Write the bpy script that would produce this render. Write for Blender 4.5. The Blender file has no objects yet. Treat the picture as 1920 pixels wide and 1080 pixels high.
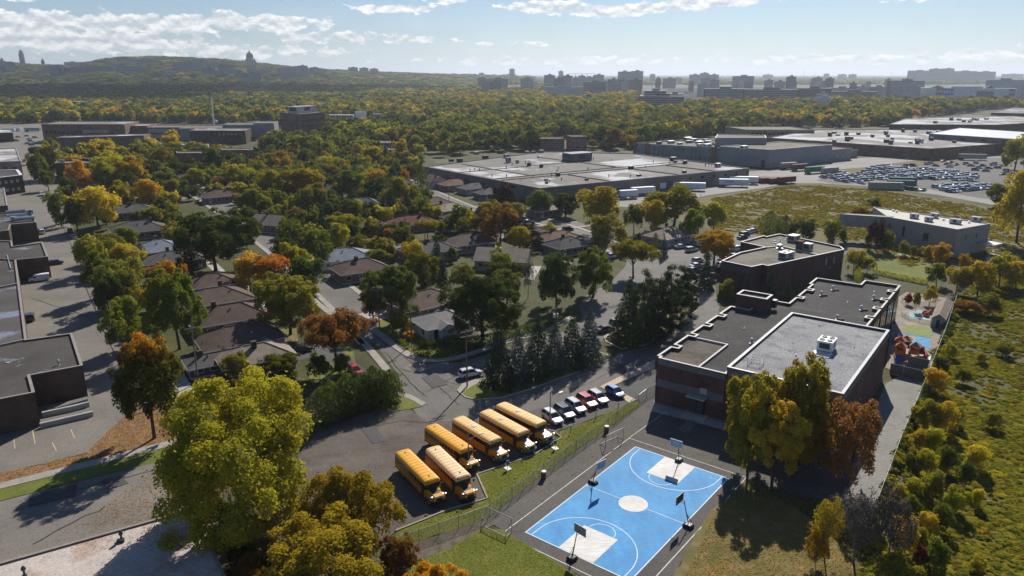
import bpy,math,random
import numpy as np
from mathutils import Vector,Matrix

R = math.radians
SC = bpy.context.scene
COL = SC.collection
H = 55.3            # camera height above the school yard (m)
FPX = 1377.0        # focal length in pixels of the 1920 wide photograph
PIT = math.atan(402 / FPX)
CP,SP = math.cos(PIT),math.sin(PIT)

# ------------------------------------------------------------------ camera
cam = bpy.data.cameras.new('camera')
cam.sensor_width = 36.0
cam.lens = 36.0 * FPX / 1920
cam.clip_start = 0.5
cam.clip_end = 90000
cam_o = bpy.data.objects.new('camera',cam)
COL.objects.link(cam_o)
cam_o.location = (0,0,H)
cam_o.rotation_euler = (math.pi / 2 - PIT,0,0)
SC.camera = cam_o

# ------------------------------------------------------------------ sun and sky
SUN_AZ,SUN_EL = 18.0,37.0
sun = bpy.data.lights.new('sun','SUN')
sun.energy = 4.3
sun.angle = R(0.53)
sun.color = (1.0,0.94,0.85)
sun_o = bpy.data.objects.new('sun',sun)
COL.objects.link(sun_o)
sd = Vector((math.sin(R(SUN_AZ)) * math.cos(R(SUN_EL)),math.cos(R(SUN_AZ)) * math.cos(R(SUN_EL)),math.sin(R(SUN_EL))))
sun_o.rotation_euler = (-sd).to_track_quat('-Z','Y').to_euler()
sun_o.location = (0,0,200)

SC.view_settings.view_transform = 'Standard'
SC.view_settings.look = 'None'
SC.view_settings.gamma = 1.0
SC.view_settings.use_curve_mapping = False
SC.view_settings.exposure = 0.40
SC.render.engine = 'CYCLES'
cy = SC.cycles
cy.use_denoising = True
try:
 cy.denoiser = 'OPENIMAGEDENOISE'
 cy.denoising_input_passes = 'RGB_ALBEDO_NORMAL'
 cy.denoising_prefilter = 'ACCURATE'
except Exception:
 pass
cy.max_bounces = 8
cy.diffuse_bounces = 5
cy.glossy_bounces = 2
cy.transmission_bounces = 4
cy.transparent_max_bounces = 6
cy.volume_bounces = 0
cy.sample_clamp_indirect = 4.0
cy.caustics_reflective = False
cy.caustics_refractive = False
try:
 cy.texture_limit_render = 'OFF'
except Exception:
 pass

W = bpy.data.worlds.new('World')
SC.world = W
W.use_nodes = True

def build_sky():
 nt = W.node_tree
 nt.nodes.clear()
 N,L = nt.nodes.new,nt.links.new

 def math_(op,a,b=None,c=None,clamp=False):
  n = N('ShaderNodeMath')
  n.operation = op
  n.use_clamp = clamp
  for i,v in enumerate((a,b,c)):
   if v is None:
    continue
   if isinstance(v,(int,float)):
    n.inputs[i].default_value = v
   else:
    L(v,n.inputs[i])
  return n.outputs[0]
 out = N('ShaderNodeOutputWorld')
 bg = N('ShaderNodeBackground')
 L(bg.outputs[0],out.inputs[0])
 sky = N('ShaderNodeTexSky')
 sky.sky_type = 'NISHITA'
 sky.sun_disc = False
 sky.sun_elevation = R(SUN_EL)
 sky.sun_rotation = R(SUN_AZ)
 sky.altitude = 60
 sky.air_density = 1.0
 sky.dust_density = SKY_DUST
 sky.ozone_density = 1.5
 tc = N('ShaderNodeTexCoord')
 sep = N('ShaderNodeSeparateXYZ')
 L(tc.outputs['Generated'],sep.inputs[0])
 az = math_('MULTIPLY',math_('ARCTAN2',sep.outputs[0],sep.outputs[1]),180 / math.pi)
 el = math_('MULTIPLY',math_('ARCSINE',sep.outputs[2]),180 / math.pi)
 # clouds live in (azimuth, elevation), low over the horizon
 co = N('ShaderNodeCombineXYZ')
 L(math_('MULTIPLY',az,0.62),co.inputs[0])
 L(math_('MULTIPLY',el,1.2),co.inputs[1])

 def noise(scale,detail,rough,dz,dy=0.0,lac=2.0):
  n = N('ShaderNodeTexNoise')
  n.inputs['Scale'].default_value = scale
  n.inputs['Detail'].default_value = detail
  n.inputs['Roughness'].default_value = rough
  n.inputs['Lacunarity'].default_value = lac
  mp = N('ShaderNodeMapping')
  mp.inputs['Location'].default_value = (3.1,1.7 + dy,dz)
  L(co.outputs[0],mp.inputs[0])
  L(mp.outputs[0],n.inputs['Vector'])
  return n.outputs[0]
 # (azimuth, elevation, half width, half height, weight) of each cloud bank
 banks = [(-24.5,3.15,6.5,.7,1.0),(-19.0,3.4,6.0,.7,1.05),(-31.0,3.0,7.5,.9,1.0),(-28.5,2.0,10.,.9,.95),
     (-13.0,2.45,5.5,.5,.9),(-7.5,2.4,3.4,.36,.9),(-20.0,1.5,12.,.6,.8),
     (-8.6,4.5,4.2,.36,1.0),(2.5,4.62,3.8,.5,1.1),(7.0,4.35,4.5,.5,1.05),(14.0,4.85,4.8,.5,1.0),
     (10.5,4.55,5.0,.45,.95),(27.5,4.8,3.5,.36,.85),(-4.5,5.1,2.2,.35,.75),(-1.5,2.1,2.0,.25,.65),
     (1.8,2.1,1.5,.22,.6),(-33.0,4.5,4.5,.35,.7),(24.0,.95,14.,.4,.78),(4.0,.9,14.,.45,.72),
     (33.0,1.25,6.,.45,.85),(-16.0,4.9,3.,.2,.35),(44.,4.,8.,1.5,.7),(-46.,3.6,8.,1.6,.9),
     (-12.,9.5,12.,2.2,.8),(16.,10.5,14.,2.4,.8),(-40.,9.,10.,2.,.8),(40.,12.,12.,2.4,.7)]
 acc = None
 for a0,e0,wa,we,wt in banks:
  dx = math_('DIVIDE',math_('SUBTRACT',az,a0),wa)
  dy = math_('DIVIDE',math_('SUBTRACT',el,e0),we)
  r2 = math_('ADD',math_('MULTIPLY',dx,dx),math_('MULTIPLY',dy,dy))
  g = math_('MULTIPLY',math_('EXPONENT',math_('MULTIPLY',r2,-1.0)),wt)
  acc = g if acc is None else math_('MAXIMUM',acc,g)
 n1 = noise(1.25,9,.56,0)
 n2 = noise(1.25,9,.56,0,.36)
 dens = math_('ADD',math_('MULTIPLY',acc,.86),math_('MULTIPLY',math_('SUBTRACT',n1,.5),1.9))
 mask = N('ShaderNodeMapRange')
 mask.interpolation_type = 'SMOOTHSTEP'
 mask.inputs['From Min'].default_value = .41
 mask.inputs['From Max'].default_value = .56
 L(dens,mask.inputs['Value'])
 # sunlit edge on the upper side, grey belly
 lit = N('ShaderNodeMapRange')
 lit.inputs['From Min'].default_value = -.10
 lit.inputs['From Max'].default_value = .13
 L(math_('SUBTRACT',n1,n2),lit.inputs['Value'])
 belly = math_('MULTIPLY',mask.outputs[0],math_('SUBTRACT',1.0,lit.outputs[0]))
 cc = N('ShaderNodeMix')
 cc.data_type = 'RGBA'
 cc.inputs['A'].default_value = CLOUD_LIT
 cc.inputs['B'].default_value = CLOUD_SHADE
 L(math_('MULTIPLY',belly,.85),cc.inputs['Factor'])
 # thin veil of high haze near the horizon
 nv = noise(.55,6,.6,4.0)
 veil = N('ShaderNodeMapRange')
 veil.inputs['From Min'].default_value = 6.5
 veil.inputs['From Max'].default_value = 0.0
 veil.inputs['To Max'].default_value = .72
 L(el,veil.inputs['Value'])
 vf = math_('MULTIPLY',veil.outputs[0],math_('ADD',math_('MULTIPLY',nv,.7),.45),None,True)
 tint = N('ShaderNodeMix')
 tint.data_type = 'RGBA'
 tint.blend_type = 'MULTIPLY'
 tint.inputs['Factor'].default_value = 1.0
 L(sky.outputs[0],tint.inputs['A'])
 tint.inputs['B'].default_value = SKY_TINT
 m1 = N('ShaderNodeMix')
 m1.data_type = 'RGBA'
 L(vf,m1.inputs['Factor'])
 L(tint.outputs['Result'],m1.inputs['A'])
 m1.inputs['B'].default_value = VEIL_COL
 m2 = N('ShaderNodeMix')
 m2.data_type = 'RGBA'
 L(math_('MULTIPLY',mask.outputs[0],.93),m2.inputs['Factor'])
 L(m1.outputs['Result'],m2.inputs['A'])
 L(cc.outputs['Result'],m2.inputs['B'])
 L(m2.outputs['Result'],bg.inputs['Color'])
 bg.inputs['Strength'].default_value = SKY_STRENGTH

SKY_STRENGTH = 0.085
SKY_DUST = .6
SKY_TINT = (.39,.52,.70,1)
VEIL_COL = (7.4,8.3,9.1,1)
CLOUD_LIT = (9.6,9.65,9.6,1)
CLOUD_SHADE = (4.6,5.2,5.9,1)
build_sky()
HAZE_DENSITY = 8.0e-5
HAZE_COL = (.82,.90,1.0,1)
USE_CLOUD = True

# ------------------------------------------------------------------ helpers

def G(px,py,z=0.0):
 """ground (or level z) point seen at a pixel of the 1920x1080 photograph"""
 dx,dz = (px - 960) / FPX,(540 - py) / FPX
 w = (dx,CP + dz * SP,-SP + dz * CP)
 t = (z - H) / w[2]
 return (w[0] * t,w[1] * t)

def depth(x,y,z=0.0):
 return y * CP - (z - H) * SP

def z_at(x,y,py):
 """height of the point above (x, y) that is seen at pixel row py"""
 k = (540 - py) / FPX
 return H + y * (k * CP - SP) / (CP + k * SP)

def az_vec(a):
 return (math.sin(R(a)),math.cos(R(a)))

def yaw_of(az):
 """z rotation that turns local +x to compass direction az (0 = ahead, clockwise)"""
 return R(90 - az)

class MB:
 def __init__(s):
  s.v,s.f,s.m = [],[],[]

 def add(s,verts,faces,mi=0):
  o = len(s.v)
  s.v.extend(verts)
  for f in faces:
   s.f.append(tuple(i + o for i in f))
   s.m.append(mi)
  return s

 def box(s,x0,x1,y0,y1,z0,z1,mi=0):
  return s.add([(x0,y0,z0),(x1,y0,z0),(x1,y1,z0),(x0,y1,z0),(x0,y0,z1),(x1,y0,z1),(x1,y1,z1),(x0,y1,z1)],
       [(0,3,2,1),(4,5,6,7),(0,1,5,4),(1,2,6,5),(2,3,7,6),(3,0,4,7)],mi)

 def obox(s,cx,cy,z0,z1,l,w,yaw,mi=0):
  c,sn = math.cos(yaw),math.sin(yaw)
  b = [(-l / 2,-w / 2),(l / 2,-w / 2),(l / 2,w / 2),(-l / 2,w / 2)]
  p = [(cx + x * c - y * sn,cy + x * sn + y * c) for x,y in b]
  return s.prism(p,z0,z1,mi)

 def prism(s,poly,z0,z1,mi=0,top=True,bottom=True):
  poly = ccw(poly)
  n = len(poly)
  v = [(x,y,z0) for x,y in poly] + [(x,y,z1) for x,y in poly]
  f = [(i,(i + 1) % n,n + (i + 1) % n,n + i) for i in range(n)]
  if top:
   f.append(tuple(range(n,2 * n)))
  if bottom:
   f.append(tuple(range(n - 1,-1,-1)))
  return s.add(v,f,mi)

 def sheet(s,poly,z,mi=0):
  poly = ccw(poly)
  return s.add([(x,y,z) for x,y in poly],[tuple(range(len(poly)))],mi)

 def ring(s,outer,inner,z0,z1,mi=0):
  n = len(outer)
  v = [(x,y,z) for z in (z0,z1) for P in (outer,inner) for x,y in P]
  f = []
  for i in range(n):
   j = (i + 1) % n
   a,b,c,d = i,j,n + j,n + i                      # bottom outer, outer, inner, inner
   f += [(a,b,2 * n + b,2 * n + a),(c,d,2 * n + d,2 * n + c),(2 * n + a,2 * n + b,2 * n + c,2 * n + d),(d,c,b,a)]
  return s.add(v,f,mi)

 def tube(s,p0,p1,r0,r1=None,n=6,mi=0,caps=True):
  r1 = r0 if r1 is None else r1
  p0,p1 = Vector(p0),Vector(p1)
  d = (p1 - p0)
  if d.length < 1e-6:
   return s
  d.normalize()
  t = d.orthogonal().normalized()
  b = d.cross(t)
  v = []
  for p,r in ((p0,r0),(p1,r1)):
   for k in range(n):
    a = 2 * math.pi * k / n
    v.append(tuple(p + t * (math.cos(a) * r) + b * (math.sin(a) * r)))
  f = [(k,(k + 1) % n,n + (k + 1) % n,n + k) for k in range(n)]
  if caps:
   f += [tuple(range(n - 1,-1,-1)),tuple(range(n,2 * n))]
  return s.add(v,f,mi)

 def path(s,pts,r,n=5,mi=0):
  for a,b in zip(pts,pts[1:]):
   s.tube(a,b,r,r,n,mi)
  return s

 def lathe(s,prof,cx=0,cy=0,n=12,mi=0):
  v,f = [],[]
  for r,z in prof:
   for k in range(n):
    a = 2 * math.pi * k / n
    v.append((cx + r * math.cos(a),cy + r * math.sin(a),z))
  for i in range(len(prof) - 1):
   for k in range(n):
    a,b = i * n + k,i * n + (k + 1) % n
    f.append((a,b,b + n,a + n))
  f.append(tuple(range(n - 1,-1,-1)))
  f.append(tuple(range((len(prof) - 1) * n,len(prof) * n)))
  return s.add(v,f,mi)

 def loft(s,secs,mi=0,caps=True):
  """sections: lists of equal numbers of 3-D points"""
  n = len(secs[0])
  v = [p for q in secs for p in q]
  f = []
  for i in range(len(secs) - 1):
   for k in range(n):
    a,b = i * n + k,i * n + (k + 1) % n
    f.append((a,b,b + n,a + n))
  if caps:
   f.append(tuple(range(n - 1,-1,-1)))
   f.append(tuple(range((len(secs) - 1) * n,len(secs) * n)))
  return s.add(v,f,mi)

 def mesh(s,name,mats,smooth=False,off=(0,0,0)):
  me = bpy.data.meshes.new(name)
  ox,oy,oz = off
  me.from_pydata([(x - ox,y - oy,z - oz) for x,y,z in s.v],[],s.f)
  for m in (mats if isinstance(mats,(list,tuple)) else [mats]):
   me.materials.append(m)
  if any(s.m):
   me.polygons.foreach_set('material_index',s.m)
  if smooth:
   me.polygons.foreach_set('use_smooth',[True] * len(me.polygons))
  me.update()
  return me

 def build(s,name,mats,parent=None,smooth=False,world=False):
  off = (0,0,0)
  if world and parent is not None:
   off = ORG.get(parent.name,(0,0,0))
  o = bpy.data.objects.new(name,s.mesh(name,mats,smooth,off))
  COL.objects.link(o)
  if parent is not None:
   o.parent = parent
   if world:
    ORG[o.name] = off
  return o

ORG = {}

def area2(p):
 return sum(p[i][0] * p[(i + 1) % len(p)][1] - p[(i + 1) % len(p)][0] * p[i][1] for i in range(len(p)))

def ccw(p):
 return list(p) if area2(p) > 0 else list(p)[::-1]

def offset_poly(poly,d):
 """mitred inset (d > 0 goes inwards) of a polygon"""
 p = ccw(poly)
 n = len(p)
 out = []
 for i in range(n):
  a,b,c = Vector(p[i - 1]),Vector(p[i]),Vector(p[(i + 1) % n])
  d1,d2 = (b - a).normalized(),(c - b).normalized()
  n1,n2 = Vector((-d1.y,d1.x)),Vector((-d2.y,d2.x))
  k = n1 + n2
  l = k.length_squared
  k = n1 if l < 1e-4 else k * (2 / l)
  q = b + k * d
  out.append((q.x,q.y))
 return out

def tag(o,label=None,cat=None,group=None,kind=None):
 if label:
  o['label'] = label
 if cat:
  o['category'] = cat
 if group:
  o['group'] = group
 if kind:
  o['kind'] = kind
 return o

def thing(name,label,cat,x,y,rz=0.0,group=None,z=0.0):
 o = bpy.data.objects.new(name,None)
 o.empty_display_size = .5
 COL.objects.link(o)
 o.location = (x,y,z)
 o.rotation_euler = (0,0,rz)
 ORG[o.name] = (x,y,z)
 return tag(o,label,cat,group)

def struct(name,mb,mats,smooth=False):
 o = mb.build(name,mats,None,smooth)
 o['kind'] = 'structure'
 return o

def link_mesh(name,me,parent=None,loc=(0,0,0),rz=0.0,scale=(1,1,1)):
 o = bpy.data.objects.new(name,me)
 COL.objects.link(o)
 o.location = loc
 o.rotation_euler = (0,0,rz)
 o.scale = scale
 if parent is not None:
  o.parent = parent
 return o

def copy_tree(o,parent=None):
 c = o.copy()
 COL.objects.link(c)
 if parent is not None:
  c.parent = parent
 for ch in [k for k in CHILD.get(o.name,[])]:
  copy_tree(ch,c)
 return c

CHILD = {}

def remember(root):
 """children table of a prototype, so that copying needs no slow lookups"""
 CHILD[root.name] = list(root.children)
 for ch in root.children:
  remember(ch)

# ------------------------------------------------------------------ materials
MATS = {}

def newmat(name):
 m = bpy.data.materials.new(name)
 m.use_nodes = True
 nt = m.node_tree
 b = nt.nodes['Principled BSDF']
 return m,nt,b

def rgb(c):
 return (c[0],c[1],c[2],1.0)

def noise_fac(nt,scale,detail=5,rough=.6,coord='pos',lo=.35,hi=.65,stretch=None):
 N,L = nt.nodes.new,nt.links.new
 if coord == 'pos':
  src = N('ShaderNodeNewGeometry').outputs['Position']
 else:
  src = N('ShaderNodeTexCoord').outputs['Object']
 if stretch:
  mp = N('ShaderNodeMapping')
  mp.inputs['Scale'].default_value = stretch[:3]
  if len(stretch) > 3:
   mp.inputs['Rotation'].default_value = (0,0,stretch[3])
  L(src,mp.inputs[0])
  src = mp.outputs[0]
 n = N('ShaderNodeTexNoise')
 n.inputs['Scale'].default_value = scale
 n.inputs['Detail'].default_value = detail
 n.inputs['Roughness'].default_value = rough
 L(src,n.inputs['Vector'])
 r = N('ShaderNodeMapRange')
 r.inputs['From Min'].default_value = lo
 r.inputs['From Max'].default_value = hi
 L(n.outputs[0],r.inputs['Value'])
 return r.outputs[0],n.outputs[0]

def mixc(nt,fac,a,b,blend='MIX'):
 m = nt.nodes.new('ShaderNodeMix')
 m.data_type = 'RGBA'
 m.blend_type = blend
 for key,v in (('Factor',fac),('A',a),('B',b)):
  if isinstance(v,(int,float)):
   m.inputs[key].default_value = v
  elif isinstance(v,(tuple,list)):
   m.inputs[key].default_value = rgb(v)
  else:
   nt.links.new(v,m.inputs[key])
 return m.outputs['Result']

def M(name,col,col2=None,rough=.8,metal=0.0,scale=.6,var=.18,coord='pos',spec=.3,fine=None,bump=0.0,stretch=None,lo=.35,hi=.65):
 """plain material: two colours blended by noise, plus fine grain"""
 if name in MATS:
  return MATS[name]
 m,nt,b = newmat(name)
 c2 = col2 or tuple(min(1,k * (1 + var)) for k in col)
 c1 = col if col2 else tuple(k * (1 - var) for k in col)
 f,raw = noise_fac(nt,scale,coord=coord,stretch=stretch,lo=lo,hi=hi)
 c = mixc(nt,f,c1,c2)
 if fine:
  f2,raw2 = noise_fac(nt,fine[0],3,.7,coord)
  c = mixc(nt,fine[1],c,mixc(nt,f2,(0.35,.35,.35),(1.6,1.6,1.6)),'MULTIPLY')
  if bump:
   bp = nt.nodes.new('ShaderNodeBump')
   bp.inputs['Strength'].default_value = bump
   bp.inputs['Distance'].default_value = .05
   nt.links.new(raw2,bp.inputs['Height'])
   nt.links.new(bp.outputs[0],b.inputs['Normal'])
 nt.links.new(c,b.inputs['Base Color'])
 b.inputs['Roughness'].default_value = rough
 b.inputs['Metallic'].default_value = metal
 b.inputs['Specular IOR Level'].default_value = spec
 MATS[name] = m
 return m

def M3(name,c1,c2,c3,s1,s2,rough=.9,fine=(6,.5),lo2=.52,hi2=.62,bump=.0,stretch=None,spec=.2,rough3=None):
 """ground type material: base pair c1/c2 plus patches of c3"""
 if name in MATS:
  return MATS[name]
 m,nt,b = newmat(name)
 f,_ = noise_fac(nt,s1,6,.6,stretch=stretch)
 g,_ = noise_fac(nt,s2,8,.62,lo=lo2,hi=hi2)
 c = mixc(nt,g,mixc(nt,f,c1,c2),c3)
 f2,raw2 = noise_fac(nt,fine[0],4,.75)
 c = mixc(nt,fine[1],c,mixc(nt,f2,(.3,.3,.3),(1.7,1.7,1.7)),'MULTIPLY')
 if bump:
  bp = nt.nodes.new('ShaderNodeBump')
  bp.inputs['Strength'].default_value = bump
  bp.inputs['Distance'].default_value = .08
  nt.links.new(raw2,bp.inputs['Height'])
  nt.links.new(bp.outputs[0],b.inputs['Normal'])
 nt.links.new(c,b.inputs['Base Color'])
 b.inputs['Roughness'].default_value = rough
 if rough3 is not None:
  mr = nt.nodes.new('ShaderNodeMapRange')
  mr.inputs['To Min'].default_value = rough
  mr.inputs['To Max'].default_value = rough3
  nt.links.new(g,mr.inputs['Value'])
  nt.links.new(mr.outputs[0],b.inputs['Roughness'])
 b.inputs['Specular IOR Level'].default_value = spec
 MATS[name] = m
 return m

def asphalt(name,col,col2,crack=.55,scale=.09):
 """worn asphalt: tone patches, fine grain, cracks and repaired seams"""
 if name in MATS:
  return MATS[name]
 m,nt,b = newmat(name)
 f,_ = noise_fac(nt,scale,7,.6)
 c = mixc(nt,f,col,col2)
 f2,raw2 = noise_fac(nt,5.5,4,.75)
 c = mixc(nt,.45,c,mixc(nt,f2,(.4,.4,.4),(1.55,1.55,1.55)),'MULTIPLY')
 N,L = nt.nodes.new,nt.links.new
 geo = N('ShaderNodeNewGeometry')
 nz = N('ShaderNodeTexNoise')
 nz.inputs['Scale'].default_value = .35
 nz.inputs['Detail'].default_value = 4
 L(geo.outputs['Position'],nz.inputs['Vector'])
 vm = N('ShaderNodeVectorMath')
 vm.operation = 'MULTIPLY_ADD'
 vm.inputs[1].default_value = (7,7,0)
 L(nz.outputs['Color'],vm.inputs[0])
 L(geo.outputs['Position'],vm.inputs[2])
 vo = N('ShaderNodeTexVoronoi')
 vo.feature = 'DISTANCE_TO_EDGE'
 vo.inputs['Scale'].default_value = .16
 L(vm.outputs[0],vo.inputs['Vector'])
 mr = N('ShaderNodeMapRange')
 mr.inputs['From Min'].default_value = .002
 mr.inputs['From Max'].default_value = .013
 mr.inputs['To Min'].default_value = crack
 mr.inputs['To Max'].default_value = 0.0
 L(vo.outputs['Distance'],mr.inputs['Value'])
 c = mixc(nt,mr.outputs[0],c,tuple(k * .35 for k in col))
 L(c,b.inputs['Base Color'])
 b.inputs['Roughness'].default_value = .86
 b.inputs['Specular IOR Level'].default_value = .3
 MATS[name] = m
 return m

def glass_dark(name='window_glass',col=(.02,.03,.04)):
 if name in MATS:
  return MATS[name]
 m,nt,b = newmat(name)
 b.inputs['Base Color'].default_value = rgb(col)
 b.inputs['Roughness'].default_value = .08
 b.inputs['Specular IOR Level'].default_value = .6
 MATS[name] = m
 return m

def brick(name,col,col2,mortar,sx=.22,sy=.075):
 if name in MATS:
  return MATS[name]
 m,nt,b = newmat(name)
 N,L = nt.nodes.new,nt.links.new
 geo = N('ShaderNodeNewGeometry')
 sep = N('ShaderNodeSeparateXYZ')
 L(geo.outputs['Position'],sep.inputs[0])
 ad = N('ShaderNodeMath')
 ad.operation = 'ADD'
 L(sep.outputs[0],ad.inputs[0])
 L(sep.outputs[1],ad.inputs[1])
 cx = N('ShaderNodeCombineXYZ')
 L(ad.outputs[0],cx.inputs[0])
 L(sep.outputs[2],cx.inputs[1])
 bt = N('ShaderNodeTexBrick')
 bt.inputs['Scale'].default_value = 1.0
 bt.inputs['Brick Width'].default_value = sx
 bt.inputs['Row Height'].default_value = sy
 bt.inputs['Mortar Size'].default_value = .008
 bt.inputs['Color1'].default_value = rgb(col)
 bt.inputs['Color2'].default_value = rgb(col2)
 bt.inputs['Mortar'].default_value = rgb(mortar)
 L(cx.outputs[0],bt.inputs['Vector'])
 f,_ = noise_fac(nt,.35,6,.6)
 c = mixc(nt,.5,bt.outputs[0],mixc(nt,f,(.45,.45,.45),(1.5,1.5,1.5)),'MULTIPLY')
 L(c,b.inputs['Base Color'])
 b.inputs['Roughness'].default_value = .88
 b.inputs['Specular IOR Level'].default_value = .2
 MATS[name] = m
 return m

def paint(name,col,rough=.28,coat=.5,metal=0.0):
 if name in MATS:
  return MATS[name]
 m,nt,b = newmat(name)
 f,_ = noise_fac(nt,1.3,5,.6,'obj')
 L = nt.links.new
 L(mixc(nt,f,tuple(k * .85 for k in col),tuple(min(1,k * 1.08) for k in col)),b.inputs['Base Color'])
 b.inputs['Roughness'].default_value = rough
 b.inputs['Metallic'].default_value = metal
 b.inputs['Coat Weight'].default_value = coat
 b.inputs['Coat Roughness'].default_value = .08
 MATS[name] = m
 return m

def objcol_paint(name='car_paint'):
 """car paint that takes the colour of each car from its object colour"""
 if name in MATS:
  return MATS[name]
 m,nt,b = newmat(name)
 oi = nt.nodes.new('ShaderNodeObjectInfo')
 nt.links.new(oi.outputs['Color'],b.inputs['Base Color'])
 b.inputs['Roughness'].default_value = .3
 b.inputs['Coat Weight'].default_value = .6
 b.inputs['Coat Roughness'].default_value = .06
 MATS[name] = m
 return m

concrete = M('concrete',(.36,.345,.315),(.46,.44,.40),scale=.35,fine=(7,.35))
white_paint = M('white_painted_metal',(.74,.74,.72),rough=.5,var=.06)
dark_metal = M('dark_metal',(.035,.036,.04),rough=.5,var=.2,spec=.5)
grey_metal = M('grey_metal',(.33,.34,.35),rough=.45,var=.15,spec=.5)
galv = M('galvanised_steel',(.46,.47,.48),rough=.4,metal=.6,var=.15)
black_rubber = M('black_rubber',(.02,.02,.02),rough=.8,var=.2)
wood_pole = M('weathered_wood',(.17,.13,.095),(.24,.19,.15),scale=3)
glass = glass_dark()

# ------------------------------------------------------------------ ground, roads, pavements

def px(pts,z=0.0):
 return [G(a,b,z) for a,b in pts]

def densify(poly,step=6.0,rough=0.0,rng=random.Random(5)):
 """subdivide the outline so that edges of turf and gravel can be uneven"""
 out = []
 n = len(poly)
 for i in range(n):
  a,b = poly[i],poly[(i + 1) % n]
  d = math.dist(a,b)
  k = max(1,int(d / step))
  for j in range(k):
   t = j / k
   r = rough if j else 0
   out.append((a[0] + (b[0] - a[0]) * t + rng.uniform(-r,r),a[1] + (b[1] - a[1]) * t + rng.uniform(-r,r)))
 return out

LEVEL = [0.0]

def sheet(name,poly,mat,z,rough=0.0,step=3.0):
 p = densify(poly,step,rough) if rough else poly
 return struct(name,MB().sheet(p,z),mat)

def smooth_line(pts,n=6):
 """Catmull-Rom through ground points"""
 P = [pts[0]] + list(pts) + [pts[-1]]
 out = []
 for i in range(1,len(P) - 2):
  p0,p1,p2,p3 = (Vector(P[i + k]) for k in (-1,0,1,2))
  for j in range(n):
   t = j / n
   out.append(tuple(.5 * ((2 * p1) + (p2 - p0) * t + (2 * p0 - 5 * p1 + 4 * p2 - p3) * t * t + (3 * p1 - p0 - 3 * p2 + p3) * t ** 3)))
 out.append(tuple(pts[-1]))
 return out

def offset_line(pts,d):
 out = []
 for i,p in enumerate(pts):
  a = Vector(pts[max(0,i - 1)])
  b = Vector(pts[min(len(pts) - 1,i + 1)])
  t = (b - a).normalized()
  out.append((p[0] - t.y * d,p[1] + t.x * d))
 return out

def strip_mesh(pts,d0,d1,z,mb=None):
 """flat ribbon beside a line, d to the left"""
 mb = mb or MB()
 a,b = offset_line(pts,d0),offset_line(pts,d1)
 n = len(pts)
 return mb.add([(x,y,z) for x,y in a] + [(x,y,z) for x,y in b],[(i,i + 1,n + i + 1,n + i) if d0 > d1 else (n + i,n + i + 1,i + 1,i) for i in range(n - 1)])

def kerb_mesh(pts,d0,d1,z0,z1,mb=None):
 mb = mb or MB()
 a,b = offset_line(pts,d0),offset_line(pts,d1)
 secs = [[(*a[i],z0),(*a[i],z1),(*b[i],z1),(*b[i],z0)] for i in range(len(pts))]
 return mb.loft(secs)

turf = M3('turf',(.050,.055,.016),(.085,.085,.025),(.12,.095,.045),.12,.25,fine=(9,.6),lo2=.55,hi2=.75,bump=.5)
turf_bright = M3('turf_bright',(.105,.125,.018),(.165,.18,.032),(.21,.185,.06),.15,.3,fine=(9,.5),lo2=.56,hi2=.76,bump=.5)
turf_leafy = M3('turf_with_leaves',(.10,.105,.03),(.20,.155,.055),(.30,.20,.10),.13,.5,fine=(11,.7),lo2=.5,hi2=.72,bump=.5)
leaf_ground = M3('leaf_covered_ground',(.21,.125,.065),(.30,.175,.085),(.15,.115,.07),.3,.7,fine=(10,.7),bump=.4)
earth_far = M3('ground_earth',(.05,.06,.02),(.085,.08,.03),(.13,.115,.06),.02,.05,fine=(1.5,.5))
meadow_mat = M3('meadow_ground',(.075,.080,.026),(.105,.098,.036),(.11,.095,.04),.06,.11,fine=(3.5,.7),lo2=.5,hi2=.68,bump=.6)
drymeadow_mat = M3('dry_meadow_ground',(.115,.098,.034),(.15,.122,.042),(.12,.088,.036),.035,.06,fine=(1.6,.7),lo2=.5,hi2=.66,bump=.6)
gravel_mat = M3('gravel_lot_surface',(.105,.088,.072),(.155,.133,.108),(.075,.064,.054),.09,.16,fine=(7,.6),lo2=.5,hi2=.72)
as_street = asphalt('street_asphalt',(.125,.114,.10),(.182,.167,.148),crack=.45)
as_yard = asphalt('yard_asphalt',(.085,.077,.068),(.122,.111,.098),crack=.4)
as_dark = asphalt('dark_asphalt',(.07,.068,.065),(.10,.096,.09),crack=.3)
as_tan = asphalt('pale_asphalt',(.165,.148,.124),(.225,.202,.17),crack=.3)
as_lot = asphalt('depot_asphalt',(.22,.205,.185),(.30,.28,.25),crack=.2,scale=.03)
as_alley = asphalt('alley_concrete',(.21,.205,.185),(.28,.27,.245),crack=.5)
walk = M('sidewalk_concrete',(.29,.262,.22),(.37,.338,.288),scale=.5,fine=(6,.35))
tan_walk = M('tan_walk_concrete',(.46,.36,.24),(.56,.45,.32),scale=.4,fine=(6,.35))
line_white = M3('worn_white_line',(.66,.63,.56),(.74,.71,.64),(.25,.23,.2),1.5,2.2,fine=(8,.3),lo2=.58,hi2=.72)
kerb_mat = M('kerb_concrete',(.40,.37,.32),(.5,.46,.4),scale=.6,fine=(6,.3))

# ground sheet: reaches the horizon
gm = MB()
rings = [0,200,500,1000,2000,4000,8000,16000,40000]
nseg = 48
gm.v = [(0,0,0)] + [(r * math.cos(2 * math.pi * k / nseg),r * math.sin(2 * math.pi * k / nseg),0) for r in rings[1:] for k in range(nseg)]
gm.f = [(0,1 + k,1 + (k + 1) % nseg) for k in range(nseg)]
for i in range(len(rings) - 2):
 for k in range(nseg):
  a,b = 1 + i * nseg + k,1 + i * nseg + (k + 1) % nseg
  gm.f.append((a,a + nseg,b + nseg,b))
gm.m = [0] * len(gm.f)
struct('ground',gm,earth_far)

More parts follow.
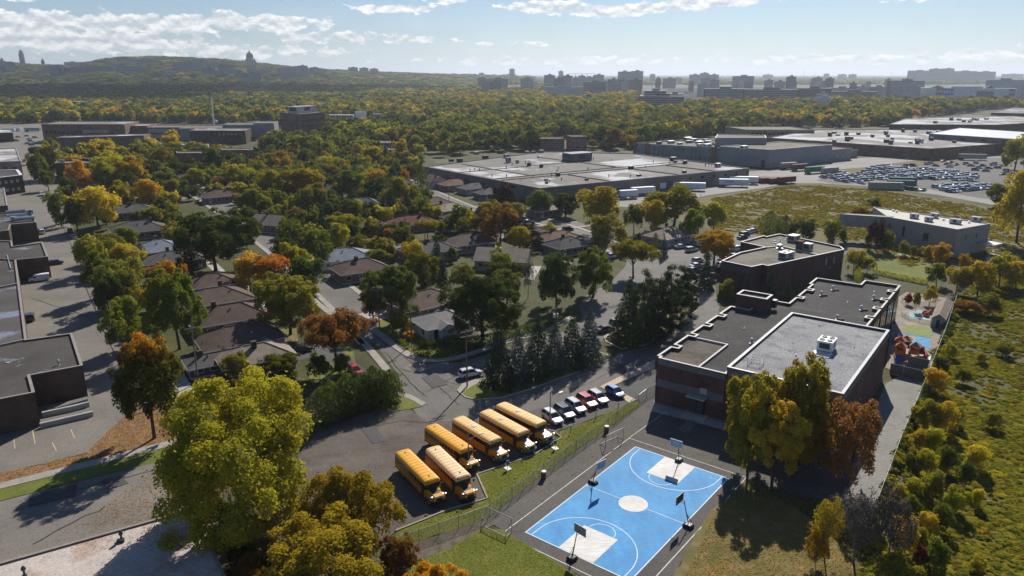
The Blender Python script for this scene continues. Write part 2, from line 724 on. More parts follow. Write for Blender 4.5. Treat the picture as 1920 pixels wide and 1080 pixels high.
# turf under the housing quarter
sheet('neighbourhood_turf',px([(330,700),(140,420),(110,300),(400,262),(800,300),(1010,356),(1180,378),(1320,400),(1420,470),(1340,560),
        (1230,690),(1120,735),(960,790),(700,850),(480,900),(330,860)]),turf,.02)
# meadows on the right
sheet('meadow',px([(1798,556),(1890,480),(2100,470),(2300,560),(2300,1180),(1560,1180),(1600,1060),(1640,962)]),meadow_mat,.02)
sheet('dry_meadow',px([(1200,392),(1330,368),(1420,356),(1480,346),(1540,346),(1640,354),(1760,372),(1850,388),(2000,400),(2100,470),
      (1890,480),(1860,470),(1700,520),(1560,470),(1420,446),(1330,430)]),drymeadow_mat,.03)
# truck yard, car storage lot
sheet('truck_yard',px([(1130,386),(1180,366),(1300,342),(1405,322),(1500,312),(1610,296),(1700,293),(1800,290),(1960,286),(1960,330),(1900,378),
      (1860,384),(1760,366),(1640,350),(1540,344),(1480,344),(1420,354),(1330,366),(1200,390)]),as_lot,.05)
sheet('storage_lot',px([(1600,318),(1700,306),(1760,299),(1960,293),(1960,360),(1890,376),(1840,372),(1700,348),(1560,344),(1530,338)]),
   asphalt('storage_lot_asphalt',(.085,.08,.07),(.13,.12,.105),crack=.2,scale=.03),.07)
sheet('lot_verge',px([(1540,320),(1620,314),(1700,303),(1760,298),(1800,296),(1790,303),(1720,312),(1620,326),(1560,330)]),drymeadow_mat,.09)
# industrial street along the left edge, depot lot
sheet('industrial_street',px([(20,232),(84,232),(112,345),(150,470),(225,640),(300,742),(345,795),(310,806),(190,842),(90,868),(-60,900),
         (-260,900),(-200,600),(-120,360),(-60,232)]),as_tan,.05)
sheet('leafy_verge',px([(-80,912),(0,886),(90,868),(160,852),(200,812),(235,778),(330,748),(360,800),(360,818),(320,828),(0,907),(-80,926)]),leaf_ground,.07,.35,1.5)
sheet('turf_verge',px([(-80,932),(0,912),(200,862),(330,829),(345,850),(300,866),(180,894),(0,940),(-80,960)]),turf_bright,.07)
struct('sidewalk',MB().prism(px([(-90,930),(0,907),(200,857),(330,824),(333,834),(200,868),(0,918),(-90,941)]),.03,.13),walk)
sheet('corner_street',px([(-120,970),(0,941),(180,895),(300,866),(340,852),(400,900),(400,940),(366,952),(180,1006),(0,1060),(-120,1096)]),as_tan,.06)
sheet('shade_toned_soil',px([(352,905),(372,868),(430,840),(560,900),(620,960),(700,1040),(640,1180),(430,1180),(424,1084),(367,951),(345,945)]),M3('soil_with_shade_tone',(.075,.058,.036),(.11,.085,.05),(.16,.10,.05),.4,.6,fine=(8,.6),bump=.4),.09,.4,1.2)  # soil and leaf litter, with the maple's shade mixed into the brown

# street crossing, streets and drives of the housing quarter
cross = [(745,700),(700,640),(665,612),(700,600),(735,640),(790,683),(860,680),(905,668),(990,640),(1060,622),(1092,598),(1085,570),(1110,545),
    (1140,535),(1172,500),(1185,470),(1230,462),(1300,470),(1290,500),(1200,540),(1165,580),(1172,612),(1133,632),(1120,660),(1035,690),
    (960,704),(892,714),(860,732),(872,745),(893,751),(940,747),(1035,717),(1100,694),(1143,675),(1165,660),(1230,645),(1270,610),(1306,584),
    (1310,568),(1290,556),(1310,545),(1350,570),(1345,600),(1290,640),(1228,680),(1130,728),(1050,768),(1012,776),(930,800),(830,830),(790,790),(760,745)]
sheet('street_crossing',px(cross),as_street,.05)

def street(name,pts,w,mat=as_street,z=.06,walks=True,n=6):
 line = smooth_line(px(pts),n)
 mb = strip_mesh(line,w / 2,-w / 2,z)
 o = struct(name,mb,mat)
 if walks:
  s = MB()
  for sgn in (1,-1):
   kerb_mesh(line,sgn * (w / 2 + .05),sgn * (w / 2 + 1.55),.02,z + .10,s)
  struct('sidewalk',s,walk)
 return line

ST1 = street('side_street',[(722,640),(688,600),(640,556),(585,510),(535,472),(478,430),(420,390),(372,360),(330,335)],8.5)
ST2 = street('cross_street',[(560,486),(640,476),(720,467),(800,458),(905,445),(1010,430),(1095,420)],7.5,z=.07)
ST3 = street('back_street',[(905,402),(868,389),(830,373),(795,357),(770,345),(735,331)],8.0,z=.08)
ST4 = street('school_street',[(1182,478),(1130,455),(1060,428),(1000,411),(930,398),(880,388)],7.5,z=.09)
ST5 = street('far_street',[(300,380),(340,370),(420,352),(520,330)],7.5,z=.10)
# bus and car lot
sheet('gravel_lot',px([(560,850),(600,806),(690,776),(752,757),(800,790),(860,790),(930,790),(1015,775),(1060,760),(1128,728),(1158,738),(1180,757),
      (1105,788),(1048,808),(1000,852),(896,892),(914,936),(836,958),(742,997),(690,1040),(560,1060)]),gravel_mat,.08,.25,2.0)
sheet('car_bay_asphalt',px([(985,775),(1060,752),(1128,725),(1158,737),(1182,757),(1105,788),(1046,808),(1030,812)]),as_yard,.10)
# pavement corner at the hedge
struct('sidewalk',MB().prism(px([(744,737),(770,741),(790,752),(800,757),(791,763),(776,753),(762,747),(744,746)]),.03,.17),walk)
sheet('corner_turf',px([(744,746),(762,747),(776,753),(790,763),(770,768),(735,772),(700,770),(730,750)]),turf_bright,.13)
# pavement round the corner house
cw = smooth_line(px([(668,603),(700,624),(740,655),(768,672),(800,680),(850,676),(890,665),(960,642),(1030,622),(1080,596)]),5)
struct('sidewalk',kerb_mesh(cw,0,1.7,.02,.17),walk)
sheet('front_lawn',px([(700,620),(742,650),(770,668),(800,674),(855,668),(870,640),(800,610),(770,612),(745,590),(715,598)]),turf_bright,.10)
ct = smooth_line(px([(745,700),(702,650),(660,610),(615,575),(560,530)]),5)
struct('sidewalk',kerb_mesh(ct,.6,2.2,.02,.16),walk)
sheet('house_lawn',px([(575,690),(610,640),(660,640),(668,690),(650,712),(580,712)]),turf_bright,.10)
sheet('garden_turf',px([(495,580),(548,575),(560,640),(520,648),(500,620)]),turf_leafy,.10)
sheet('driveway',px([(585,648),(618,640),(690,700),(640,690),(596,668)]),as_dark,.12)
sheet('driveway',px([(670,590),(720,582),(742,596),(700,603)]),concrete,.13)
sheet('driveway',px([(730,448),(757,446),(775,458),(745,461)]),as_dark,.13)

# grass islands with kerbs

def island(name,pts,mat,z=.16):
 poly = ccw(px(pts))
 inner = offset_poly(poly,.22)
 sheet(name,inner,mat,z - .01)
 struct('kerb',MB().ring(poly,inner,.02,z + .02),kerb_mat)

island('spruce_island',[(857,733),(872,746),(893,751),(940,747),(990,733),(1035,716),(1100,693),(1143,675),(1139,665),(1120,660),(1080,672),(1035,688),(960,703),
        (892,713),(866,722)],turf_bright)
island('pine_island',[(1132,632),(1136,642),(1165,655),(1210,648),(1262,615),(1306,584),(1309,570),(1290,560),(1262,575),(1210,596),(1170,613),(1145,622)],turf_leafy)
struct('sidewalk',MB().prism(px([(857,733),(862,739),(880,729),(903,716),(892,712),(866,721)]),.12,.19),walk)
struct('sidewalk',MB().prism(px([(1134,634),(1139,640),(1154,627),(1174,616),(1168,612),(1144,622)]),.12,.19),walk)
# tan walk along the school drive and kerb round the car bay
struct('footpath',MB().prism(px([(1125,726),(1134,731),(1228,690),(1228,675),(1180,698)]),.03,.16),tan_walk)
struct('footpath',MB().prism(px([(1155,732),(1147,735),(1180,757),(1193,751)]),.03,.17),tan_walk)
sheet('side_yard',px([(1134,731),(1228,691),(1232,760),(1222,770),(1196,752),(1156,731)]),as_dark,.08)
# turf strip between lot and court
sheet('lawn_strip',px([(1180,757),(1196,753),(1200,760),(1140,803),(1080,846),(1020,888),(920,968),(850,994),(786,1016),(742,1028),(742,1000),(836,960),(915,937),(896,892),
      (1000,853),(1044,832),(1050,810),(1105,790)]),turf_bright,.11,.12,1.0)
sheet('bare_strip',px([(742,1028),(786,1016),(850,994),(900,975),(930,968),(925,985),(890,1006),(840,1030),(790,1052),(730,1080)]),M3('bare_earth',(.12,.10,.075),(.17,.14,.105),(.09,.085,.04),.4,.6,fine=(8,.6)),.09,.15,1.0)
sheet('lower_lawn',px([(790,1052),(840,1030),(905,992),(940,993),(962,1006),(1100,1090),(1160,1140),(700,1160),(700,1110)]),turf_bright,.10,.12,1.0)
struct('timber_edging',kerb_mesh(px([(742,997),(790,978),(836,959),(914,936),(893,888)]),-.12,.12,.05,.24),M('grey_timber',(.28,.24,.18),(.38,.33,.26),scale=2))
struct('timber_edging',kerb_mesh(px([(893,891),(1000,855),(1053,822),(1036,808)]),-.1,.1,.05,.22),M('grey_timber',(.3,.3,.3)))
# school yard, court surroundings
sheet('school_yard',px([(1200,757),(1232,748),(1300,760),(1380,780),(1480,800),(1640,760),(1700,800),(1640,962),(1560,940),(1480,928),(1402,898),(1330,962),(1262,1080),
        (1240,1160),(1150,1150),(1090,1082),(955,1003),(925,984),(920,968),(1020,888),(1140,803)]),as_yard,.06)
sheet('leafy_lawn',px([(1402,898),(1440,920),(1500,960),(1560,1000),(1600,1060),(1580,1180),(1236,1180),(1262,1080),(1330,962)]),turf_leafy,.09,.3,1.2)
sheet('alley',px([(1690,704),(1735,716),(1690,830),(1640,965),(1610,990),(1560,970),(1605,870),(1640,770),(1660,720)]),as_alley,.08)
sheet('apron',px([(1228,748),(1372,786),(1362,808),(1222,772)]),concrete,.10)
# playground surfaces
sheet('play_yard',px([(1680,560),(1700,548),(1792,562),(1770,640),(1740,720),(1690,704),(1660,690)]),M3('play_yard_surface',(.25,.22,.18),(.33,.28,.22),(.42,.30,.22),.3,.2,fine=(6,.5)),.10)
pg_blue = M3('blue_rubber',(.10,.30,.52),(.13,.36,.60),(.2,.38,.55),.8,.9,fine=(8,.3))
pg_green = M3('green_rubber',(.20,.25,.07),(.25,.30,.10),(.28,.3,.14),.8,.9,fine=(8,.3))
sheet('blue_play_surface',px([(1684,632),(1700,627),(1746,636),(1743,645),(1745,655),(1728,652),(1715,645),(1690,643)]),pg_blue,.13)
sheet('green_play_surface',px([(1697,612),(1715,610),(1742,616),(1751,625),(1742,634),(1720,631),(1697,626)]),pg_green,.15)
sheet('sand_disc',px([(1702,633),(1710,632),(1718,635),(1714,639),(1704,638)]),M('tan_rubber',(.45,.30,.16)),.16)
sheet('sand_pit',px([(1703,646),(1745,670),(1738,686),(1700,680),(1690,660)]),M3('sand',(.38,.31,.22),(.46,.38,.28),(.5,.36,.26),.6,.5,fine=(7,.4)),.12)
struct('timber_edging',kerb_mesh(px([(1708,650),(1745,669),(1738,687)]),-.12,.12,.05,.35),white_paint)
sheet('teal_play_surface',px([(1704,586),(1722,582),(1750,590),(1742,602),(1720,600),(1702,598)]),M('teal_rubber',(.24,.37,.36),(.3,.42,.4)),.13)
sheet('park_lawn',px([(1616,470),(1640,462),(1760,494),(1740,528),(1700,525),(1636,508)]),turf_bright,.09)
sheet('garden_path',px([(1632,458),(1700,478),(1775,500),(1773,504),(1698,482),(1628,461)]),walk,.12)
sheet('green_verge',px([(1500,404),(1560,398),(1575,410),(1560,425),(1500,425)]),turf_bright,.08)
sheet('school_drive',px([(1560,470),(1600,452),(1660,440),(1680,452),(1640,462),(1590,480)]),as_yard,.09)
sheet('side_car_park',px([(1180,470),(1230,460),(1400,436),(1425,444),(1395,480),(1340,530),(1345,570),(1300,545),(1250,540)]),as_street,.075)
sheet('terrace',px([(1845,480),(1862,470),(1890,490),(1885,510),(1860,505)]),concrete,.1)

# ------------------------------------------------------------------ basketball court
CA = 38.25
cu,cvv = Vector(az_vec(CA)),Vector(az_vec(CA + 90))
C0 = Vector(G(1191.2,838.7)) * .5 + Vector(G(1181.8,1090)) * .5
LC,WC = 28.0,14.9

def cpt(u,v):
 p = C0 + cu * u + cvv * v
 return (p.x,p.y)

def court_paint(name,c1,c2,worn,stretch,w=.585):
 m,nt,b = newmat(name)
 f,_ = noise_fac(nt,.45,8,.65,stretch=stretch)
 c = mixc(nt,f,c1,c2)
 f2,_ = noise_fac(nt,1.0,6,.7,stretch=(.6,6,1,R(CA - 90)))
 c = mixc(nt,.5,c,mixc(nt,f2,(.55,.6,.65),(1.4,1.35,1.3)),'MULTIPLY')
 g,_ = noise_fac(nt,2.6,9,.75,lo=w,hi=w + .1)
 c = mixc(nt,g,c,worn)
 h,_ = noise_fac(nt,.22,6,.6,lo=.5,hi=.75)
 c = mixc(nt,h,c,tuple(k * .72 for k in c2))
 nt.links.new(c,b.inputs['Base Color'])
 b.inputs['Roughness'].default_value = .75
 return m

blue_paint = court_paint('blue_court_paint',(.020,.22,.52),(.048,.33,.645),(.22,.43,.60),(.9,.35,1,R(CA)))
white_court = court_paint('white_court_paint',(.66,.63,.57),(.76,.74,.69),(.42,.40,.37),(1,1,1),.6)
court_line = court_paint('court_line_paint',(.60,.68,.74),(.74,.79,.82),(.30,.46,.6),(1,1,1),.6)
sheet('court_paint',[cpt(-LC / 2,-WC / 2),cpt(LC / 2,-WC / 2),cpt(LC / 2,WC / 2),cpt(-LC / 2,WC / 2)],blue_paint,.085)

def line_ring(mb,u0,u1,v0,v1,w,z):
 o = [cpt(u0,v0),cpt(u1,v0),cpt(u1,v1),cpt(u0,v1)]
 i = offset_poly(o,w)
 o = ccw(o)
 for k in range(4):
  a,b = k,(k + 1) % 4
  mb.add([(*o[a],z),(*o[b],z),(*i[b],z),(*i[a],z)],[(0,1,2,3)])

def arc(mb,cu_,cv_,r,a0,a1,w,z,n=40):
 P = []
 for k in range(n + 1):
  a = R(a0 + (a1 - a0) * k / n)
  P.append([(*cpt(cu_ + rr * math.cos(a),cv_ + rr * math.sin(a)),z) for rr in (r - w / 2,r + w / 2)])
 mb.add([p for q in P for p in q],[(2 * k,2 * k + 1,2 * k + 3,2 * k + 2) for k in range(n)])

def seg(mb,u0,v0,u1,v1,w,z):
 d = Vector((u1 - u0,v1 - v0)).normalized()
 n = Vector((-d.y,d.x)) * w / 2
 mb.add([(*cpt(u0 + n.x,v0 + n.y),z),(*cpt(u1 + n.x,v1 + n.y),z),(*cpt(u1 - n.x,v1 - n.y),z),(*cpt(u0 - n.x,v0 - n.y),z)],[(0,1,2,3)])

lm = MB()
line_ring(lm,-LC / 2 - .08,LC / 2 + .08,-WC / 2 - .08,WC / 2 + .08,.16,.092)
seg(lm,0,-WC / 2 + .1,0,-2.0,.1,.092)
seg(lm,0,2.0,0,WC / 2 - .1,.1,.092)
for s in (-1,1):
 hc = s * (LC / 2 - 1.6)
 arc(lm,hc,0,6.55,90 if s > 0 else -90,270 if s > 0 else 90,.12,.092,48)
 for q in (-1,1):
  seg(lm,hc,q * 6.55,s * (LC / 2 - .1),q * 6.55,.12,.092)
 arc(lm,s * (LC / 2 - 5.8),0,1.8,95 if s > 0 else -85,265 if s > 0 else 85,.1,.092,24)
struct('court_lines',lm,court_line)
km = MB()
for s in (-1,1):
 km.sheet([cpt(s * (LC / 2 - .1),-2.45),cpt(s * (LC / 2 - .1),2.45),cpt(s * (LC / 2 - 5.8),2.45),cpt(s * (LC / 2 - 5.8),-2.45)],.097)
km.sheet([cpt(1.95 * math.cos(2 * math.pi * k / 40),1.95 * math.sin(2 * math.pi * k / 40)) for k in range(40)],.097)
struct('court_keys',km,white_court)
om = MB()
line_ring(om,-LC / 2 - 2.1,LC / 2 + 1.9,-WC / 2 - 2.2,WC / 2 + 2.0,.12,.082)
seg(om,LC / 2 + 1.9,-WC / 2 - 2.2,LC / 2 + 14,-WC / 2 - 2.0,.1,.078)
struct('boundary_lines',om,line_white)
# parking bay lines on the left lot
pl = MB()
for a,b in (((98,830),(106,846)),((61,808),(66,832)),((26,822),(28,842)),((133,806),(140,822))):
 p,q = Vector(G(*a)),Vector(G(*b))
 n = (q - p).normalized().orthogonal() * .07
 pl.add([(*(p + n),.06),(*(q + n),.06),(*(q - n),.06),(*(p - n),.06)],[(0,1,2,3)])
struct('parking_lines',pl,M('yellow_line',(.5,.42,.22)))

# tar sealed seams and repair patches on the street crossing and the bus lot
sm = MB()
for a in ([(742,655),(790,700),(835,738),(862,760)],[(722,660),(765,712),(800,745)],[(770,676),(830,712),(872,726)],[(800,735),(870,700),(960,680)],[(1040,745),(1130,705),(1200,668)],[(700,800),(760,790),(815,796)],[(1130,600),(1120,640),(1090,660)],
    [(1250,770),(1310,830),(1440,880)],[(60,560),(150,590),(235,640)],[(110,400),(170,560),(240,720)],[(20,960),(160,915),(300,880)],[(60,1020),(200,950)]):
 L_ = smooth_line(px(a),6)
 jr = random.Random(len(a) + a[0][0])
 L_ = [(x + jr.uniform(-.25,.25),y + jr.uniform(-.25,.25)) for x,y in L_]
 strip_mesh(L_,.06,-.06,.128,sm)
struct('tar_seams',sm,M('tar_seal',(.03,.029,.028),rough=.6))
pr = random.Random(6)
for a,b_ in ((815,715),(770,690),(905,682),(1080,720),(1165,690),(700,815),(1150,575),(215,905),(120,520),(100,930),(1400,850),(1290,800)):
 x,y = G(a,b_)
 w,h_ = pr.uniform(1.2,3.2),pr.uniform(.8,1.8)
 an = pr.choice([57,147,38]) + pr.uniform(-6,6)
 u_,v_ = az_vec(an),az_vec(an + 90)
 struct('asphalt_patch',MB().sheet([(x + u_[0] * s * w + v_[0] * q * h_,y + u_[1] * s * w + v_[1] * q * h_) for s,q in ((-1,-1),(1,-.9),(.95,1),(-1,.92))],.122),as_dark if pr.random() < .6 else as_tan)

# ------------------------------------------------------------------ buildings
br_school = brick('dark_red_brick',(.105,.042,.034),(.14,.058,.046),(.13,.11,.10))
br_b2 = brick('plum_brick',(.10,.042,.036),(.135,.058,.05),(.13,.11,.10))
br_dark = brick('sooty_brick',(.085,.052,.036),(.115,.07,.048),(.10,.085,.07))
br_brown = brick('brown_brick',(.20,.115,.08),(.25,.145,.10),(.17,.15,.13))
br_red = brick('red_house_brick',(.23,.085,.06),(.29,.115,.08),(.25,.22,.2))
br_tan = brick('tan_brick',(.30,.23,.16),(.36,.28,.2),(.33,.3,.26))
roof_grey = M3('grey_gravel_roof',(.125,.125,.125),(.165,.165,.163),(.10,.10,.10),.12,.3,fine=(5,.5))
roof_dark = M3('dark_gravel_roof',(.044,.042,.040),(.068,.064,.060),(.088,.083,.078),.1,.16,fine=(5,.75),lo2=.56,hi2=.70)
roof_gym = M3('pale_gravel_roof',(.235,.235,.24),(.32,.32,.322),(.20,.20,.205),.16,.35,fine=(4,.6))
roof_brown = M3('brown_gravel_roof',(.11,.09,.07),(.15,.12,.095),(.08,.07,.055),.2,.3,fine=(5,.6))
roof_olive = M3('olive_gravel_roof',(.165,.15,.115),(.22,.20,.16),(.13,.12,.09),.12,.2,fine=(5,.5))
roof_left = M3('weathered_flat_roof',(.062,.055,.048),(.09,.082,.073),(.24,.26,.30),.1,.055,fine=(5,.5),lo2=.6,hi2=.64,rough3=.35)
roof_pale = M3('pinkish_gravel_roof',(.47,.405,.36),(.55,.485,.435),(.43,.33,.26),.2,.35,fine=(6,.4))
coping_w = M('pale_coping',(.40,.375,.35),(.50,.47,.44),scale=1.2,rough=.6)
coping_g = M('grey_coping',(.33,.33,.34),(.42,.42,.43),scale=1.2,rough=.5)
coping_d = M('brown_coping',(.26,.22,.19),(.33,.28,.25),scale=1.2)
conc_band = M('grey_concrete_band',(.15,.15,.148),(.20,.20,.195),scale=.7,fine=(5,.4))
frame_w = M('white_window_frame',(.68,.68,.66),rough=.5,var=.05)
frame_d = M('dark_window_frame',(.06,.06,.065),rough=.5)
pane_pale = M('pale_window_pane',(.34,.37,.38),rough=.15,spec=.6,var=.2)

UNIT = {}

def unit_box(mat):
 """shared unit cube, base at z = 0"""
 k = 'unit_' + mat.name
 if k not in UNIT:
  UNIT[k] = MB().box(-.5,.5,-.5,.5,0,1).mesh(k,mat)
 return UNIT[k]

def window_part(parent,p,az,z,w,h,org,fm=frame_w,gm_=None,name='window',proud=.07):
 """window = frame slab on the wall with a pane set proud of it; az = facing direction"""
 n = az_vec(az)
 y = yaw_of(az)
 o = link_mesh(name,unit_box(fm),parent,(p[0] + n[0] * proud * .4 - org[0],p[1] + n[1] * proud * .4 - org[1],z - org[2]),y,(proud,w,h))
 f = 1 - .16 / max(w,.5)
 q = link_mesh('pane',unit_box(gm_ or glass),o,(.28,0,.07),0,(.55,f,.86))
 return o

def wall_windows(parent,a,b,zs,n,w,h,org,fm=frame_w,gm_=None,t0=.06,t1=.94,name='window',skip=()):
 a,b = Vector(a),Vector(b)
 d = (b - a).normalized()
 # facing away from the building: camera side normal
 nrm = Vector((d.y,-d.x))
 mid = (a + b) / 2
 if nrm.dot(-mid) < 0:
  nrm = -nrm
 az = math.degrees(math.atan2(nrm.x,nrm.y))
 for z in zs:
  for i in range(n):
   if i in skip:
    continue
   t = t0 + (t1 - t0) * (i + .5) / n
   window_part(parent,a.lerp(b,t),az,z,w,h,org,fm,gm_,name)

def flat_building(name,label,cat,poly,zr,wall,roof,cop=coping_w,par=.45,group=None,cw=.36,base=None):
 poly = ccw(poly)
 c = Vector((0,0))
 for p in poly:
  c += Vector(p)
 c /= len(poly)
 t = thing(name,label,cat,c.x,c.y,0,group)
 inner = offset_poly(poly,cw)
 w = MB()
 n = len(poly)
 w.add([(*p,0) for p in poly] + [(*p,zr) for p in poly],[(i,(i + 1) % n,n + (i + 1) % n,n + i) for i in range(n)])
 w.add([(*p,zr - par - .05) for p in inner] + [(*p,zr) for p in inner],[((i + 1) % n,i,n + i,n + (i + 1) % n) for i in range(n)])
 wo = w.build('wall',wall,t,world=True)
 ro = MB().sheet(inner,zr - par).build('roof',roof,t,world=True)
 MB().ring(offset_poly(poly,-.06),offset_poly(poly,cw + .04),zr,zr + .10).build('coping',cop,t,world=True)
 return t,wo,ro

def roof_unit(parent,x,y,z,l,w,h,yaw,mat,name='air_handler',fans=0):
 """rooftop machine on a low curb with louvre band and fan rings"""
 org = ORG[parent.name]
 m = MB()
 c,s = math.cos(yaw),math.sin(yaw)
 m.obox(0,0,0,.2,l * .9,w * .9,0,1)
 m.obox(0,0,.2,h,l,w,0,0)
 m.obox(0,0,h,h + .06,l * 1.04,w * 1.04,0,0)
 for k in (-1,1):
  m.obox(k * (l / 2 + .012),0,h * .35,h * .85,.02,w * .7,0,1)
  m.obox(0,k * (w / 2 + .012),h * .35,h * .85,l * .3,.02,0,1)
 o = m.build(name,[mat,dark_metal],parent)
 o.location = (x - org[0],y - org[1],z - org[2])
 o.rotation_euler = (0,0,yaw)
 k = 0
 for i in range(fans):
  fx = (-.25 + .5 * (i % 2)) * l
  fy = (-.25 + .5 * (i // 2)) * w if fans > 2 else 0
  f = MB().lathe([(.42,0),(.42,.14),(.36,.14),(.36,.05)],0,0,12).build('fan',dark_metal,o)
  f.location = (fx,fy,h + .06)
 return o

def vent(parent,x,y,z,r=.25,h=.7,mat=None,name='roof_vent'):
 org = ORG[parent.name]
 o = MB().lathe([(r * 1.3,0),(r * 1.3,.08),(r * .6,.1),(r * .6,h * .6),(r * 1.25,h * .62),(r * 1.1,h * .85),(r * .4,h)],0,0,8).build(name,mat or galv,parent)
 o.location = (x - org[0],y - org[1],z - org[2])
 return o

# ---- the school (local frame along its long axis)
SA = 36.3
su,sv = az_vec(SA),az_vec(SA + 90)

def S(u,v):
 return (su[0] * u + sv[0] * v,su[1] * u + sv[1] * v)

def notch_up(v,us,d):
 out = []
 for u in us:
  out += [(u - .6,v),(u - .6,v + d),(u + .6,v + d),(u + .6,v)]
 return out

ol = [(109.3,-37.35),(109.3,-49.2),(110.1,-49.2),(110.1,-49.8)]
ol += notch_up(-49.8,(116.2,123.6,130.7,138.0),1.3)
ol += [(144.9,-49.8),(144.9,-45.8),(154.3,-45.8),(154.3,-40.6)] + notch_up(-40.6,(160.1,167.5),1.3) + [(172.3,-40.6),(172.3,-41.3),(178.7,-41.3),(178.7,-31.6),(183.2,-31.6),(183.2,-24.0)]
ol += [p for u in (177.0,169.2,161.6,154.2) for p in ((u + .6,-24.0),(u + .6,-25.3),(u - .6,-25.3),(u - .6,-24.0))]
ol += [(144.45,-24.0),(144.45,-37.35)]
SCH,schw,schr = flat_building('school_building','long dark brick school with black gravel roof and notched pale parapet','school',[S(*p) for p in ol],8.6,br_school,roof_dark,coping_w,.5,cw=.3)
o0 = ORG[SCH.name]
for z0,z1,v0,v1 in ((3.5,4.9,-49.2,-37.4),(7.55,8.5,-49.2,-37.4),(0,.45,-49.2,-37.4)):
 p0,p1 = S(109.27,v0),S(109.27,v1)
 q0,q1 = S(109.19,v0),S(109.19,v1)
 MB().prism([p0,p1,q1,q0],z0,z1).build('concrete_band',conc_band,SCH,world=True)
for z0,z1 in ((3.5,4.9),(7.55,8.5)):
 for u0,u1 in ((110.2,115.5),(116.9,122.9),(124.3,130.0),(131.4,137.3),(138.7,144.8)):
  MB().prism([S(u0,-49.83),S(u1,-49.83),S(u1,-49.91),S(u0,-49.91)],z0,z1).build('concrete_band',conc_band,SCH,world=True)
for u0,u1 in ((145.5,153.2),(155.0,160.7),(162.4,168.3),(170.0,176.2),(177.8,182.8)):
 for k in range(3):
  window_part(SCH,S(u0 + (u1 - u0) * (k + .5) / 3,-24.0),SA + 90,1.0,1.2,6.4,o0,frame_d)
wall_windows(SCH,S(110.4,-49.8),S(144.6,-49.8),(1.2,5.4),12,1.6,1.7,o0,frame_d)
MB().prism([S(108.95,-43.0),S(108.95,-40.4),S(109.27,-40.4),S(109.27,-43.0)],.5,3.4).build('entrance_shade_block',M('entrance_shadow_paint',(.012,.012,.014),rough=.6),SCH,world=True)  # near-black block on the wall, its colour stands for the doorway's shade
for v in (-42.4,-41.1):
 MB().prism([S(108.9,v - .55),S(108.9,v + .55),S(108.93,v + .55),S(108.93,v - .55)],.55,2.8).build('door',frame_d,SCH,world=True)
MB().prism([S(107.9,-43.3),S(107.9,-40.1),S(109.2,-40.1),S(109.2,-43.3)],3.45,3.75).build('entrance_canopy',concrete,SCH,world=True)
MB().prism([S(109.1,-41.4),S(109.1,-40.2),S(109.18,-40.2),S(109.18,-41.4)],4.2,5.2).build('louvre',galv,SCH,world=True)
m = MB()
for k in range(3):
 m.prism([S(107.2 + .4 * k,-43.6),S(107.2 + .4 * k,-39.6),S(109.2,-39.6),S(109.2,-43.6)],.1 + .16 * k,.26 + .16 * k)
m.build('entrance_steps',concrete,SCH,world=True)
# brown lower roof field with curbs
MB().sheet([S(110.0,-48.9),S(123.0,-48.3),S(123.0,-42.4),S(110.0,-42.4)],8.13).build('roof_field',roof_brown,SCH,world=True)
MB().prism([S(109.8,-42.4),S(123.3,-42.4),S(123.3,-42.1),S(109.8,-42.1)],8.1,8.5).prism([S(123.3,-42.1),S(123.0,-42.1),S(123.0,-49.3),S(123.3,-49.3)],8.1,8.49).build('curb',coping_w,SCH,world=True)
for u,v in ((172,-36),(166,-37),(169.5,-27),(160,-27.5),(127,-39.2),(150.5,-30.0)):
 p = S(u,v)
 vent(SCH,*p,8.1,.3,1.1,white_paint)
 MB().box(-.5,.5,-.35,.35,0,.3).build('vent_curb',roof_brown,SCH).location = (p[0] + .7 - o0[0],p[1] - .2 - o0[1],8.1)
for u,v in ((134,-43),(140,-30),(164,-31),(176,-28)):
 vent(SCH,*S(u,v),8.1,.12,.4,galv,'drain_pipe')
# stair penthouse
PEN,_,_ = flat_building('stair_tower','small brick stair tower with white rimmed roof at the long school side','stair tower',[S(146.3,-49.2),S(150.2,-49.2),S(150.2,-42.9),S(146.3,-42.9)],11.0,br_school,roof_dark,coping_w,.4)
roof_unit(PEN,*S(149.6,-42.2),8.6,1.2,.8,1.6,R(50),dark_metal,'cabinet')
# gymnasium
GYM,_,_ = flat_building('gymnasium','tall gymnasium block with pale grey gravel roof and square rooftop machine','gymnasium',[S(109.4,-37.25),S(144.35,-37.25),S(144.35,-19.6),S(109.4,-19.6)],9.8,br_school,roof_gym,coping_g,.35,cw=.36)
og = ORG[GYM.name]
for z0,z1 in ((8.6,9.7),(0,.5)):
 b = MB()
 b.prism([S(109.37,-37.2),S(109.37,-19.6),S(109.29,-19.6),S(109.29,-37.2)],z0,z1)
 b.build('concrete_band',conc_band,GYM,world=True)
 MB().prism([S(109.4,-19.57),S(144.35,-19.57),S(144.35,-19.49),S(109.4,-19.49)],z0,z1).build('concrete_band',conc_band,GYM,world=True)
hv = G(1549,654,9.6)
roof_unit(GYM,*hv,9.45,3.2,2.5,1.9,yaw_of(SA),white_paint,'rooftop_machine',4)
hp = Vector(hv) - Vector(su) * 2.9
pad = MB().obox(0,0,0,.12,2.4,2.9,0).build('equipment_pad',white_paint,GYM)
pad.location = (hp.x - og[0],hp.y - og[1],9.46)
pad.rotation_euler = (0,0,yaw_of(SA))
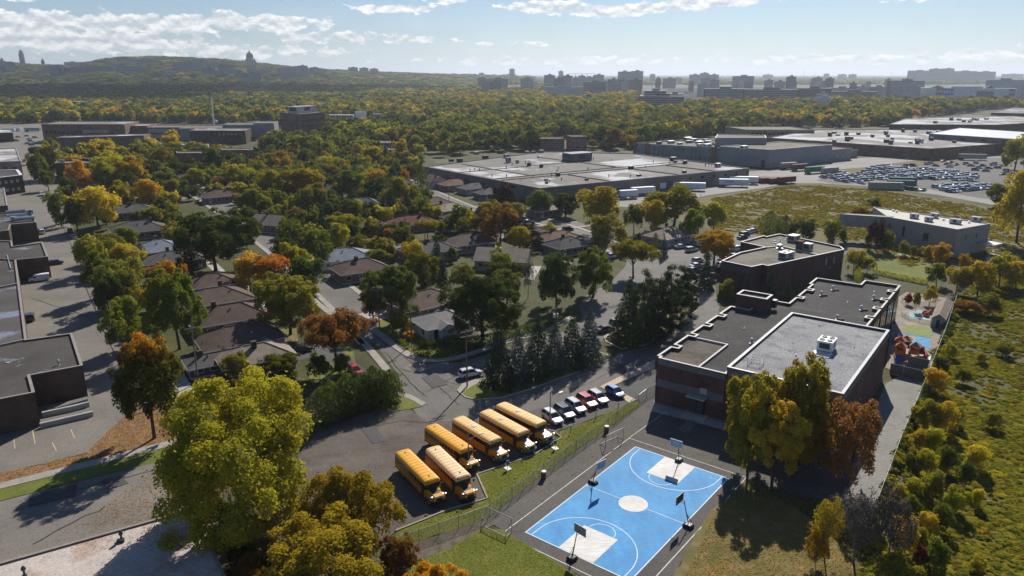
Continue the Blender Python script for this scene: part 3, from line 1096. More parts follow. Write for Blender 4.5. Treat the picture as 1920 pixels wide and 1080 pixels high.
# roof hatch guard rail
rl = MB()
c0 = G(1417,680,9.6)
for dz in (.55,1.05):
 pts = [(c0[0] + su[0] * a + sv[0] * e,c0[1] + su[1] * a + sv[1] * e,9.5 + dz) for a,e in ((-1,-1),(1,-1),(1,1),(-1,1),(-1,-1))]
 rl.path(pts,.04)
for a,e in ((-1,-1),(1,-1),(1,1),(-1,1)):
 q = (c0[0] + su[0] * a + sv[0] * e,c0[1] + su[1] * a + sv[1] * e)
 rl.tube((*q,9.5),(*q,10.6),.04)
rl.build('guard_rail',white_paint,GYM,world=True)
for u,v in ((140.5,-31),(122,-30),(132,-23)):
 vent(GYM,*S(u,v),9.45,.12,.3,galv,'drain_pipe')

# ---- second brick building
b2 = [G(a,c,8) for a,c in ((1352.6,489),(1409,500.7),(1429.6,496.3),(1440,498.7),(1583,468),(1577,462.5),(1461.5,438.5),(1437,443.7),(1432,442),(1394,452),(1389,453.5),(1434,463.5),(1387,473.5))]
B2,_,_ = flat_building('brick_annex','plum brick building with stepped olive gravel roof behind the spruces','annex',b2,8.0,br_b2,roof_olive,coping_w,.4)
ob = ORG[B2.name]
q = [G(a,c,8) for a,c in ((1436,463),(1461,460),(1534,477))]
m = MB()
for a,c in zip(q,q[1:]):
 d = (Vector(c) - Vector(a)).normalized()
 n = Vector((-d.y,d.x)) * .2
 m.prism([tuple(Vector(a) + n),tuple(Vector(c) + n),tuple(Vector(c) - n),tuple(Vector(a) - n)],7.55,7.95 + .01 * len(m.v))
m.build('curb',coping_w,B2,world=True)
roof_unit(B2,*G(1474,481,8),7.6,4.2,2.4,1.7,R(40),grey_metal,'rooftop_machine',2)
roof_unit(B2,*G(1488,450,8),7.6,3.2,2.4,1.9,R(40),grey_metal,'rooftop_machine')
roof_unit(B2,*G(1500,466,8),7.6,2.2,1.6,2.6,R(40),br_b2,'brick_chimney_block')
roof_unit(B2,*G(1514,468,8),7.6,2.0,2.2,2.2,R(40),grey_metal,'duct_box')
for a,c in ((1452,453),(1463,450),(1475,447),(1454,457)):
 vent(B2,*G(a,c,8),7.6,.35,.8,white_paint)
vent(B2,*G(1462,463,8),7.6,.8,1.3,galv,'mushroom_vent')
pa,pb = Vector(G(1440,498.7,8)),Vector(G(1583,468,8))
for t in (.76,.87):
 window_part(B2,pa.lerp(pb,t),136,4.6,1.4,2.2,ob,frame_d,pane_pale)
window_part(B2,pa.lerp(pb,.815),136,3.4,1.3,.5,ob,frame_d,galv,'grille')
# metal awning on the front end
f0,f1 = Vector(G(1352.6,489,8)),Vector(G(1409,500.7,8))
d = (f1 - f0).normalized()
n = Vector((d.y,-d.x))
n = n if n.dot(-f0) > 0 else -n
m = MB()
for k in range(4):
 a,c = f0 + n * (.15 + .35 * k),f1 + n * (.15 + .35 * k)
 m.prism([tuple(a),tuple(c),tuple(c + n * .3),tuple(a + n * .3)],7.3 - .28 * k,7.55 - .28 * k)
m.build('awning',M('slate_metal',(.10,.11,.12),rough=.5),B2,world=True)

# ---- pale concrete building with pointed roof
mat_cc = M('board_marked_concrete',(.30,.285,.25),(.37,.35,.31),scale=.25,fine=(3,.35))
roof_cream = M('cream_membrane_roof',(.52,.50,.44),(.60,.58,.52),scale=.2,fine=(4,.2))
zc = 9.0
A_,B_,C_,D_ = G(1665,407,zc),G(1795,430.5,zc),G(1857,419.5,zc),G(1637,388,zc)
E_,F_ = G(1575,401,zc),G(1592,397.5,zc)
CB,_,_ = flat_building('concrete_pavilion','pale concrete building with triangular roof point above brown meadow','pavilion',[A_,B_,C_,D_],zc,mat_cc,roof_cream,M('cream_trim',(.5,.48,.42)),.2,cw=.25)
oc = ORG[CB.name]
# cantilevered beam arm reaching left
arm = [Vector(A_),Vector(E_)]
dn = (Vector(B_) - Vector(A_)).normalized()
nn = Vector((-dn.y,dn.x))
m = MB()
m.prism([tuple(Vector(A_) - dn * .05),tuple(Vector(E_)),tuple(Vector(E_) + nn * 3.2 + dn * .8),tuple(Vector(A_) + nn * 3.2 - dn * .05)],4.8,zc - .02)
m.build('cantilever',mat_cc,CB,world=True)
for t in (.92,.25):
 p = Vector(A_).lerp(Vector(E_),t) + nn * 1.4
 MB().obox(p.x,p.y,0,4.8,.9,.9,R(40)).build('pillar',conc_band,CB,world=True)
for t,z,w,h in ((.27,3.6,1.0,3.4),(.62,3.6,2.6,2.6)):
 window_part(CB,Vector(A_).lerp(Vector(B_),t),226,z,w,h,oc,frame_d)
for t in (.3,.62):
 window_part(CB,Vector(B_).lerp(Vector(C_),t),149,5.2,.5,1.5,oc,frame_d)
cbay = [(1714,408,2.4),(1741,414,2.2),(1751,407,2.4),(1791,418,3.2),(1830,414,2.6)]
for a,c,l in cbay:
 roof_unit(CB,*G(a,c,zc),zc - .2,l,1.6,1.5,R(-50),M('pale_unit',(.5,.5,.52)),'rooftop_machine')
for a,c in ((1769,412),(1817,417),(1681,397),(1675,395)):
 vent(CB,*G(a,c,zc),zc - .2,.4,.7,white_paint)
p0,p1 = Vector(C_) - Vector(az_vec(59)) * 7,Vector(C_) - Vector(az_vec(59)) * .5
on = Vector(az_vec(149))
MB().prism([tuple(p0 + on * .05),tuple(p1 + on * .05),tuple(p1 + on * 5),tuple(p0 + on * 5)],3.4,3.6).build('canopy',galv,CB,world=True)
for p in (p0 + on * 4.7,p1 + on * 4.7):
 MB().tube((p.x,p.y,0),(p.x,p.y,3.4),.09).build('canopy_post',white_paint,CB,world=True)

# ---- big flat-roofed warehouse
roof_wh = M3('mottled_membrane_roof',(.175,.16,.145),(.235,.215,.195),(.52,.52,.51),.05,.04,fine=(2.5,.45),lo2=.58,hi2=.62,stretch=(1,.75,1,R(30)))
roof_wh2 = M3('whitened_membrane_roof',(.22,.20,.18),(.27,.25,.23),(.56,.56,.56),.05,.035,fine=(2.5,.45),lo2=.47,hi2=.55,stretch=(1,.75,1,R(30)))
wall_wh = M('grey_block_wall',(.15,.14,.13),(.20,.185,.17),scale=.15,fine=(2,.4))
WHZ = 7.0
wl,wf,wr,wb = G(795,312,WHZ),G(1012,353,WHZ),G(1405,315.5,WHZ),G(1190,288,WHZ)
wbl = G(1020,284,WHZ)
WH,_,_ = flat_building('warehouse','sprawling single storey warehouse with white patched grey roof beside the white trailers','warehouse',[wl,wf,wr,wb,wbl],WHZ,wall_wh,roof_wh,coping_d,.35,cw=.4)
ow = ORG[WH.name]
wl_,wf_,wr_,wb_ = (Vector(p) for p in (wl,wf,wr,wb))

def bil(s,t):
 a = wl_.lerp(wf_,s)
 wb2 = wbl_far
 b_ = wb2.lerp(wr_,s)
 return a.lerp(b_,t)

wbl_far = Vector(G(1105,284,WHZ))
fields = [(.03,.30,.03,.17,1),(.33,.60,.03,.17,1),(.34,.60,.20,.62,0),(.03,.31,.20,.60,0),(.70,.97,.03,.30,0),(.70,.97,.32,.62,1),(.40,.68,.66,.98,1),(.72,.97,.65,.82,0),(.72,.97,.84,.98,0),(.05,.36,.64,.9,0)]
for s0,s1,t0,t1,k in fields:
 MB().sheet([tuple(bil(s0,t0)),tuple(bil(s1,t0)),tuple(bil(s1,t1)),tuple(bil(s0,t1))],WHZ - .31).build('roof_panel',roof_wh2 if k else roof_wh,WH,world=True)
m = MB()
for (s0,t0),(s1,t1) in (((.02,.185),(.64,.185)),((.315,.02),(.315,.62)),((.62,.02),(.62,.98)),((.68,.02),(.68,.98)),((.02,.63),(.62,.63)),((.70,.31),(.98,.31)),((.70,.635),(.98,.635)),((.70,.83),(.98,.83))):
 a,c = bil(s0,t0),bil(s1,t1)
 d = (c - a).normalized()
 n = Vector((-d.y,d.x)) * .35
 m.prism([tuple(a + n),tuple(c + n),tuple(c - n),tuple(a - n)],WHZ - .34,WHZ - .12 + .004 * len(m.f))
m.build('expansion_joint',roof_brown,WH,world=True)
rg = random.Random(3)
for a,c,l,h in ((893,290,3,1.8),(910,298,3.2,2),(950,296,3.2,2.2),(862,304,3,2),(846,303,2.6,1.4),(953,305,2.6,3),(988,288,2.5,1.6),(1000,287,3,1.2),(1015,286,3,1.6),(970,306,1.6,1.8),(992,311,1.8,1.8),(1015,314,1.8,1.8),
     (1262,301,3.5,2),(1266,305,1.6,1.4),(1284,307,2,1.8),(1346,313,3,2),(1183,317,2.6,1.6),(1283,324,2,1.2),(1198,330,2.2,.8),(1046,330,2,1.6),(1045,327,1.4,1.2),(1024,339,1.6,1),(1025,344,1.4,1),(1100,338,1.6,1)):
 roof_unit(WH,*G(a,c,WHZ - .3),WHZ - .33,l,l * .7,h,R(33),grey_metal if rg.random() < .4 else dark_metal,'rooftop_machine')
for _ in range(34):
 p = bil(rg.uniform(.04,.96),rg.uniform(.04,.96))
 vent(WH,p.x,p.y,WHZ - .35,.3,rg.uniform(.9,1.8),dark_metal if rg.random() < .7 else galv)
ph = G(1082,300,WHZ)
roof_unit(WH,*ph,WHZ - .34,15,9,4.6,R(33),M('slate_cladding',(.085,.095,.125),(.12,.13,.16),rough=.5),'plant_room')
for t in np.linspace(.68,.99,6):
 window_part(WH,wf_.lerp(wr_,t),149,4.2,1.6,1.3,ow,frame_d)
for t in (.2,.34,.42):
 window_part(WH,wf_.lerp(wr_,t),149,.2,3,3.4,ow,frame_d,dark_metal,'dock_door')

# ---- office and grey warehouse behind
def quad_from_face(a,b,z,depth_m,az):
 d = az_vec(az)
 return [a,b,(b[0] + d[0] * depth_m,b[1] + d[1] * depth_m),(a[0] + d[0] * depth_m,a[1] + d[1] * depth_m)]

teal = M('teal_glazing',(.10,.16,.165),(.22,.30,.295),rough=.12,scale=.12,spec=.6,lo=.4,hi=.6)
grey_clad = M('grey_cladding',(.26,.265,.275),(.31,.315,.325),scale=.12,rough=.6,fine=(2,.15))
oa,oc_ = G(1187,296),G(1345,307)
OFF,_,_ = flat_building('office_block','long two storey office block with bands of green glass behind the patched warehouse roof','office block',quad_from_face(oa,oc_,0,55,57),10,grey_clad,roof_olive,coping_d,.5)
oo = ORG[OFF.name]
fa,fb = Vector(oa),Vector(oc_)
for z0 in (1.6,5.8):
 for i in range(14):
  window_part(OFF,fa.lerp(fb,.22 + .70 * (i + .5) / 14),237,z0,(fb - fa).length * .70 / 14 - .02,3.1,oo,grey_clad,teal)
for t0,t1 in ((.0,.05),(.15,.20),(.93,.985)):
 d = Vector(az_vec(237))
 a,c = fa.lerp(fb,t0),fa.lerp(fb,t1)
 MB().prism([tuple(a + d * .35),tuple(c + d * .35),tuple(c + d * .02),tuple(a + d * .02)],0,10.4).build('brick_pier',br_red,OFF,world=True)
for _ in range(26):
 p = fa.lerp(fb,rg.uniform(.05,.95)) + Vector(az_vec(57)) * rg.uniform(6,50)
 l = rg.uniform(2,6)
 roof_unit(OFF,p.x,p.y,9.5,l,l * .6,rg.uniform(1,2.4),R(33),rg.choice([grey_metal,white_paint,dark_metal,galv]),'rooftop_machine')
ga,gb = G(1346.5,307),G(1441,315)
GW,_,_ = flat_building('distribution_shed','windowless pale grey shed between the office block and the dock doors','shed',quad_from_face(ga,gb,0,62,57),11,grey_clad,roof_olive,coping_g,.3)
window_part(GW,Vector(ga).lerp(Vector(gb),.86),237,.1,3.4,4.5,ORG[GW.name],frame_d,dark_metal,'dock_door')
for t in (.80,.95):
 window_part(GW,Vector(ga).lerp(Vector(gb),t),237,.1,1.4,4.2,ORG[GW.name],frame_w,pane_pale,'door')
roof_unit(GW,*G(1395,279,11),10.7,4,3,2.2,R(33),white_paint,'rooftop_machine')
da,db = G(1443,314.5),G(1595,299)
DW,_,_ = flat_building('dock_wing','grey dock wing with a row of pale loading doors facing the truck yard','loading dock',quad_from_face(da,db,0,60,-33),7.5,grey_clad,roof_olive,coping_d,.3)
for i in range(11):
 if i in (2,3,6):
  continue
 window_part(DW,Vector(da).lerp(Vector(db),.03 + .9 * (i + .5) / 11),147,1.3,2.8,3.4,ORG[DW.name],frame_d,pane_pale,'dock_door')
ea,eb = G(1578,297.5),G(1607,295)
flat_building('dock_shelter','low tan block at the far end of the loading dock wing','dock shelter',quad_from_face(ea,eb,0,12,-33),5.0,M('tan_block',(.27,.24,.2)),roof_olive,coping_d,.2)
ua,ub = G(1340,273,10),G(1436,273,10)
flat_building('upper_hall','tall pale grey hall rising behind the office roof','hall',[ua,ub,G(1434,259,13),G(1345,257,13)],15.0,grey_clad,roof_olive,coping_g,.3)
ta,tb = G(1398,266),G(1525,266)
TB,_,_ = flat_building('beige_factory','beige two storey brick factory behind the dock wing, edge of the woods','factory',quad_from_face(ta,tb,0,40,-10),10,br_tan,roof_olive,coping_d,.3)
wall_windows(TB,ta,tb,(1.5,5.8),14,2.4,1.8,ORG[TB.name],frame_d,glass)
# ---- far pale warehouse right
fz = 7.5
F3 = [G(1440,258,fz),G(1745,279,fz),G(1920,266,fz),G(1960,256,fz),G(1740,243,fz),G(1530,243,fz)]
W3,_,_ = flat_building('far_warehouse','very wide brown walled warehouse with bleached roof beyond the storage lot','warehouse',F3,fz,br_brown,roof_wh2,coping_d,.4)
for _ in range(30):
 a,c = rg.uniform(1540,1800),rg.uniform(247,270)
 roof_unit(W3,*G(a,c,fz),fz - .4,rg.uniform(1.5,4),2,rg.uniform(1,3.4),R(30),dark_metal if rg.random() < .7 else white_paint,'rooftop_machine')
R3 = [G(1742,252,fz + 3),G(1960,266,fz + 3),G(2010,254,fz + 3),G(1800,241,fz + 3)]
W3b,_,_ = flat_building('raised_hall','raised hall with smooth pale roof on the right of the wide brown warehouse','hall',R3,fz + 3.6,wall_wh,M('pale_membrane',(.5,.51,.53),rough=.5),coping_g,.2)
wall_windows(W3b,R3[0],R3[1],(8.2,),5,3,1.4,ORG[W3b.name],frame_d,dark_metal)
F4 = [G(1668,235,8),G(1870,236,8),G(2000,228,8),G(1900,219,8),G(1700,224,8)]
W4,_,_ = flat_building('back_warehouse','dark brown long warehouse with white roof half hidden by a golden tree','warehouse',F4,9,br_dark,roof_wh2,coping_g,.3)
for _ in range(10):
 a = rg.uniform(1740,1860)
 roof_unit(W4,*G(a,rg.uniform(225,233),8),8.6,rg.uniform(2,5),2.4,rg.uniform(1.5,3),R(30),rg.choice([dark_metal,white_paint]),'rooftop_machine')
F5 = [G(1858,213,9),G(1990,216,9),G(2040,206,9),G(1900,203,9)]
flat_building('dark_factory','dark brown factory at the right edge in front of the highway','factory',F5,10,br_dark,roof_wh,coping_g,.3)
F6 = [G(1780,224,7),G(1862,226,7),G(1880,219,7),G(1820,216,7)]
flat_building('low_workshop','low grey workshop left of the dark factory at the right edge','workshop',F6,8,wall_wh,roof_olive,coping_g,.3)

# ---- industrial row along the left street
zl = 6.0
L1 = [G(a,c,zl) for a,c in ((135,625),(155,685.5),(56,704),(65,736),(-120,772),(-330,640),(-150,560),(-110,478),(30,487),(50,637))]
BL1,_,_ = flat_building('corner_workshop','sooty brick workshop nearest the camera with stepped dark roof and grey puddles','workshop',L1,zl,br_dark,roof_left,coping_d,.25)
ol1 = ORG[BL1.name]
vent(BL1,*G(110,682,zl),zl - .3,.22,1.1,galv)
vent(BL1,*G(12,678,zl),zl - .3,.3,.2,galv)
d = Vector(az_vec(147))
a,c = Vector(G(74,806)),Vector(G(166,752))
# loading ramps beside it
for k,(p,q) in enumerate((((80,782),(136,770)),((136,770),(168,762)),((76,803),(175,780)))):
 P,Q = Vector(G(*p)),Vector(G(*q))
 dd = (Q - P).normalized()
 nn = Vector((-dd.y,dd.x)) * .25
 rb = MB().prism([tuple(P + nn),tuple(Q + nn),tuple(Q - nn),tuple(P - nn)],0,.9).build('ramp_wall',concrete,None)
 tag(rb,['low concrete ramp wall close under the workshop wall','short concrete stub at the end of the ramp','longer concrete ramp wall on the parking side of the ramp'][k],'ramp wall')
wa,wb_2 = G(94,778),G(166,752)
MB().prism([G(90,772),G(165,752),G(166,757),G(92,778)],0,.9).build('loading_ledge',conc_band,BL1,world=True)
L2 = [G(a,c,zl) for a,c in ((80,455),(90,481.5),(29.5,487.5),(-100,478),(-160,462),(-30,450),(22,452),(24,462))]
BL2,_,_ = flat_building('brick_workshop','sooty brick workshop with plain dark roof beside the white van','workshop',L2,zl,br_dark,roof_left,coping_d,.25)
for p,q in (((-40,546),(35,531)),((-60,660),(49,636))):
 P,Q = Vector(G(*p,zl)),Vector(G(*q,zl))
 n = (Q - P).normalized().orthogonal() * .22
 MB().prism([tuple(P + n),tuple(Q + n),tuple(Q - n),tuple(P - n)],zl - .26,zl + .12).build('parapet',coping_d,BL1,world=True)
MB().sheet([G(a,c,zl) for a,c in ((-60,553),(31,535),(44,600),(48,632),(-58,655))],zl - .22).build('roof_field',M3('wet_flat_roof',(.075,.068,.062),(.105,.098,.092),(.22,.24,.29),.1,.06,fine=(5,.5),lo2=.56,hi2=.62,rough3=.3),BL1,world=True)
m = MB().tube((*G(13,478,zl),zl - .1),(*G(20,503,zl),zl - .1),.15)
m.build('roof_pipe',galv,BL1,world=True)
L3 = [G(a,c,7) for a,c in ((68,416),(72,452),(24,458),(22,420),(-70,424),(-90,400),(56,394))]
L3 = [G(68,417,6.5),G(20,421,6.5),G(16,432,6.5),G(-60,440,6.5),G(-80,405,6.5),G(58,396,6.5)]
BL3,_,_ = flat_building('equipment_workshop','dark brick workshop with silver ducts crowding its roof','workshop',L3,6.5,br_dark,roof_left,coping_d,.25)
for k,(a,c) in enumerate(((30,399),(32,406),(46,412),(26,411),(56,398))):
 if k < 3:
  p = G(a,c,6.8)
  dv = Vector(az_vec(57)) * 3
  MB().tube((p[0] - dv.x,p[1] - dv.y,7.3),(p[0] + dv.x,p[1] + dv.y,7.3),.6,.6,10).build('duct',galv,BL3,world=True)
 else:
  roof_unit(BL3,*G(a,c,6.8),6.2,2,1.4,1.5,R(33),galv,'rooftop_machine')
L4 = [G(a,c,8) for a,c in ((43,329),(47,337),(-90,346),(-110,334))]
L4 = [G(42,328,8.5),G(-60,340,8.5),G(-110,322,8.5),G(34,318,8.5)]
BL4,_,_ = flat_building('white_edged_workshop','dark brick block with white roof edge and rows of small white windows','workshop',L4,8.5,br_dark,roof_left,white_paint,.25,cw=1.2)
wall_windows(BL4,L4[1],L4[0],(1.6,5.4),8,1.2,1.3,ORG[BL4.name],frame_w,pane_pale)
L5 = [G(39,302,8),G(-60,306,8),G(-80,284,8),G(30,277,8)]
BL5,_,_ = flat_building('tan_workshop','tan walled workshop with striped white roof behind the white edged block','workshop',L5,8,br_tan,roof_wh2,coping_g,.3)
wall_windows(BL5,L5[1],L5[0],(3.5,),5,2.2,1.6,ORG[BL5.name],frame_d,glass)
L6 = [G(24,250,7),G(-70,252,7),G(-80,245,7),G(20,244,7)]
BL6,_,_ = flat_building('far_workshop','far dark workshop at the top of the left street','workshop',L6,7.5,br_dark,roof_wh2,coping_g,.3)
L7 = [G(21,368,6),G(-60,372,6),G(-90,352,6),G(12,348,6)]
BL7,_,_ = flat_building('low_annex','low grey annex with cluttered roof left of the white edged block','workshop',[G(14,385,5),G(-70,392,5),G(-90,358,5),G(8,352,5)],5,br_dark,roof_olive,coping_g,.2)
# bottom left roof
zb = 4.2
L8 = [G(365,953,zb),G(424,1084,zb),G(520,1300,zb),G(60,1400,zb),G(-300,1140,zb)]
BL8,_,_ = flat_building('corner_depot','low depot with pinkish gravel roof in the bottom left corner','depot',L8,zb,br_brown,roof_pale,coping_d,.12,cw=.25)
vent(BL8,*G(228,1012,zb),zb - .1,.2,1.3,dark_metal)
vent(BL8,*G(46,1078,zb),zb - .1,.2,1.2,dark_metal)
MB().obox(0,0,0,.3,.8,.6,.4).build('vent_curb',dark_metal,BL8).location = (G(226,1014,zb)[0] - ORG[BL8.name][0],G(226,1014,zb)[1] - ORG[BL8.name][1],zb - .12)

# ---- far left institutional blocks
def front_block(name,label,cat,x0,x1,ybase,ytop,dep,az,wall,roof,cop=coping_d,yb2=None,par=.3):
 a,c = G(x0,ybase),G(x1,yb2 or ybase)
 z = z_at(*Vector(a).lerp(Vector(c),.5),ytop)
 t,_,_ = flat_building(name,label,cat,quad_from_face(a,c,0,dep,az),z,wall,roof,cop,par)
 return t,a,c,z

t,a,c,z = front_block('brick_school','long brown brick school wing with pale roof edge, left of the white mast','school',83,238,267,233,40,-10,br_brown,roof_wh)
wall_windows(t,Vector(a).lerp(Vector(c),.48),Vector(a).lerp(Vector(c),.80),(3,8),6,5,2.2,ORG[t.name],frame_w,pane_pale)
wall_windows(t,a,Vector(a).lerp(Vector(c),.46),(7,),8,2,2.4,ORG[t.name],frame_d,glass)
t,a,c,z = front_block('brick_wing','lower brown brick wing joining two long school blocks','school wing',237,279,264,236,30,-10,br_brown,roof_wh)
t,a,c,z = front_block('window_wing','brown brick wing with two long rows of pale windows','school wing',279,339,264,239,30,-10,br_brown,roof_olive)
wall_windows(t,a,c,(2.5,7),12,2.6,2.6,ORG[t.name],frame_w,pane_pale)
t,a,c,z = front_block('blank_hall','blank grey blue hall beside the wing with pale window rows','hall',339,406,264,241,40,-10,grey_clad,roof_olive)
t,a,c,z = front_block('front_wing','low brick wing with pale roof in front of the long brown school','school wing',108,272,279,256,18,-10,br_brown,roof_wh,coping_g,274)
t,a,c,z = front_block('brick_block','dark brick block under the white mast','brick block',358,462,270,245,30,-10,br_dark,roof_wh)
wall_windows(t,a,c,(2,7),12,1.6,2.2,ORG[t.name],frame_d,glass)
t,a,c,z = front_block('grey_hall','grey hall with pale roof right of the white mast','hall',420,482,258,234,30,-10,grey_clad,roof_olive)
t,a,c,z = front_block('curved_hall','low blue grey hall left of the tall brick block','hall',478,516,262,231,30,-10,grey_clad,roof_olive)
# tall brick block with penthouse
z5 = 20
T5 = [G(529,262),G(566,268),G(612,262),G(578,256)]
zt = z_at(*T5[1],214)
BT,_,_ = flat_building('tall_brick_block','tall brown brick block with glazed grey penthouse on its roof','office block',T5,zt,br_brown,roof_olive,coping_g,.4)
for k in range(4):
 wall_windows(BT,T5[1],T5[2],(3 + k * 4.6,),9,1.6,1.8,ORG[BT.name],frame_d,glass)
 wall_windows(BT,T5[0],T5[1],(3 + k * 4.6,),3,1.2,1.8,ORG[BT.name],frame_d,glass)
cc = (Vector(T5[0]) + Vector(T5[1]) + Vector(T5[2]) + Vector(T5[3])) / 4
roof_unit(BT,cc.x,cc.y,zt - .4,26,10,5.5,math.atan2(T5[2][1] - T5[1][1],T5[2][0] - T5[1][0]),M('pale_penthouse',(.45,.46,.48)),'penthouse')
t,a,c,z = front_block('white_block','white L shaped block in trees right of the tall brick block','apartment block',618,664,238,216,20,-10,M('off_white_wall',(.5,.49,.47)),roof_wh2)
wall_windows(t,a,c,(2,6,10),8,2,2,ORG[t.name],frame_d,glass)
t,a,c,z = front_block('white_cube','windowless white cube above the trees','hall',667,687,232,210,14,-10,white_paint,roof_wh2)
t,a,c,z = front_block('white_banded_block','small block with white floor bands above the trees','apartment block',700,717,236,214,18,-10,grey_clad,roof_wh2)
wall_windows(t,a,c,(3,8),3,5,2.4,ORG[t.name],frame_d,glass)
t,a,c,z = front_block('grey_roofed_block','low grey block with flat pale roof among trees left of the warehouse','apartment block',684,734,286,268,18,-10,conc_band,roof_olive)
wall_windows(t,a,c,(2,5),8,2,1.6,ORG[t.name],frame_w,glass)
t,a,c,z = front_block('vine_covered_house','vine covered house beside the low grey block','house',729,757,295,281,12,-10,M('vine_wall',(.12,.10,.06),(.2,.15,.1),scale=1),roof_olive)
# white roofed row and townhouses
t,a,c,z = front_block('white_roof_shed','low shed with brilliant white roof behind the green trees by the left street','shed',88,142,296,284,22,-25,wall_wh,M('white_membrane',(.72,.73,.75)),white_paint)
t,a,c,z = front_block('grey_roof_shed','grey roofed shed crowded with roof machines behind the orange tree','shed',108,172,340,306,30,-25,br_dark,roof_olive)
for _ in range(9):
 p = Vector(a).lerp(Vector(c),rg.random()) + Vector(az_vec(-25)) * rg.uniform(3,26)
 roof_unit(t,p.x,p.y,z - .3,2.4,1.6,1.3,R(30),rg.choice([dark_metal,galv]),'rooftop_machine')
t,a,c,z = front_block('white_row_house','row of white upper storeys over dark garages, left half','row house',262,312,289,270,10,-10,M('bluish_white_siding',(.55,.58,.62)),roof_wh2)
wall_windows(t,a,c,(.3,4.2),6,2.4,2.0,ORG[t.name],frame_d,glass)
t,a,c,z = front_block('white_row_house','row of white upper storeys over dark garages, right half','row house',328,388,292,272,10,-10,MATS['bluish_white_siding'],roof_wh2)
wall_windows(t,a,c,(.3,4.2),6,2.4,2.0,ORG[t.name],frame_d,glass)
t,a,c,z = front_block('brick_walk_up','brick walk up with white columned ground floor, left one of two','walk up',336,394,322,287,12,-25,br_red,roof_olive)
wall_windows(t,a,c,(4.6,),5,1.5,1.5,ORG[t.name])
wall_windows(t,a,c,(.2,),5,1.8,3.2,ORG[t.name],frame_w,glass,name='porch_bay')
t,a,c,z = front_block('brick_walk_up','brick walk up with white balcony band, right one of two','walk up',420,478,310,281,12,-25,br_red,roof_olive,coping_g)
wall_windows(t,a,c,(.8,4.6),6,1.6,1.6,ORG[t.name])
t,a,c,z = front_block('red_brick_house','tall red brick house in the trees behind the warehouse, left one','house',1014,1058,284,260,14,-10,br_red,roof_olive)
wall_windows(t,a,c,(1.5,5),5,1.6,1.6,ORG[t.name])
t,a,c,z = front_block('red_brick_house','tall red brick house in the trees behind the warehouse, right one','house',1070,1100,282,256,14,-10,br_red,roof_olive)
wall_windows(t,a,c,(1.5,5),4,1.6,1.6,ORG[t.name])
# garden shed at the playground, dumpster enclosure
sa_,sb_ = G(1744,615),G(1771,617)
shp = [G(1744,614),G(1770,618),G(1784,585),G(1758,581)]
SH = thing('play_shed','grey play shed with tan gable roof beside the playground fence','shed',*((Vector(shp[0]) + Vector(shp[2])) / 2))
MB().prism(shp,0,2.5).build('wall',M('grey_siding',(.30,.32,.33)),SH,world=True)
a0,a1,a2,a3 = (Vector(p) for p in ccw(shp))
m01,m23 = (Vector(shp[0]) + Vector(shp[1])) / 2,(Vector(shp[2]) + Vector(shp[3])) / 2
e = (m23 - m01).normalized() * .4
rm = MB()
for s0,s1 in ((shp[0],shp[3]),(shp[1],shp[2])):
 p,q = Vector(s0) - e,Vector(s1) + e
 side = ((p - m01) * .12)
 P,Q = p + side,q + side
 r0,r1 = m01 - e,m23 + e
 rm.add([(*P,2.35),(*Q,2.35),(*r1,3.5),(*r0,3.5),(*P,2.25),(*Q,2.25),(*r1,3.4),(*r0,3.4)],[(0,1,2,3),(7,6,5,4),(0,4,5,1),(3,7,4,0),(1,5,6,2)])
gv = [(*Vector(shp[0]),2.5),(*Vector(shp[1]),2.5),(*m01,3.38),(*Vector(shp[3]),2.5),(*Vector(shp[2]),2.5),(*m23,3.38)]
MB().add(gv,[(0,1,2),(4,3,5)]).build('gable',MATS['grey_siding'],SH,world=True)
rm.build('roof',M('tan_shingles',(.24,.19,.14)),SH,world=True)
dm = Vector(shp[0]).lerp(Vector(shp[1]),.55)
dd = (Vector(shp[1]) - Vector(shp[0])).normalized()
window_part(SH,dm,188,.05,1.1,2.1,ORG[SH.name],frame_d,dark_metal,'door')
DE = thing('dumpster_enclosure','grey panelled dumpster enclosure at the head of the alley','enclosure',*G(1700,705))
pts = [G(1668,700),G(1692,706),G(1735,716),G(1741,694),G(1700,686)]
for p,q in zip(pts,pts[1:]):
 P,Q = Vector(p),Vector(q)
 d = (Q - P).normalized()
 n_ = max(1,int((Q - P).length / 2.4))
 for k in range(n_):
  a_,b_ = P.lerp(Q,k / n_) + d * .06,P.lerp(Q,(k + 1) / n_) - d * .06
  w = Vector((-d.y,d.x)) * .05
  MB().prism([tuple(a_ + w),tuple(b_ + w),tuple(b_ - w),tuple(a_ - w)],.05,2.1).build('panel',conc_band,DE,world=True)
  MB().tube((*tuple(P.lerp(Q,k / n_)),0),(*tuple(P.lerp(Q,k / n_)),2.25),.06).build('post',galv,DE,world=True)

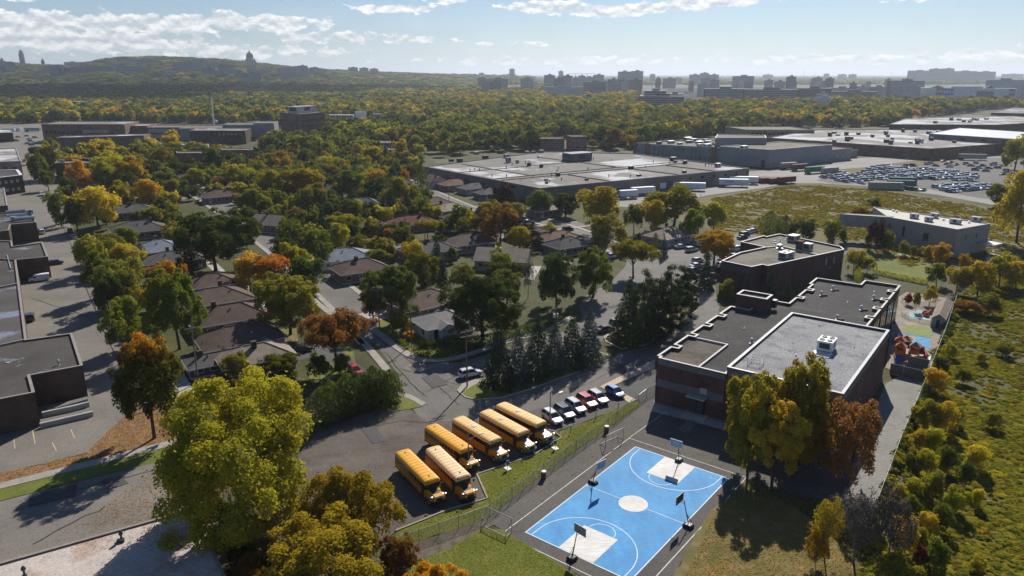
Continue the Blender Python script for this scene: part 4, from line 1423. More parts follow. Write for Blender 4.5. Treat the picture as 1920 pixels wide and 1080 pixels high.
# ------------------------------------------------------------------ houses
def shingles(name,c1,c2):
 if name in MATS:
  return MATS[name]
 m,nt,b = newmat(name)
 N,L = nt.nodes.new,nt.links.new
 f,_ = noise_fac(nt,.5,5,.6)
 c = mixc(nt,f,c1,c2)
 geo = N('ShaderNodeNewGeometry')
 sep = N('ShaderNodeSeparateXYZ')
 L(geo.outputs['Position'],sep.inputs[0])
 wv = N('ShaderNodeMath')
 wv.operation = 'FRACT'
 mu = N('ShaderNodeMath')
 mu.operation = 'MULTIPLY'
 mu.inputs[1].default_value = 7.0
 L(sep.outputs[2],mu.inputs[0])
 L(mu.outputs[0],wv.inputs[0])
 f2,_ = noise_fac(nt,4.5,4,.8)
 c = mixc(nt,.5,c,mixc(nt,f2,(.45,.45,.45),(1.5,1.5,1.5)),'MULTIPLY')
 c = mixc(nt,.22,c,mixc(nt,wv.outputs[0],(.55,.55,.55),(1.2,1.2,1.2)),'MULTIPLY')
 L(c,b.inputs['Base Color'])
 b.inputs['Roughness'].default_value = .9
 b.inputs['Specular IOR Level'].default_value = .25
 MATS[name] = m
 return m

RF = {'brown': shingles('brown_shingles',(.105,.072,.055),(.14,.098,.078)),
   'maroon': shingles('maroon_shingles',(.14,.05,.04),(.175,.066,.055)),
   'grey': shingles('grey_shingles',(.088,.08,.075),(.12,.11,.104)),
   'slate': shingles('blue_grey_shingles',(.19,.215,.25),(.25,.275,.31)),
   'charcoal': shingles('charcoal_shingles',(.055,.058,.06),(.08,.082,.085)),
   'green': shingles('green_grey_shingles',(.085,.10,.095),(.12,.135,.13)),
   'tan': shingles('tan_shingles',(.15,.115,.085),(.195,.15,.112)),
   'rust': shingles('rust_shingles',(.165,.092,.068),(.205,.118,.088)),
   'pale': shingles('pale_grey_shingles',(.24,.235,.225),(.30,.295,.28))}
WL = {'brick': br_red,'brown': br_brown,'tan': br_tan,'white': M('white_siding',(.60,.60,.58),rough=.6,var=.06),'stone': M('grey_stone_wall',(.26,.25,.23),(.34,.33,.31),scale=2),'dark': br_dark}
trim_w = M('white_eaves',(.62,.61,.58),rough=.6,var=.06)
HOUSES = []

def house(label,px_,py_,L,Wd,az,roof,wall,rh=2.0,wh=3.0,gable=False,porch=None,chim=True,name='bungalow',seed=0):
 """bungalow: walls, overhanging hip or gable roof, chimney, framed windows, door; az = compass heading of the long axis"""
 g = G(px_,py_)
 rg_ = random.Random(label)
 y = yaw_of(az)
 t = thing(name,label,'house',g[0],g[1],y)
 HOUSES.append((g[0],g[1],max(L,Wd) * .5 + 1.5))
 l2,w2 = L / 2,Wd / 2
 wm,rm_ = WL[wall],RF[roof]
 m = MB().box(-l2,l2,-w2,w2,0,wh)
 if gable:
  m.add([(-l2,-w2,wh),(-l2,w2,wh),(-l2,0,wh + rh - .12),(l2,-w2,wh),(l2,w2,wh),(l2,0,wh + rh - .12)],[(0,2,1),(3,4,5)])
 m.build('wall',wm,t)
 MB().box(-l2 - .02,l2 + .02,-w2 - .02,w2 + .02,0,.45).build('foundation',concrete,t)
 e = .55
 r = MB()
 a,b = l2 + e,w2 + e
 ze = wh - .12
 if gable:
  k = rh / w2
  zt = wh + rh
  zb = zt - k * b
  r.add([(-a,-b,zb),(a,-b,zb),(a,0,zt),(-a,0,zt),(a,b,zb),(-a,b,zb),(-a,-b,zb - .16),(a,-b,zb - .16),(a,b,zb - .16),(-a,b,zb - .16),(a,0,zt - .16),(-a,0,zt - .16)],
     [(0,1,2,3),(3,2,4,5),(6,7,1,0),(8,9,5,4),(7,10,2,1),(10,8,4,2),(11,6,0,3),(9,11,3,5),(7,6,11,10),(10,11,9,8)])
 else:
  rl_ = max(.6,(L - Wd) / 2 * .9 + .3)
  zt = wh + rh
  r.add([(-a,-b,ze),(a,-b,ze),(a,b,ze),(-a,b,ze),(-rl_,0,zt),(rl_,0,zt),(-a,-b,ze - .14),(a,-b,ze - .14),(a,b,ze - .14),(-a,b,ze - .14)],
     [(0,1,5,4),(1,2,5),(2,3,4,5),(3,0,4),(6,7,1,0),(7,8,2,1),(8,9,3,2),(9,6,0,3),(9,8,7,6)])
 ro = r.build('roof',rm_,t)
 if not gable:
  rcap = MB()
  for q in (((-a,-b),-rl_),((-a,b),-rl_),((a,-b),rl_),((a,b),rl_)):
   rcap.tube((q[0][0] * .99,q[0][1] * .99,ze + .03),(q[1],0,zt + .02),.13,.13,4)
  rcap.tube((-rl_,0,zt + .02),(rl_,0,zt + .02),.14,.14,4)
  rcap.build('hip_caps',rm_,ro)
 fas = MB()
 fas.box(-a - .02,a + .02,-b - .05,-b - .01,ze - .2,ze + .02).box(-a - .02,a + .02,b + .01,b + .05,ze - .2,ze + .02) if not gable else None
 if not gable:
  fas.box(-a - .05,-a - .01,-b,b,ze - .2,ze + .02).box(a + .01,a + .05,-b,b,ze - .2,ze + .02)
  fas.build('eaves_gutter',trim_w,t)
 if chim:
  cx_,cy_ = rg_.uniform(-.25,.25) * L,rg_.uniform(-.1,.2) * Wd
  MB().box(cx_ - .45,cx_ + .45,cy_ - .35,cy_ + .35,wh + rh * .4,wh + rh + .8).box(cx_ - .52,cx_ + .52,cy_ - .42,cy_ + .42,wh + rh + .8,wh + rh + .92).build('chimney',br_dark if roof != 'maroon' else br_red,ro)
 for k in range(2):
  q = MB().lathe([(.14,0),(.14,.5),(.22,.5),(.2,.62)],0,0,6).build('roof_vent',dark_metal,ro)
  q.location = (rg_.uniform(-.2,.3) * L,-.18 * Wd * (1 if k else -1),wh + rh * .58)
 O0 = (0,0,0)
 faces = [((-1,-w2),(1,-w2),180),((-1,w2),(1,w2),0)]
 nL = max(3,int(L / 3.2))
 for sgn in (-1,1):
  door_k = rg_.randrange(nL)
  for k in range(nL):
   x = -l2 + L * (k + .5) / nL
   if k == door_k and sgn < 0:
    o = link_mesh('door',unit_box(frame_d if wall == 'white' else frame_w),t,(x,sgn * (w2 + .03),.35),math.pi / 2,(.08,1.0,2.1))
    link_mesh('pane',unit_box(glass),o,(-.3,0,.5),0,(.6,.6,.35))
   else:
    o = link_mesh('window',unit_box(frame_w),t,(x,sgn * (w2 + .03),1.05),math.pi / 2,(.08,rg_.choice([1.3,1.7,2.2]),1.3))
    link_mesh('pane',unit_box(glass),o,(.3 * -sgn * -1,0,.08),0,(.6,.86,.84))
  for yk in (-.25,.25):
   o = link_mesh('window',unit_box(frame_w),t,(sgn * (l2 + .03),yk * Wd,1.05),0,(.08,1.3,1.3))
   link_mesh('pane',unit_box(glass),o,(.3 * sgn,0,.08),0,(.6,.86,.84))
  if wh > 4:
   for k in range(nL):
    o = link_mesh('window',unit_box(frame_w),t,(-l2 + L * (k + .5) / nL,sgn * (w2 + .03),wh - 1.8),math.pi / 2,(.08,1.3,1.2))
    link_mesh('pane',unit_box(glass),o,(.3 * sgn,0,.08),0,(.6,.86,.84))
 dw_ = rg_.choice([as_dark,concrete,as_street])
 sx_ = rg_.choice([-1,1])
 dl = [(sx_ * (l2 + .6),-w2 - 7.5),(sx_ * (l2 + 3.6),-w2 - 7.5),(sx_ * (l2 + 3.6),w2 * .4),(sx_ * (l2 + .6),w2 * .4)]
 cs_,sn_ = math.cos(y),math.sin(y)
 sheet('driveway',[(g[0] + a_ * cs_ - b_ * sn_,g[1] + a_ * sn_ + b_ * cs_) for a_,b_ in dl],dw_,.055 - .0008 * (len(HOUSES) % 6))
 if porch:
  # gabled porch bay: (side, x position, width, projection)
  sd,xp,pw,pd = porch
  y0,y1 = sd * w2,sd * (w2 + pd)
  ya,yb = min(y0,y1),max(y0,y1)
  MB().box(xp - pw / 2,xp + pw / 2,ya,yb,0,.6).build('porch',concrete,t)
  rp = MB()
  h0,h1 = wh - .15,wh + pw * .26
  yo,yi = sd * (w2 + pd + .3),sd * w2 * .25
  rp.add([(xp - pw / 2 - .3,yo,h0),(xp,yo,h1),(xp + pw / 2 + .3,yo,h0),(xp - pw / 2 - .3,yi,h0),(xp,yi,h1),(xp + pw / 2 + .3,yi,h0)],[(0,1,4,3),(1,2,5,4)])
  po = rp.build('porch_roof',rm_,t)
  MB().add([(xp - pw / 2,yo * .995,h0 + .02),(xp + pw / 2,yo * .995,h0 + .02),(xp,yo * .995,h1 - .1)],[(0,1,2)]).add([(xp - pw / 2,yo * .985,h0 + .02),(xp + pw / 2,yo * .985,h0 + .02),(xp,yo * .985,h1 - .1)],[(2,1,0)]).build('porch_gable',trim_w,po)
  for s in (-1,1):
   MB().box(xp + s * pw * .45 - .12,xp + s * pw * .45 + .12,y1 - .12,y1 + .12,.6,h0).build('porch_post',trim_w,t)
  MB().box(xp - .9,xp + .9,min(y1,y1 + sd * 1.2),max(y1,y1 + sd * 1.2),0,.3).build('porch_steps',concrete,t)
 return t

AZH = 57
house('red brick bungalow with maroon hip roof on the open lawn',771,431,17,10,63,'maroon','brick',2.4)
house('brown roofed bungalow with white porch gable beside the maroon roofed one',690,438,13,9,63,'brown','stone',2.2,porch=(-1,3.5,5,1.6))
house('low bungalow with green grey roof behind the spruce pair',677,393,15,9,80,'green','stone',2.2)
house('dark gabled two storey house left of the green grey roof',619,377,10,9,-33,'charcoal','brown',2.4,5.0,True,name='house')
house('white gabled house at the warehouse corner by the back street',817,350,11,9,-33,'rust','white',2.6,3.2,True)
house('rust red hip roofed bungalow on the back street',852,355,14,10,57,'rust','brick',2.2)
house('grey hip roofed bungalow on the back street, next to the rust red one',890,362,14,10,57,'grey','stone',2.0)
house('small grey bungalow on the back street next to the dark round tree',916,372,11,9,57,'grey','brown',2.0)
house('tan brown hip roofed bungalow below the back street',842,404,14,10,57,'tan','brick',2.2)
house('charcoal roofed brick bungalow with long hedge along its garden',868,420,14,10,57,'charcoal','brick',2.2)
house('small brown roof peeping over the tan brown bungalow',815,391,11,9,57,'brown','brown',2.0)
house('brown roofed brick bungalow between cedars and rust tree',877,468,15,10,60,'brown','brick',2.4)
house('grey brown bungalow half hidden by the yellow tree',806,484,16,10,60,'grey','brown',2.2)
house('white walled bungalow with pale slate blue hip roof',648,497,15,11,70,'slate','white',2.4)
house('brown hip roofed brick bungalow with white gable end',676,520,14,10,57,'brown','brick',2.4,porch=(1,-4,5,1.2))
house('tan double gabled house beside the bare tree',944,500,15,11,100,'tan','stone',2.6,3.2,True)
house('large red brick bungalow with brown hip roof near the street crossing',797,584,15,11,50,'brown','brick',2.4)
house('white corner bungalow with pale roof and white porch gable',828,622,11,9,57,'pale','white',2.0,porch=(-1,-1.5,3.6,1.6))
house('tan gabled house behind the lime trees on the left',514,432,14,10,110,'tan','brown',2.6,3.2,True)
house('grey brown roofed bungalow by the yellow tree on the left street',250,407,16,10,57,'grey','brown',2.2)
house('large brown grey hip roofed house below it, with two roof vents',262,444,17,12,57,'grey','brick',2.8)
house('blue grey roofed house behind the pointed cedar',300,482,13,11,57,'slate','brown',2.6)
house('tan grey bungalow just below the blue grey roof',328,502,16,10,57,'grey','brown',2.2)
house('brown hip roofed house under the dark maples',414,378,14,10,57,'brown','brown',2.4)
house('small brown roof behind the golden tree',402,548,11,9,57,'brown','brown',2.2)
house('dark brown roof above the two large brown roofs on the left',408,578,15,11,57,'brown','brick',2.4)
house('brown hip roofed brick bungalow, upper of the two large ones left of centre',436,613,14.5,10,57,'brown','brick',2.6)
house('dark shaded brown bungalow, lower of the two large ones left of centre',452,656,15.5,10,57,'brown','dark',2.6,porch=(-1,4,3,.8))
house('tan grey bungalow half hidden by shrubs above the big lime tree',480,690,13,9,57,'tan','brown',2.0)
house('low dark shed roof left of the shrubs above the big lime tree',400,694,9,6,57,'grey','dark',1.2,2.4,name='garden_house')
house('brown hip roofed bungalow beside the dark blue roof',1046,461,14,10,57,'rust','brick',2.2)
house('dark blue roofed bungalow behind the round green tree',1062,474,12,9,57,'charcoal','brown',2.2)
house('brown gabled bungalow with small blue spruce by the side car park',1250,455,14,10,50,'tan','stone',2.4,porch=(1,-4.5,4,.8))
house('grey roofed house on the far side of the left gardens',350,344,13,9,57,'grey','stone',2.2)
house('brown roofed house beside the olive tree on the far gardens',295,352,13,10,57,'brown','brown',2.2)
house('little brown roof behind the yellow tree by the left street',222,372,13,9,57,'brown','dark',2.0)
house('brown house tucked under the pines left of the school street',985,447,12,9,57,'brown','brick',2.0)
house('tan roof under the lime hedge by the school street',1020,404,12,9,57,'tan','brick',2.2)
house('dark roofed house left of the rust tree by the long hedge',748,352,11,9,57,'charcoal','stone',2.2)
house('flat tan house roof beside the driveway of the porch gabled bungalow',725,409,10,7,63,'tan','stone',1.6)

# ------------------------------------------------------------------ trees
def leaf_mat(name,a,b,c=None,trans=.5):
 """foliage: clump tint attribute mixes two leaf colours, random value per tree"""
 m = bpy.data.materials.new(name)
 m.use_nodes = True
 nt = m.node_tree
 nt.nodes.clear()
 N,L = nt.nodes.new,nt.links.new
 at = N('ShaderNodeAttribute')
 at.attribute_name = 'tint'
 oi = N('ShaderNodeObjectInfo')
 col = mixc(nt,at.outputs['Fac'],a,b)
 mr = N('ShaderNodeMapRange')
 mr.inputs['To Min'].default_value = .72
 mr.inputs['To Max'].default_value = 1.25
 L(oi.outputs['Random'],mr.inputs['Value'])
 hs = N('ShaderNodeHueSaturation')
 L(mr.outputs[0],hs.inputs['Value'])
 mh = N('ShaderNodeMapRange')
 mh.inputs['To Min'].default_value = .488
 mh.inputs['To Max'].default_value = .512
 mm = N('ShaderNodeMath')
 mm.operation = 'FRACT'
 m7 = N('ShaderNodeMath')
 m7.operation = 'MULTIPLY'
 m7.inputs[1].default_value = 7.31
 L(oi.outputs['Random'],m7.inputs[0])
 L(m7.outputs[0],mm.inputs[0])
 L(mm.outputs[0],mh.inputs['Value'])
 L(mh.outputs[0],hs.inputs['Hue'])
 L(col,hs.inputs['Color'])
 d = N('ShaderNodeBsdfDiffuse')
 t = N('ShaderNodeBsdfTranslucent')
 L(hs.outputs[0],d.inputs['Color'])
 L(hs.outputs[0],t.inputs['Color'])
 mx = N('ShaderNodeMixShader')
 mx.inputs[0].default_value = trans
 L(d.outputs[0],mx.inputs[1])
 L(t.outputs[0],mx.inputs[2])
 o = N('ShaderNodeOutputMaterial')
 L(mx.outputs[0],o.inputs[0])
 return m

PAL = {
 'dark': leaf_mat('dark_green_leaves',(.062,.094,.017),(.150,.182,.032)),
 'green': leaf_mat('green_leaves',(.115,.145,.020),(.29,.30,.033)),
 'lime': leaf_mat('lime_leaves',(.236,.236,.024),(.54,.46,.034)),
 'olive': leaf_mat('olive_leaves',(.175,.170,.026),(.39,.34,.040)),
 'yellow': leaf_mat('yellow_leaves',(.42,.31,.027),(.68,.52,.036)),
 'gold': leaf_mat('golden_leaves',(.47,.275,.026),(.68,.46,.035)),
 'orange': leaf_mat('orange_leaves',(.46,.19,.022),(.70,.33,.028)),
 'rust': leaf_mat('rust_leaves',(.18,.10,.026),(.44,.20,.036)),
 'russet': leaf_mat('russet_leaves',(.26,.145,.045),(.56,.29,.075)),
 'red': leaf_mat('red_leaves',(0.191,0.040,0.022),(0.444,0.084,0.034)),
 'purple': leaf_mat('purple_leaves',(0.047,0.031,0.028),(0.095,0.053,0.044)),
 'spruce': leaf_mat('spruce_needles',(.030,.052,.026),(.088,.118,.070),trans=.12),
 'blue': leaf_mat('blue_spruce_needles',(.045,.068,.055),(.13,.165,.135),trans=.12),
 'pine': leaf_mat('pine_needles',(0.032,0.053,0.018),(0.088,0.116,0.039),trans=.15),
 'bare': leaf_mat('bare_twigs',(0.110,0.094,0.077),(0.187,0.154,0.121),trans=.05),
 'goldtop': leaf_mat('olive_gold_leaves',(.155,.155,.021),(.58,.455,.031)),
 'mixed': leaf_mat('green_to_orange_leaves',(.105,.128,.019),(.70,.32,.027)),
}
bark = M('bark',(.075,.058,.045),(.12,.098,.08),scale=2.5,coord='obj')
bark_pale = M('pale_bark',(.19,.165,.14),(.27,.24,.21),scale=2.5,coord='obj')

def quads_mesh(name,P,Nn,S,tint,rng,aspect=.62,bend=.16,mat=None,T=None):
 """many small folded leaf clusters as one mesh"""
 n = len(P)
 Nn = Nn / np.maximum(np.linalg.norm(Nn,axis=1,keepdims=True),1e-6)
 if T is None:
  T = rng.normal(size=(n,3))
 T = T - Nn * np.sum(T * Nn,axis=1,keepdims=True)
 T /= np.maximum(np.linalg.norm(T,axis=1,keepdims=True),1e-6)
 B = np.cross(Nn,T)
 S = S[:,None]
 V = np.empty((n,4,3))
 V[:,0] = P - T * S * .5
 V[:,1] = P + B * S * .5 * aspect - Nn * S * bend
 V[:,2] = P + T * S * .5
 V[:,3] = P - B * S * .5 * aspect - Nn * S * bend
 me = bpy.data.meshes.new(name)
 me.vertices.add(n * 4)
 me.vertices.foreach_set('co',V.reshape(-1).astype(np.float32))
 me.loops.add(n * 4)
 me.loops.foreach_set('vertex_index',np.arange(n * 4,dtype=np.int32))
 me.polygons.add(n)
 me.polygons.foreach_set('loop_start',np.arange(0,n * 4,4,dtype=np.int32))
 try:
  me.polygons.foreach_set('loop_total',np.full(n,4,dtype=np.int32))
 except Exception:
  pass
 me.update(calc_edges=True)
 at = me.attributes.new('tint','FLOAT','FACE')
 at.data.foreach_set('value',np.clip(tint,0,1).astype(np.float32))
 if mat:
  me.materials.append(mat)
 return me

def unit_dirs(rng,n):
 d = rng.normal(size=(n,3))
 return d / np.linalg.norm(d,axis=1,keepdims=True)

def crown(kind,n,rng,leaf):
 """leaf positions, normals, sizes, tints of a unit tree (height 1, crown width 1); lobes for the limbs"""
 lobes = []
 if kind in ('round','oval','spread','bush','vase','sparse','dome'):
  cz,rx,rz = {'round': (.54,.47,.46),'oval': (.53,.46,.48),'spread': (.68,.49,.30),'bush': (.47,.47,.5),'vase': (.58,.48,.42),'sparse': (.58,.42,.40),'dome': (.51,.48,.48)}[kind]
  nl = 20 if n < 800 else (48 if n < 7000 else (95 if n < 20000 else 150))
  if n < 200:
   nl = 12
  rb = 1.12 / math.sqrt(nl)
  ph = rng.uniform(0,6.28,(6,))
  for i in range(nl):
   d = unit_dirs(rng,1)[0]
   if d[2] < -.78:
    d[2] *= -.5
    d /= np.linalg.norm(d)
   a_ = math.atan2(d[1],d[0])
   wob = .96 + .13 * math.sin(2 * a_ + ph[0]) + .14 * math.sin(3 * a_ + ph[1] + 2 * d[2]) + .12 * math.sin(5 * d[2] + ph[2]) + .09 * math.sin(5 * a_ + ph[3])
   r = rb * rng.uniform(.6,1.2) * .88
   k = (rng.uniform(.35,1.0) ** .5) * wob
   c = np.array([d[0] * max(.05,rx * k - r * .75),d[1] * max(.05,rx * k - r * .75),cz + d[2] * max(.05,rz * min(k,1.08) - r * .65)])
   if kind == 'vase':
    c[:2] *= .62 + .6 * (c[2] - .25)
   lobes.append((c,r,rng.uniform(0,1)))
  w = np.array([l[1] ** 2 for l in lobes])
  idx = rng.choice(len(lobes),n,p=w / w.sum())
  C = np.array([l[0] for l in lobes])[idx]
  Rr = np.array([l[1] for l in lobes])[idx]
  lt = np.array([l[2] for l in lobes])[idx]
  D = unit_dirs(rng,n)
  out = C - np.array([0,0,cz - .15])
  out /= np.maximum(np.linalg.norm(out,axis=1,keepdims=True),1e-6)
  D = D + out * .5 + np.array([0,0,.22])
  D /= np.linalg.norm(D,axis=1,keepdims=True)
  rad = Rr * (.45 + .62 * rng.random(n) ** .6)
  stray = rng.random(n) < .08
  rad = np.where(stray,rad * rng.uniform(1.1,1.5,n),rad)
  P = C + D * rad[:,None]
  P[:,2] = np.clip(P[:,2],.02 if kind == 'bush' else .05,1.02)
  Nn = D * .9 + rng.normal(size=(n,3)) * .46 + np.array([0,0,.5])
  S = leaf * rng.uniform(.55,1.4,n)
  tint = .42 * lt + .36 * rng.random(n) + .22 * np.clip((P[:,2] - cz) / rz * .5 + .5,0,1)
  if kind == 'sparse':
   keep = rng.random(n) < .38
   P,Nn,S,tint = P[keep],Nn[keep],S[keep] * .8,tint[keep]
  return P,Nn,S,tint,lobes,None
 if kind in ('spruce','column'):
  z = 1 - rng.random(n) ** (.62 if kind == 'spruce' else .9) * (.93 if kind == 'spruce' else .97)
  if kind == 'spruce':
   tiers = 15
   zt = np.round(z * tiers) / tiers
   z = zt + (z - zt) * .6
   Rm = .5 * (1 - z) ** .82 + .012
  else:
   Rm = .5 * np.clip(np.sin(np.clip(z,0,1) * 2.9 + .25),.05,1) ** .7
  nb = 15
  a = rng.integers(0,nb,n) * (2 * math.pi / nb) + np.floor(z * 15) * 1.9 + rng.normal(size=n) * (.13 if kind == 'spruce' else .6)
  br = 1 + .22 * np.sin(a * 3 + z * 23) + .12 * np.sin(a * 7 + z * 41)
  r = Rm * br * (.25 + .75 * rng.random(n) ** .55)
  P = np.stack([np.cos(a) * r,np.sin(a) * r,z - (r * .16 if kind == 'spruce' else 0) + rng.normal(size=n) * .006],1)
  P[:,2] = np.clip(P[:,2],.03,1.0)
  out = np.stack([np.cos(a),np.sin(a),np.full(n,-.35 if kind == 'spruce' else 1.2)],1)
  Nn = np.stack([np.cos(a) * .45,np.sin(a) * .45,np.ones(n)],1) + rng.normal(size=(n,3)) * .4
  if kind == 'column':
   Nn = np.stack([np.cos(a),np.sin(a),np.full(n,.3)],1) + rng.normal(size=(n,3)) * .4
  S = leaf * rng.uniform(.6,1.3,n) * (.55 + .45 * np.clip(r / .3,0,1.2))
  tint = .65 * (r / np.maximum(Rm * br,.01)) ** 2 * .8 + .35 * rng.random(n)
  return P,Nn,S,tint,lobes,out
 if kind == 'pine':
  ph = rng.uniform(0,6.28,3)
  nl = 26 if n < 800 else 75
  for i in range(nl):
   z = 1 - rng.random() ** .7 * .84
   a = rng.uniform(0,6.28)
   Rz = .47 * min(1,(1.03 - z) * 1.75) ** .8 * (1 + .2 * math.sin(3 * a + ph[0] + 7 * z) + .12 * math.sin(9 * z + ph[1]))
   k = rng.uniform(.35,1.0) ** .6
   lobes.append((np.array([math.cos(a) * Rz * k,math.sin(a) * Rz * k,z - .05 * k]),rng.uniform(.05,.105),rng.uniform(0,1)))
  idx = rng.integers(0,len(lobes),n)
  C = np.array([l[0] for l in lobes])[idx]
  Rr = np.array([l[1] for l in lobes])[idx]
  lt = np.array([l[2] for l in lobes])[idx]
  D = unit_dirs(rng,n)
  P = C + D * (Rr * (.4 + .75 * rng.random(n)))[:,None] * np.array([1.5,1.5,.5])
  P[:,2] = np.clip(P[:,2],.06,1)
  Nn = D + np.array([0,0,.6]) + rng.normal(size=(n,3)) * .7
  S = leaf * rng.uniform(.6,1.3,n)
  tint = .4 * rng.random(n) + .5 * lt
  return P,Nn,S,tint,lobes,None

def trunk_mesh(kind,rng,lobes,mat,h=1.0):
 m = MB()
 tops = {'round': .55,'oval': .62,'spread': .55,'bush': .3,'vase': .5,'sparse': .6,'dome': .5,'spruce': .97,'column': .85,'pine': .95}[kind]
 r = {'bush': .015,'spruce': .016,'column': .012,'pine': .017}.get(kind,.022)
 p,q = (0,0,0),(float(rng.normal() * .012),float(rng.normal() * .012),tops * .5)
 e = (q[0] * 1.8,q[1] * 1.8,tops)
 m.tube((0,0,-.01),(0,0,.03),r * 1.5,r * 1.1,7,caps=False)
 m.tube((0,0,.03),q,r * 1.1,r * .8,7,caps=False)
 m.tube(q,e,r * .8,r * .3,6,caps=False)
 ls = sorted(lobes,key=lambda l: -l[1])
 for l in ls[:14 if kind in ('sparse','pine') else 10]:
  c = l[0]
  if kind == 'pine':
   b = Vector((0,0,max(.15,float(c[2]) - .03)))
  else:
   t = rng.uniform(.25,.9)
   b = Vector((e[0] * t,e[1] * t,tops * (.45 + .5 * t * .6)))
  tip = Vector([float(k) for k in c])
  mid = b.lerp(tip,.5) + Vector((0,0,.02 + .03 * rng.random()))
  rr = r * rng.uniform(.3,.5)
  m.tube(b,mid,rr,rr * .7,5,caps=False)
  m.tube(mid,tip,rr * .7,rr * .2,5,caps=False)
  if kind in ('sparse','bush','spread','vase'):
   for _ in range(5 if kind == 'sparse' else 2):
    d = Vector(unit_dirs(rng,1)[0]) * .14 + Vector((0,0,.06))
    m.tube(mid.lerp(tip,rng.random()),tip + d,rr * .35,rr * .08,3,caps=False)
 return m.mesh('trunk',mat)

LOD = {'near': (11000,.037),'mid': (4800,.056),'low': (1300,.105),'tiny': (150,.27)}
LIB = {}

def lib(kind,lod,var):
 k = (kind,lod,var)
 if k not in LIB:
  rng = np.random.default_rng({'round': 1,'oval': 2,'spread': 3,'bush': 4,'vase': 5,'sparse': 6,'spruce': 7,'column': 8,'pine': 9,'dome': 10}[kind] * 100 + var * 7 + len(lod))
  n,leaf = LOD[lod]
  if kind in ('spruce','column'):
   leaf *= 1.05 if kind == 'spruce' else .95
   n = int(n * .55)
  if kind == 'pine':
   leaf *= .8
  P,Nn,S,tint,lobes,T = crown(kind,n,rng,leaf)
  if kind == 'spruce':
   me = quads_mesh('crown',P,Nn,S * 1.6,tint,rng,aspect=.42,bend=.05,T=T)
  else:
   me = quads_mesh('crown',P,Nn,S,tint,rng,T=T)
  me.materials.append(PAL['green'])
  LIB[k] = (me,trunk_mesh(kind,rng,lobes,bark_pale if kind == 'sparse' else bark))
 return LIB[k]

TREES = []
tree_rng = random.Random(11)
TREE_NAMES = {'spruce': 'spruce_tree','pine': 'pine_tree','column': 'cedar_tree','bush': 'shrub','sparse': 'bare_tree'}

def plant(x,y,h,w,kind,pal,label,lod=None,name=None,group=None,var=None,cat=None,rz=None):
 d = math.hypot(x,y)
 if lod is None:
  lod = 'near' if d < 190 else ('mid' if d < 480 else 'low')
 if kind == 'bush' and w < 5:
  lod = {'near': 'mid','mid': 'low','low': 'low'}[lod]
 var = tree_rng.randrange(3 if lod != 'near' else 3) if var is None else var
 cm,tm = lib(kind,lod,var)
 rz = tree_rng.uniform(0,6.28) if rz is None else rz
 t = thing(name or TREE_NAMES.get(kind,'tree'),label,cat or ('shrub' if kind == 'bush' else 'tree'),x,y,rz,group)
 c = link_mesh('crown',cm,t,(0,0,0),0,(w,w * tree_rng.uniform(.9,1.1),h))
 c.material_slots[0].link = 'OBJECT'
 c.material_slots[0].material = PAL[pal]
 link_mesh('trunk',tm,t,(0,0,0),0,(w * .5 + h * .3,w * .5 + h * .3,h) if kind not in ('pine','bush','sparse','round','oval','spread','vase','dome') else (w,w,h))
 TREES.append((x,y,w * .5))
 return t

def tree(px_,top,base,wpx,kind,pal,label,**kw):
 """tree given by its foot, its top row and its crown width in the photograph"""
 x,y = G(px_,base)
 w = wpx * depth(x,y) / FPX
 h = z_at(x,y,top)
 if kind not in ('spruce','pine','column'):
  h *= .95
 if DEBUG:
  print('TREE %5d %5d %-7s d=%.0f h=%.1f w=%.1f %s' % (px_,base,kind,y,h,w,label[:40]),file=open('/workdir/tmp/trees.txt','a'))
 return plant(x,y,h,w,kind,pal,label,**kw)

DEBUG = False
HERO = {}

def hero(px_,top,base,wpx,kind,pal,label,n=17000,leaf=.036,seed=1,pal_fn=None,name='tree',h=None):
 """one of the big foreground crowns, with a mesh of its own"""
 x,y = G(px_,base)
 w = wpx * depth(x,y,8) / FPX
 h = h or z_at(x,y,top) * .94
 rng = np.random.default_rng(seed)
 P,Nn,S,tint,lobes,T = crown(kind,n,rng,leaf)
 if pal_fn is not None:
  tint = pal_fn(P,tint,rng)
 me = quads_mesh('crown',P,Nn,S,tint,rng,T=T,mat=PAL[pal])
 t = thing(name,label,'tree',x,y,0)
 link_mesh('crown',me,t,(0,0,0),0,(w,w,h))
 link_mesh('trunk',trunk_mesh(kind,rng,lobes,bark),t,(0,0,0),0,(w,w,h))
 TREES.append((x,y,w * .5))
 if DEBUG:
  print('HERO %5d d=%.0f h=%.1f w=%.1f %s' % (px_,y,h,w,label[:40]),file=open('/workdir/tmp/trees.txt','a'))

# foreground crowns
hero(464,688,1014,342,'dome','lime','huge lime yellow maple left of the gravel bus lot',62000,0.0175,21,lambda P,t,r: np.clip(t * .9 + .12,0,1))
hero(655,864,1058,196,'round','yellow','golden olive tree between the huge lime maple and the gravel lot',36000,0.0235,22,lambda P,t,r: t * .6)
hero(625,952,1150,275,'dome','yellow','broad brownish gold tree at the bottom edge below the huge lime maple',46000,0.0215,23,lambda P,t,r: t * .38)
hero(752,1002,1100,92,'oval','rust','small rust brown tree right of the broad brownish gold tree',15400,0.0345,24)
hero(815,1050,1150,120,'round','orange','orange tree top cut by the bottom edge on the lower lawn',19800,0.0345,25,lambda P,t,r: np.clip(t + .2,0,1))
hero(290,597,822,146,'oval','mixed','tall maple with orange top over green, edge of the pale depot lot',20460,0.0287,26,
   lambda P,t,r: np.clip((P[:,2] + .22 * P[:,1] - .16 * P[:,0] - .68) * 6 + r.normal(size=len(P)) * .2 + (r.random(len(P)) < .10) * .6,0.12 * t,.95))
hero(1448,735,896,140,'round','gold','olive and gold maple in front of the gymnasium, front middle one',26400,0.0303,27)
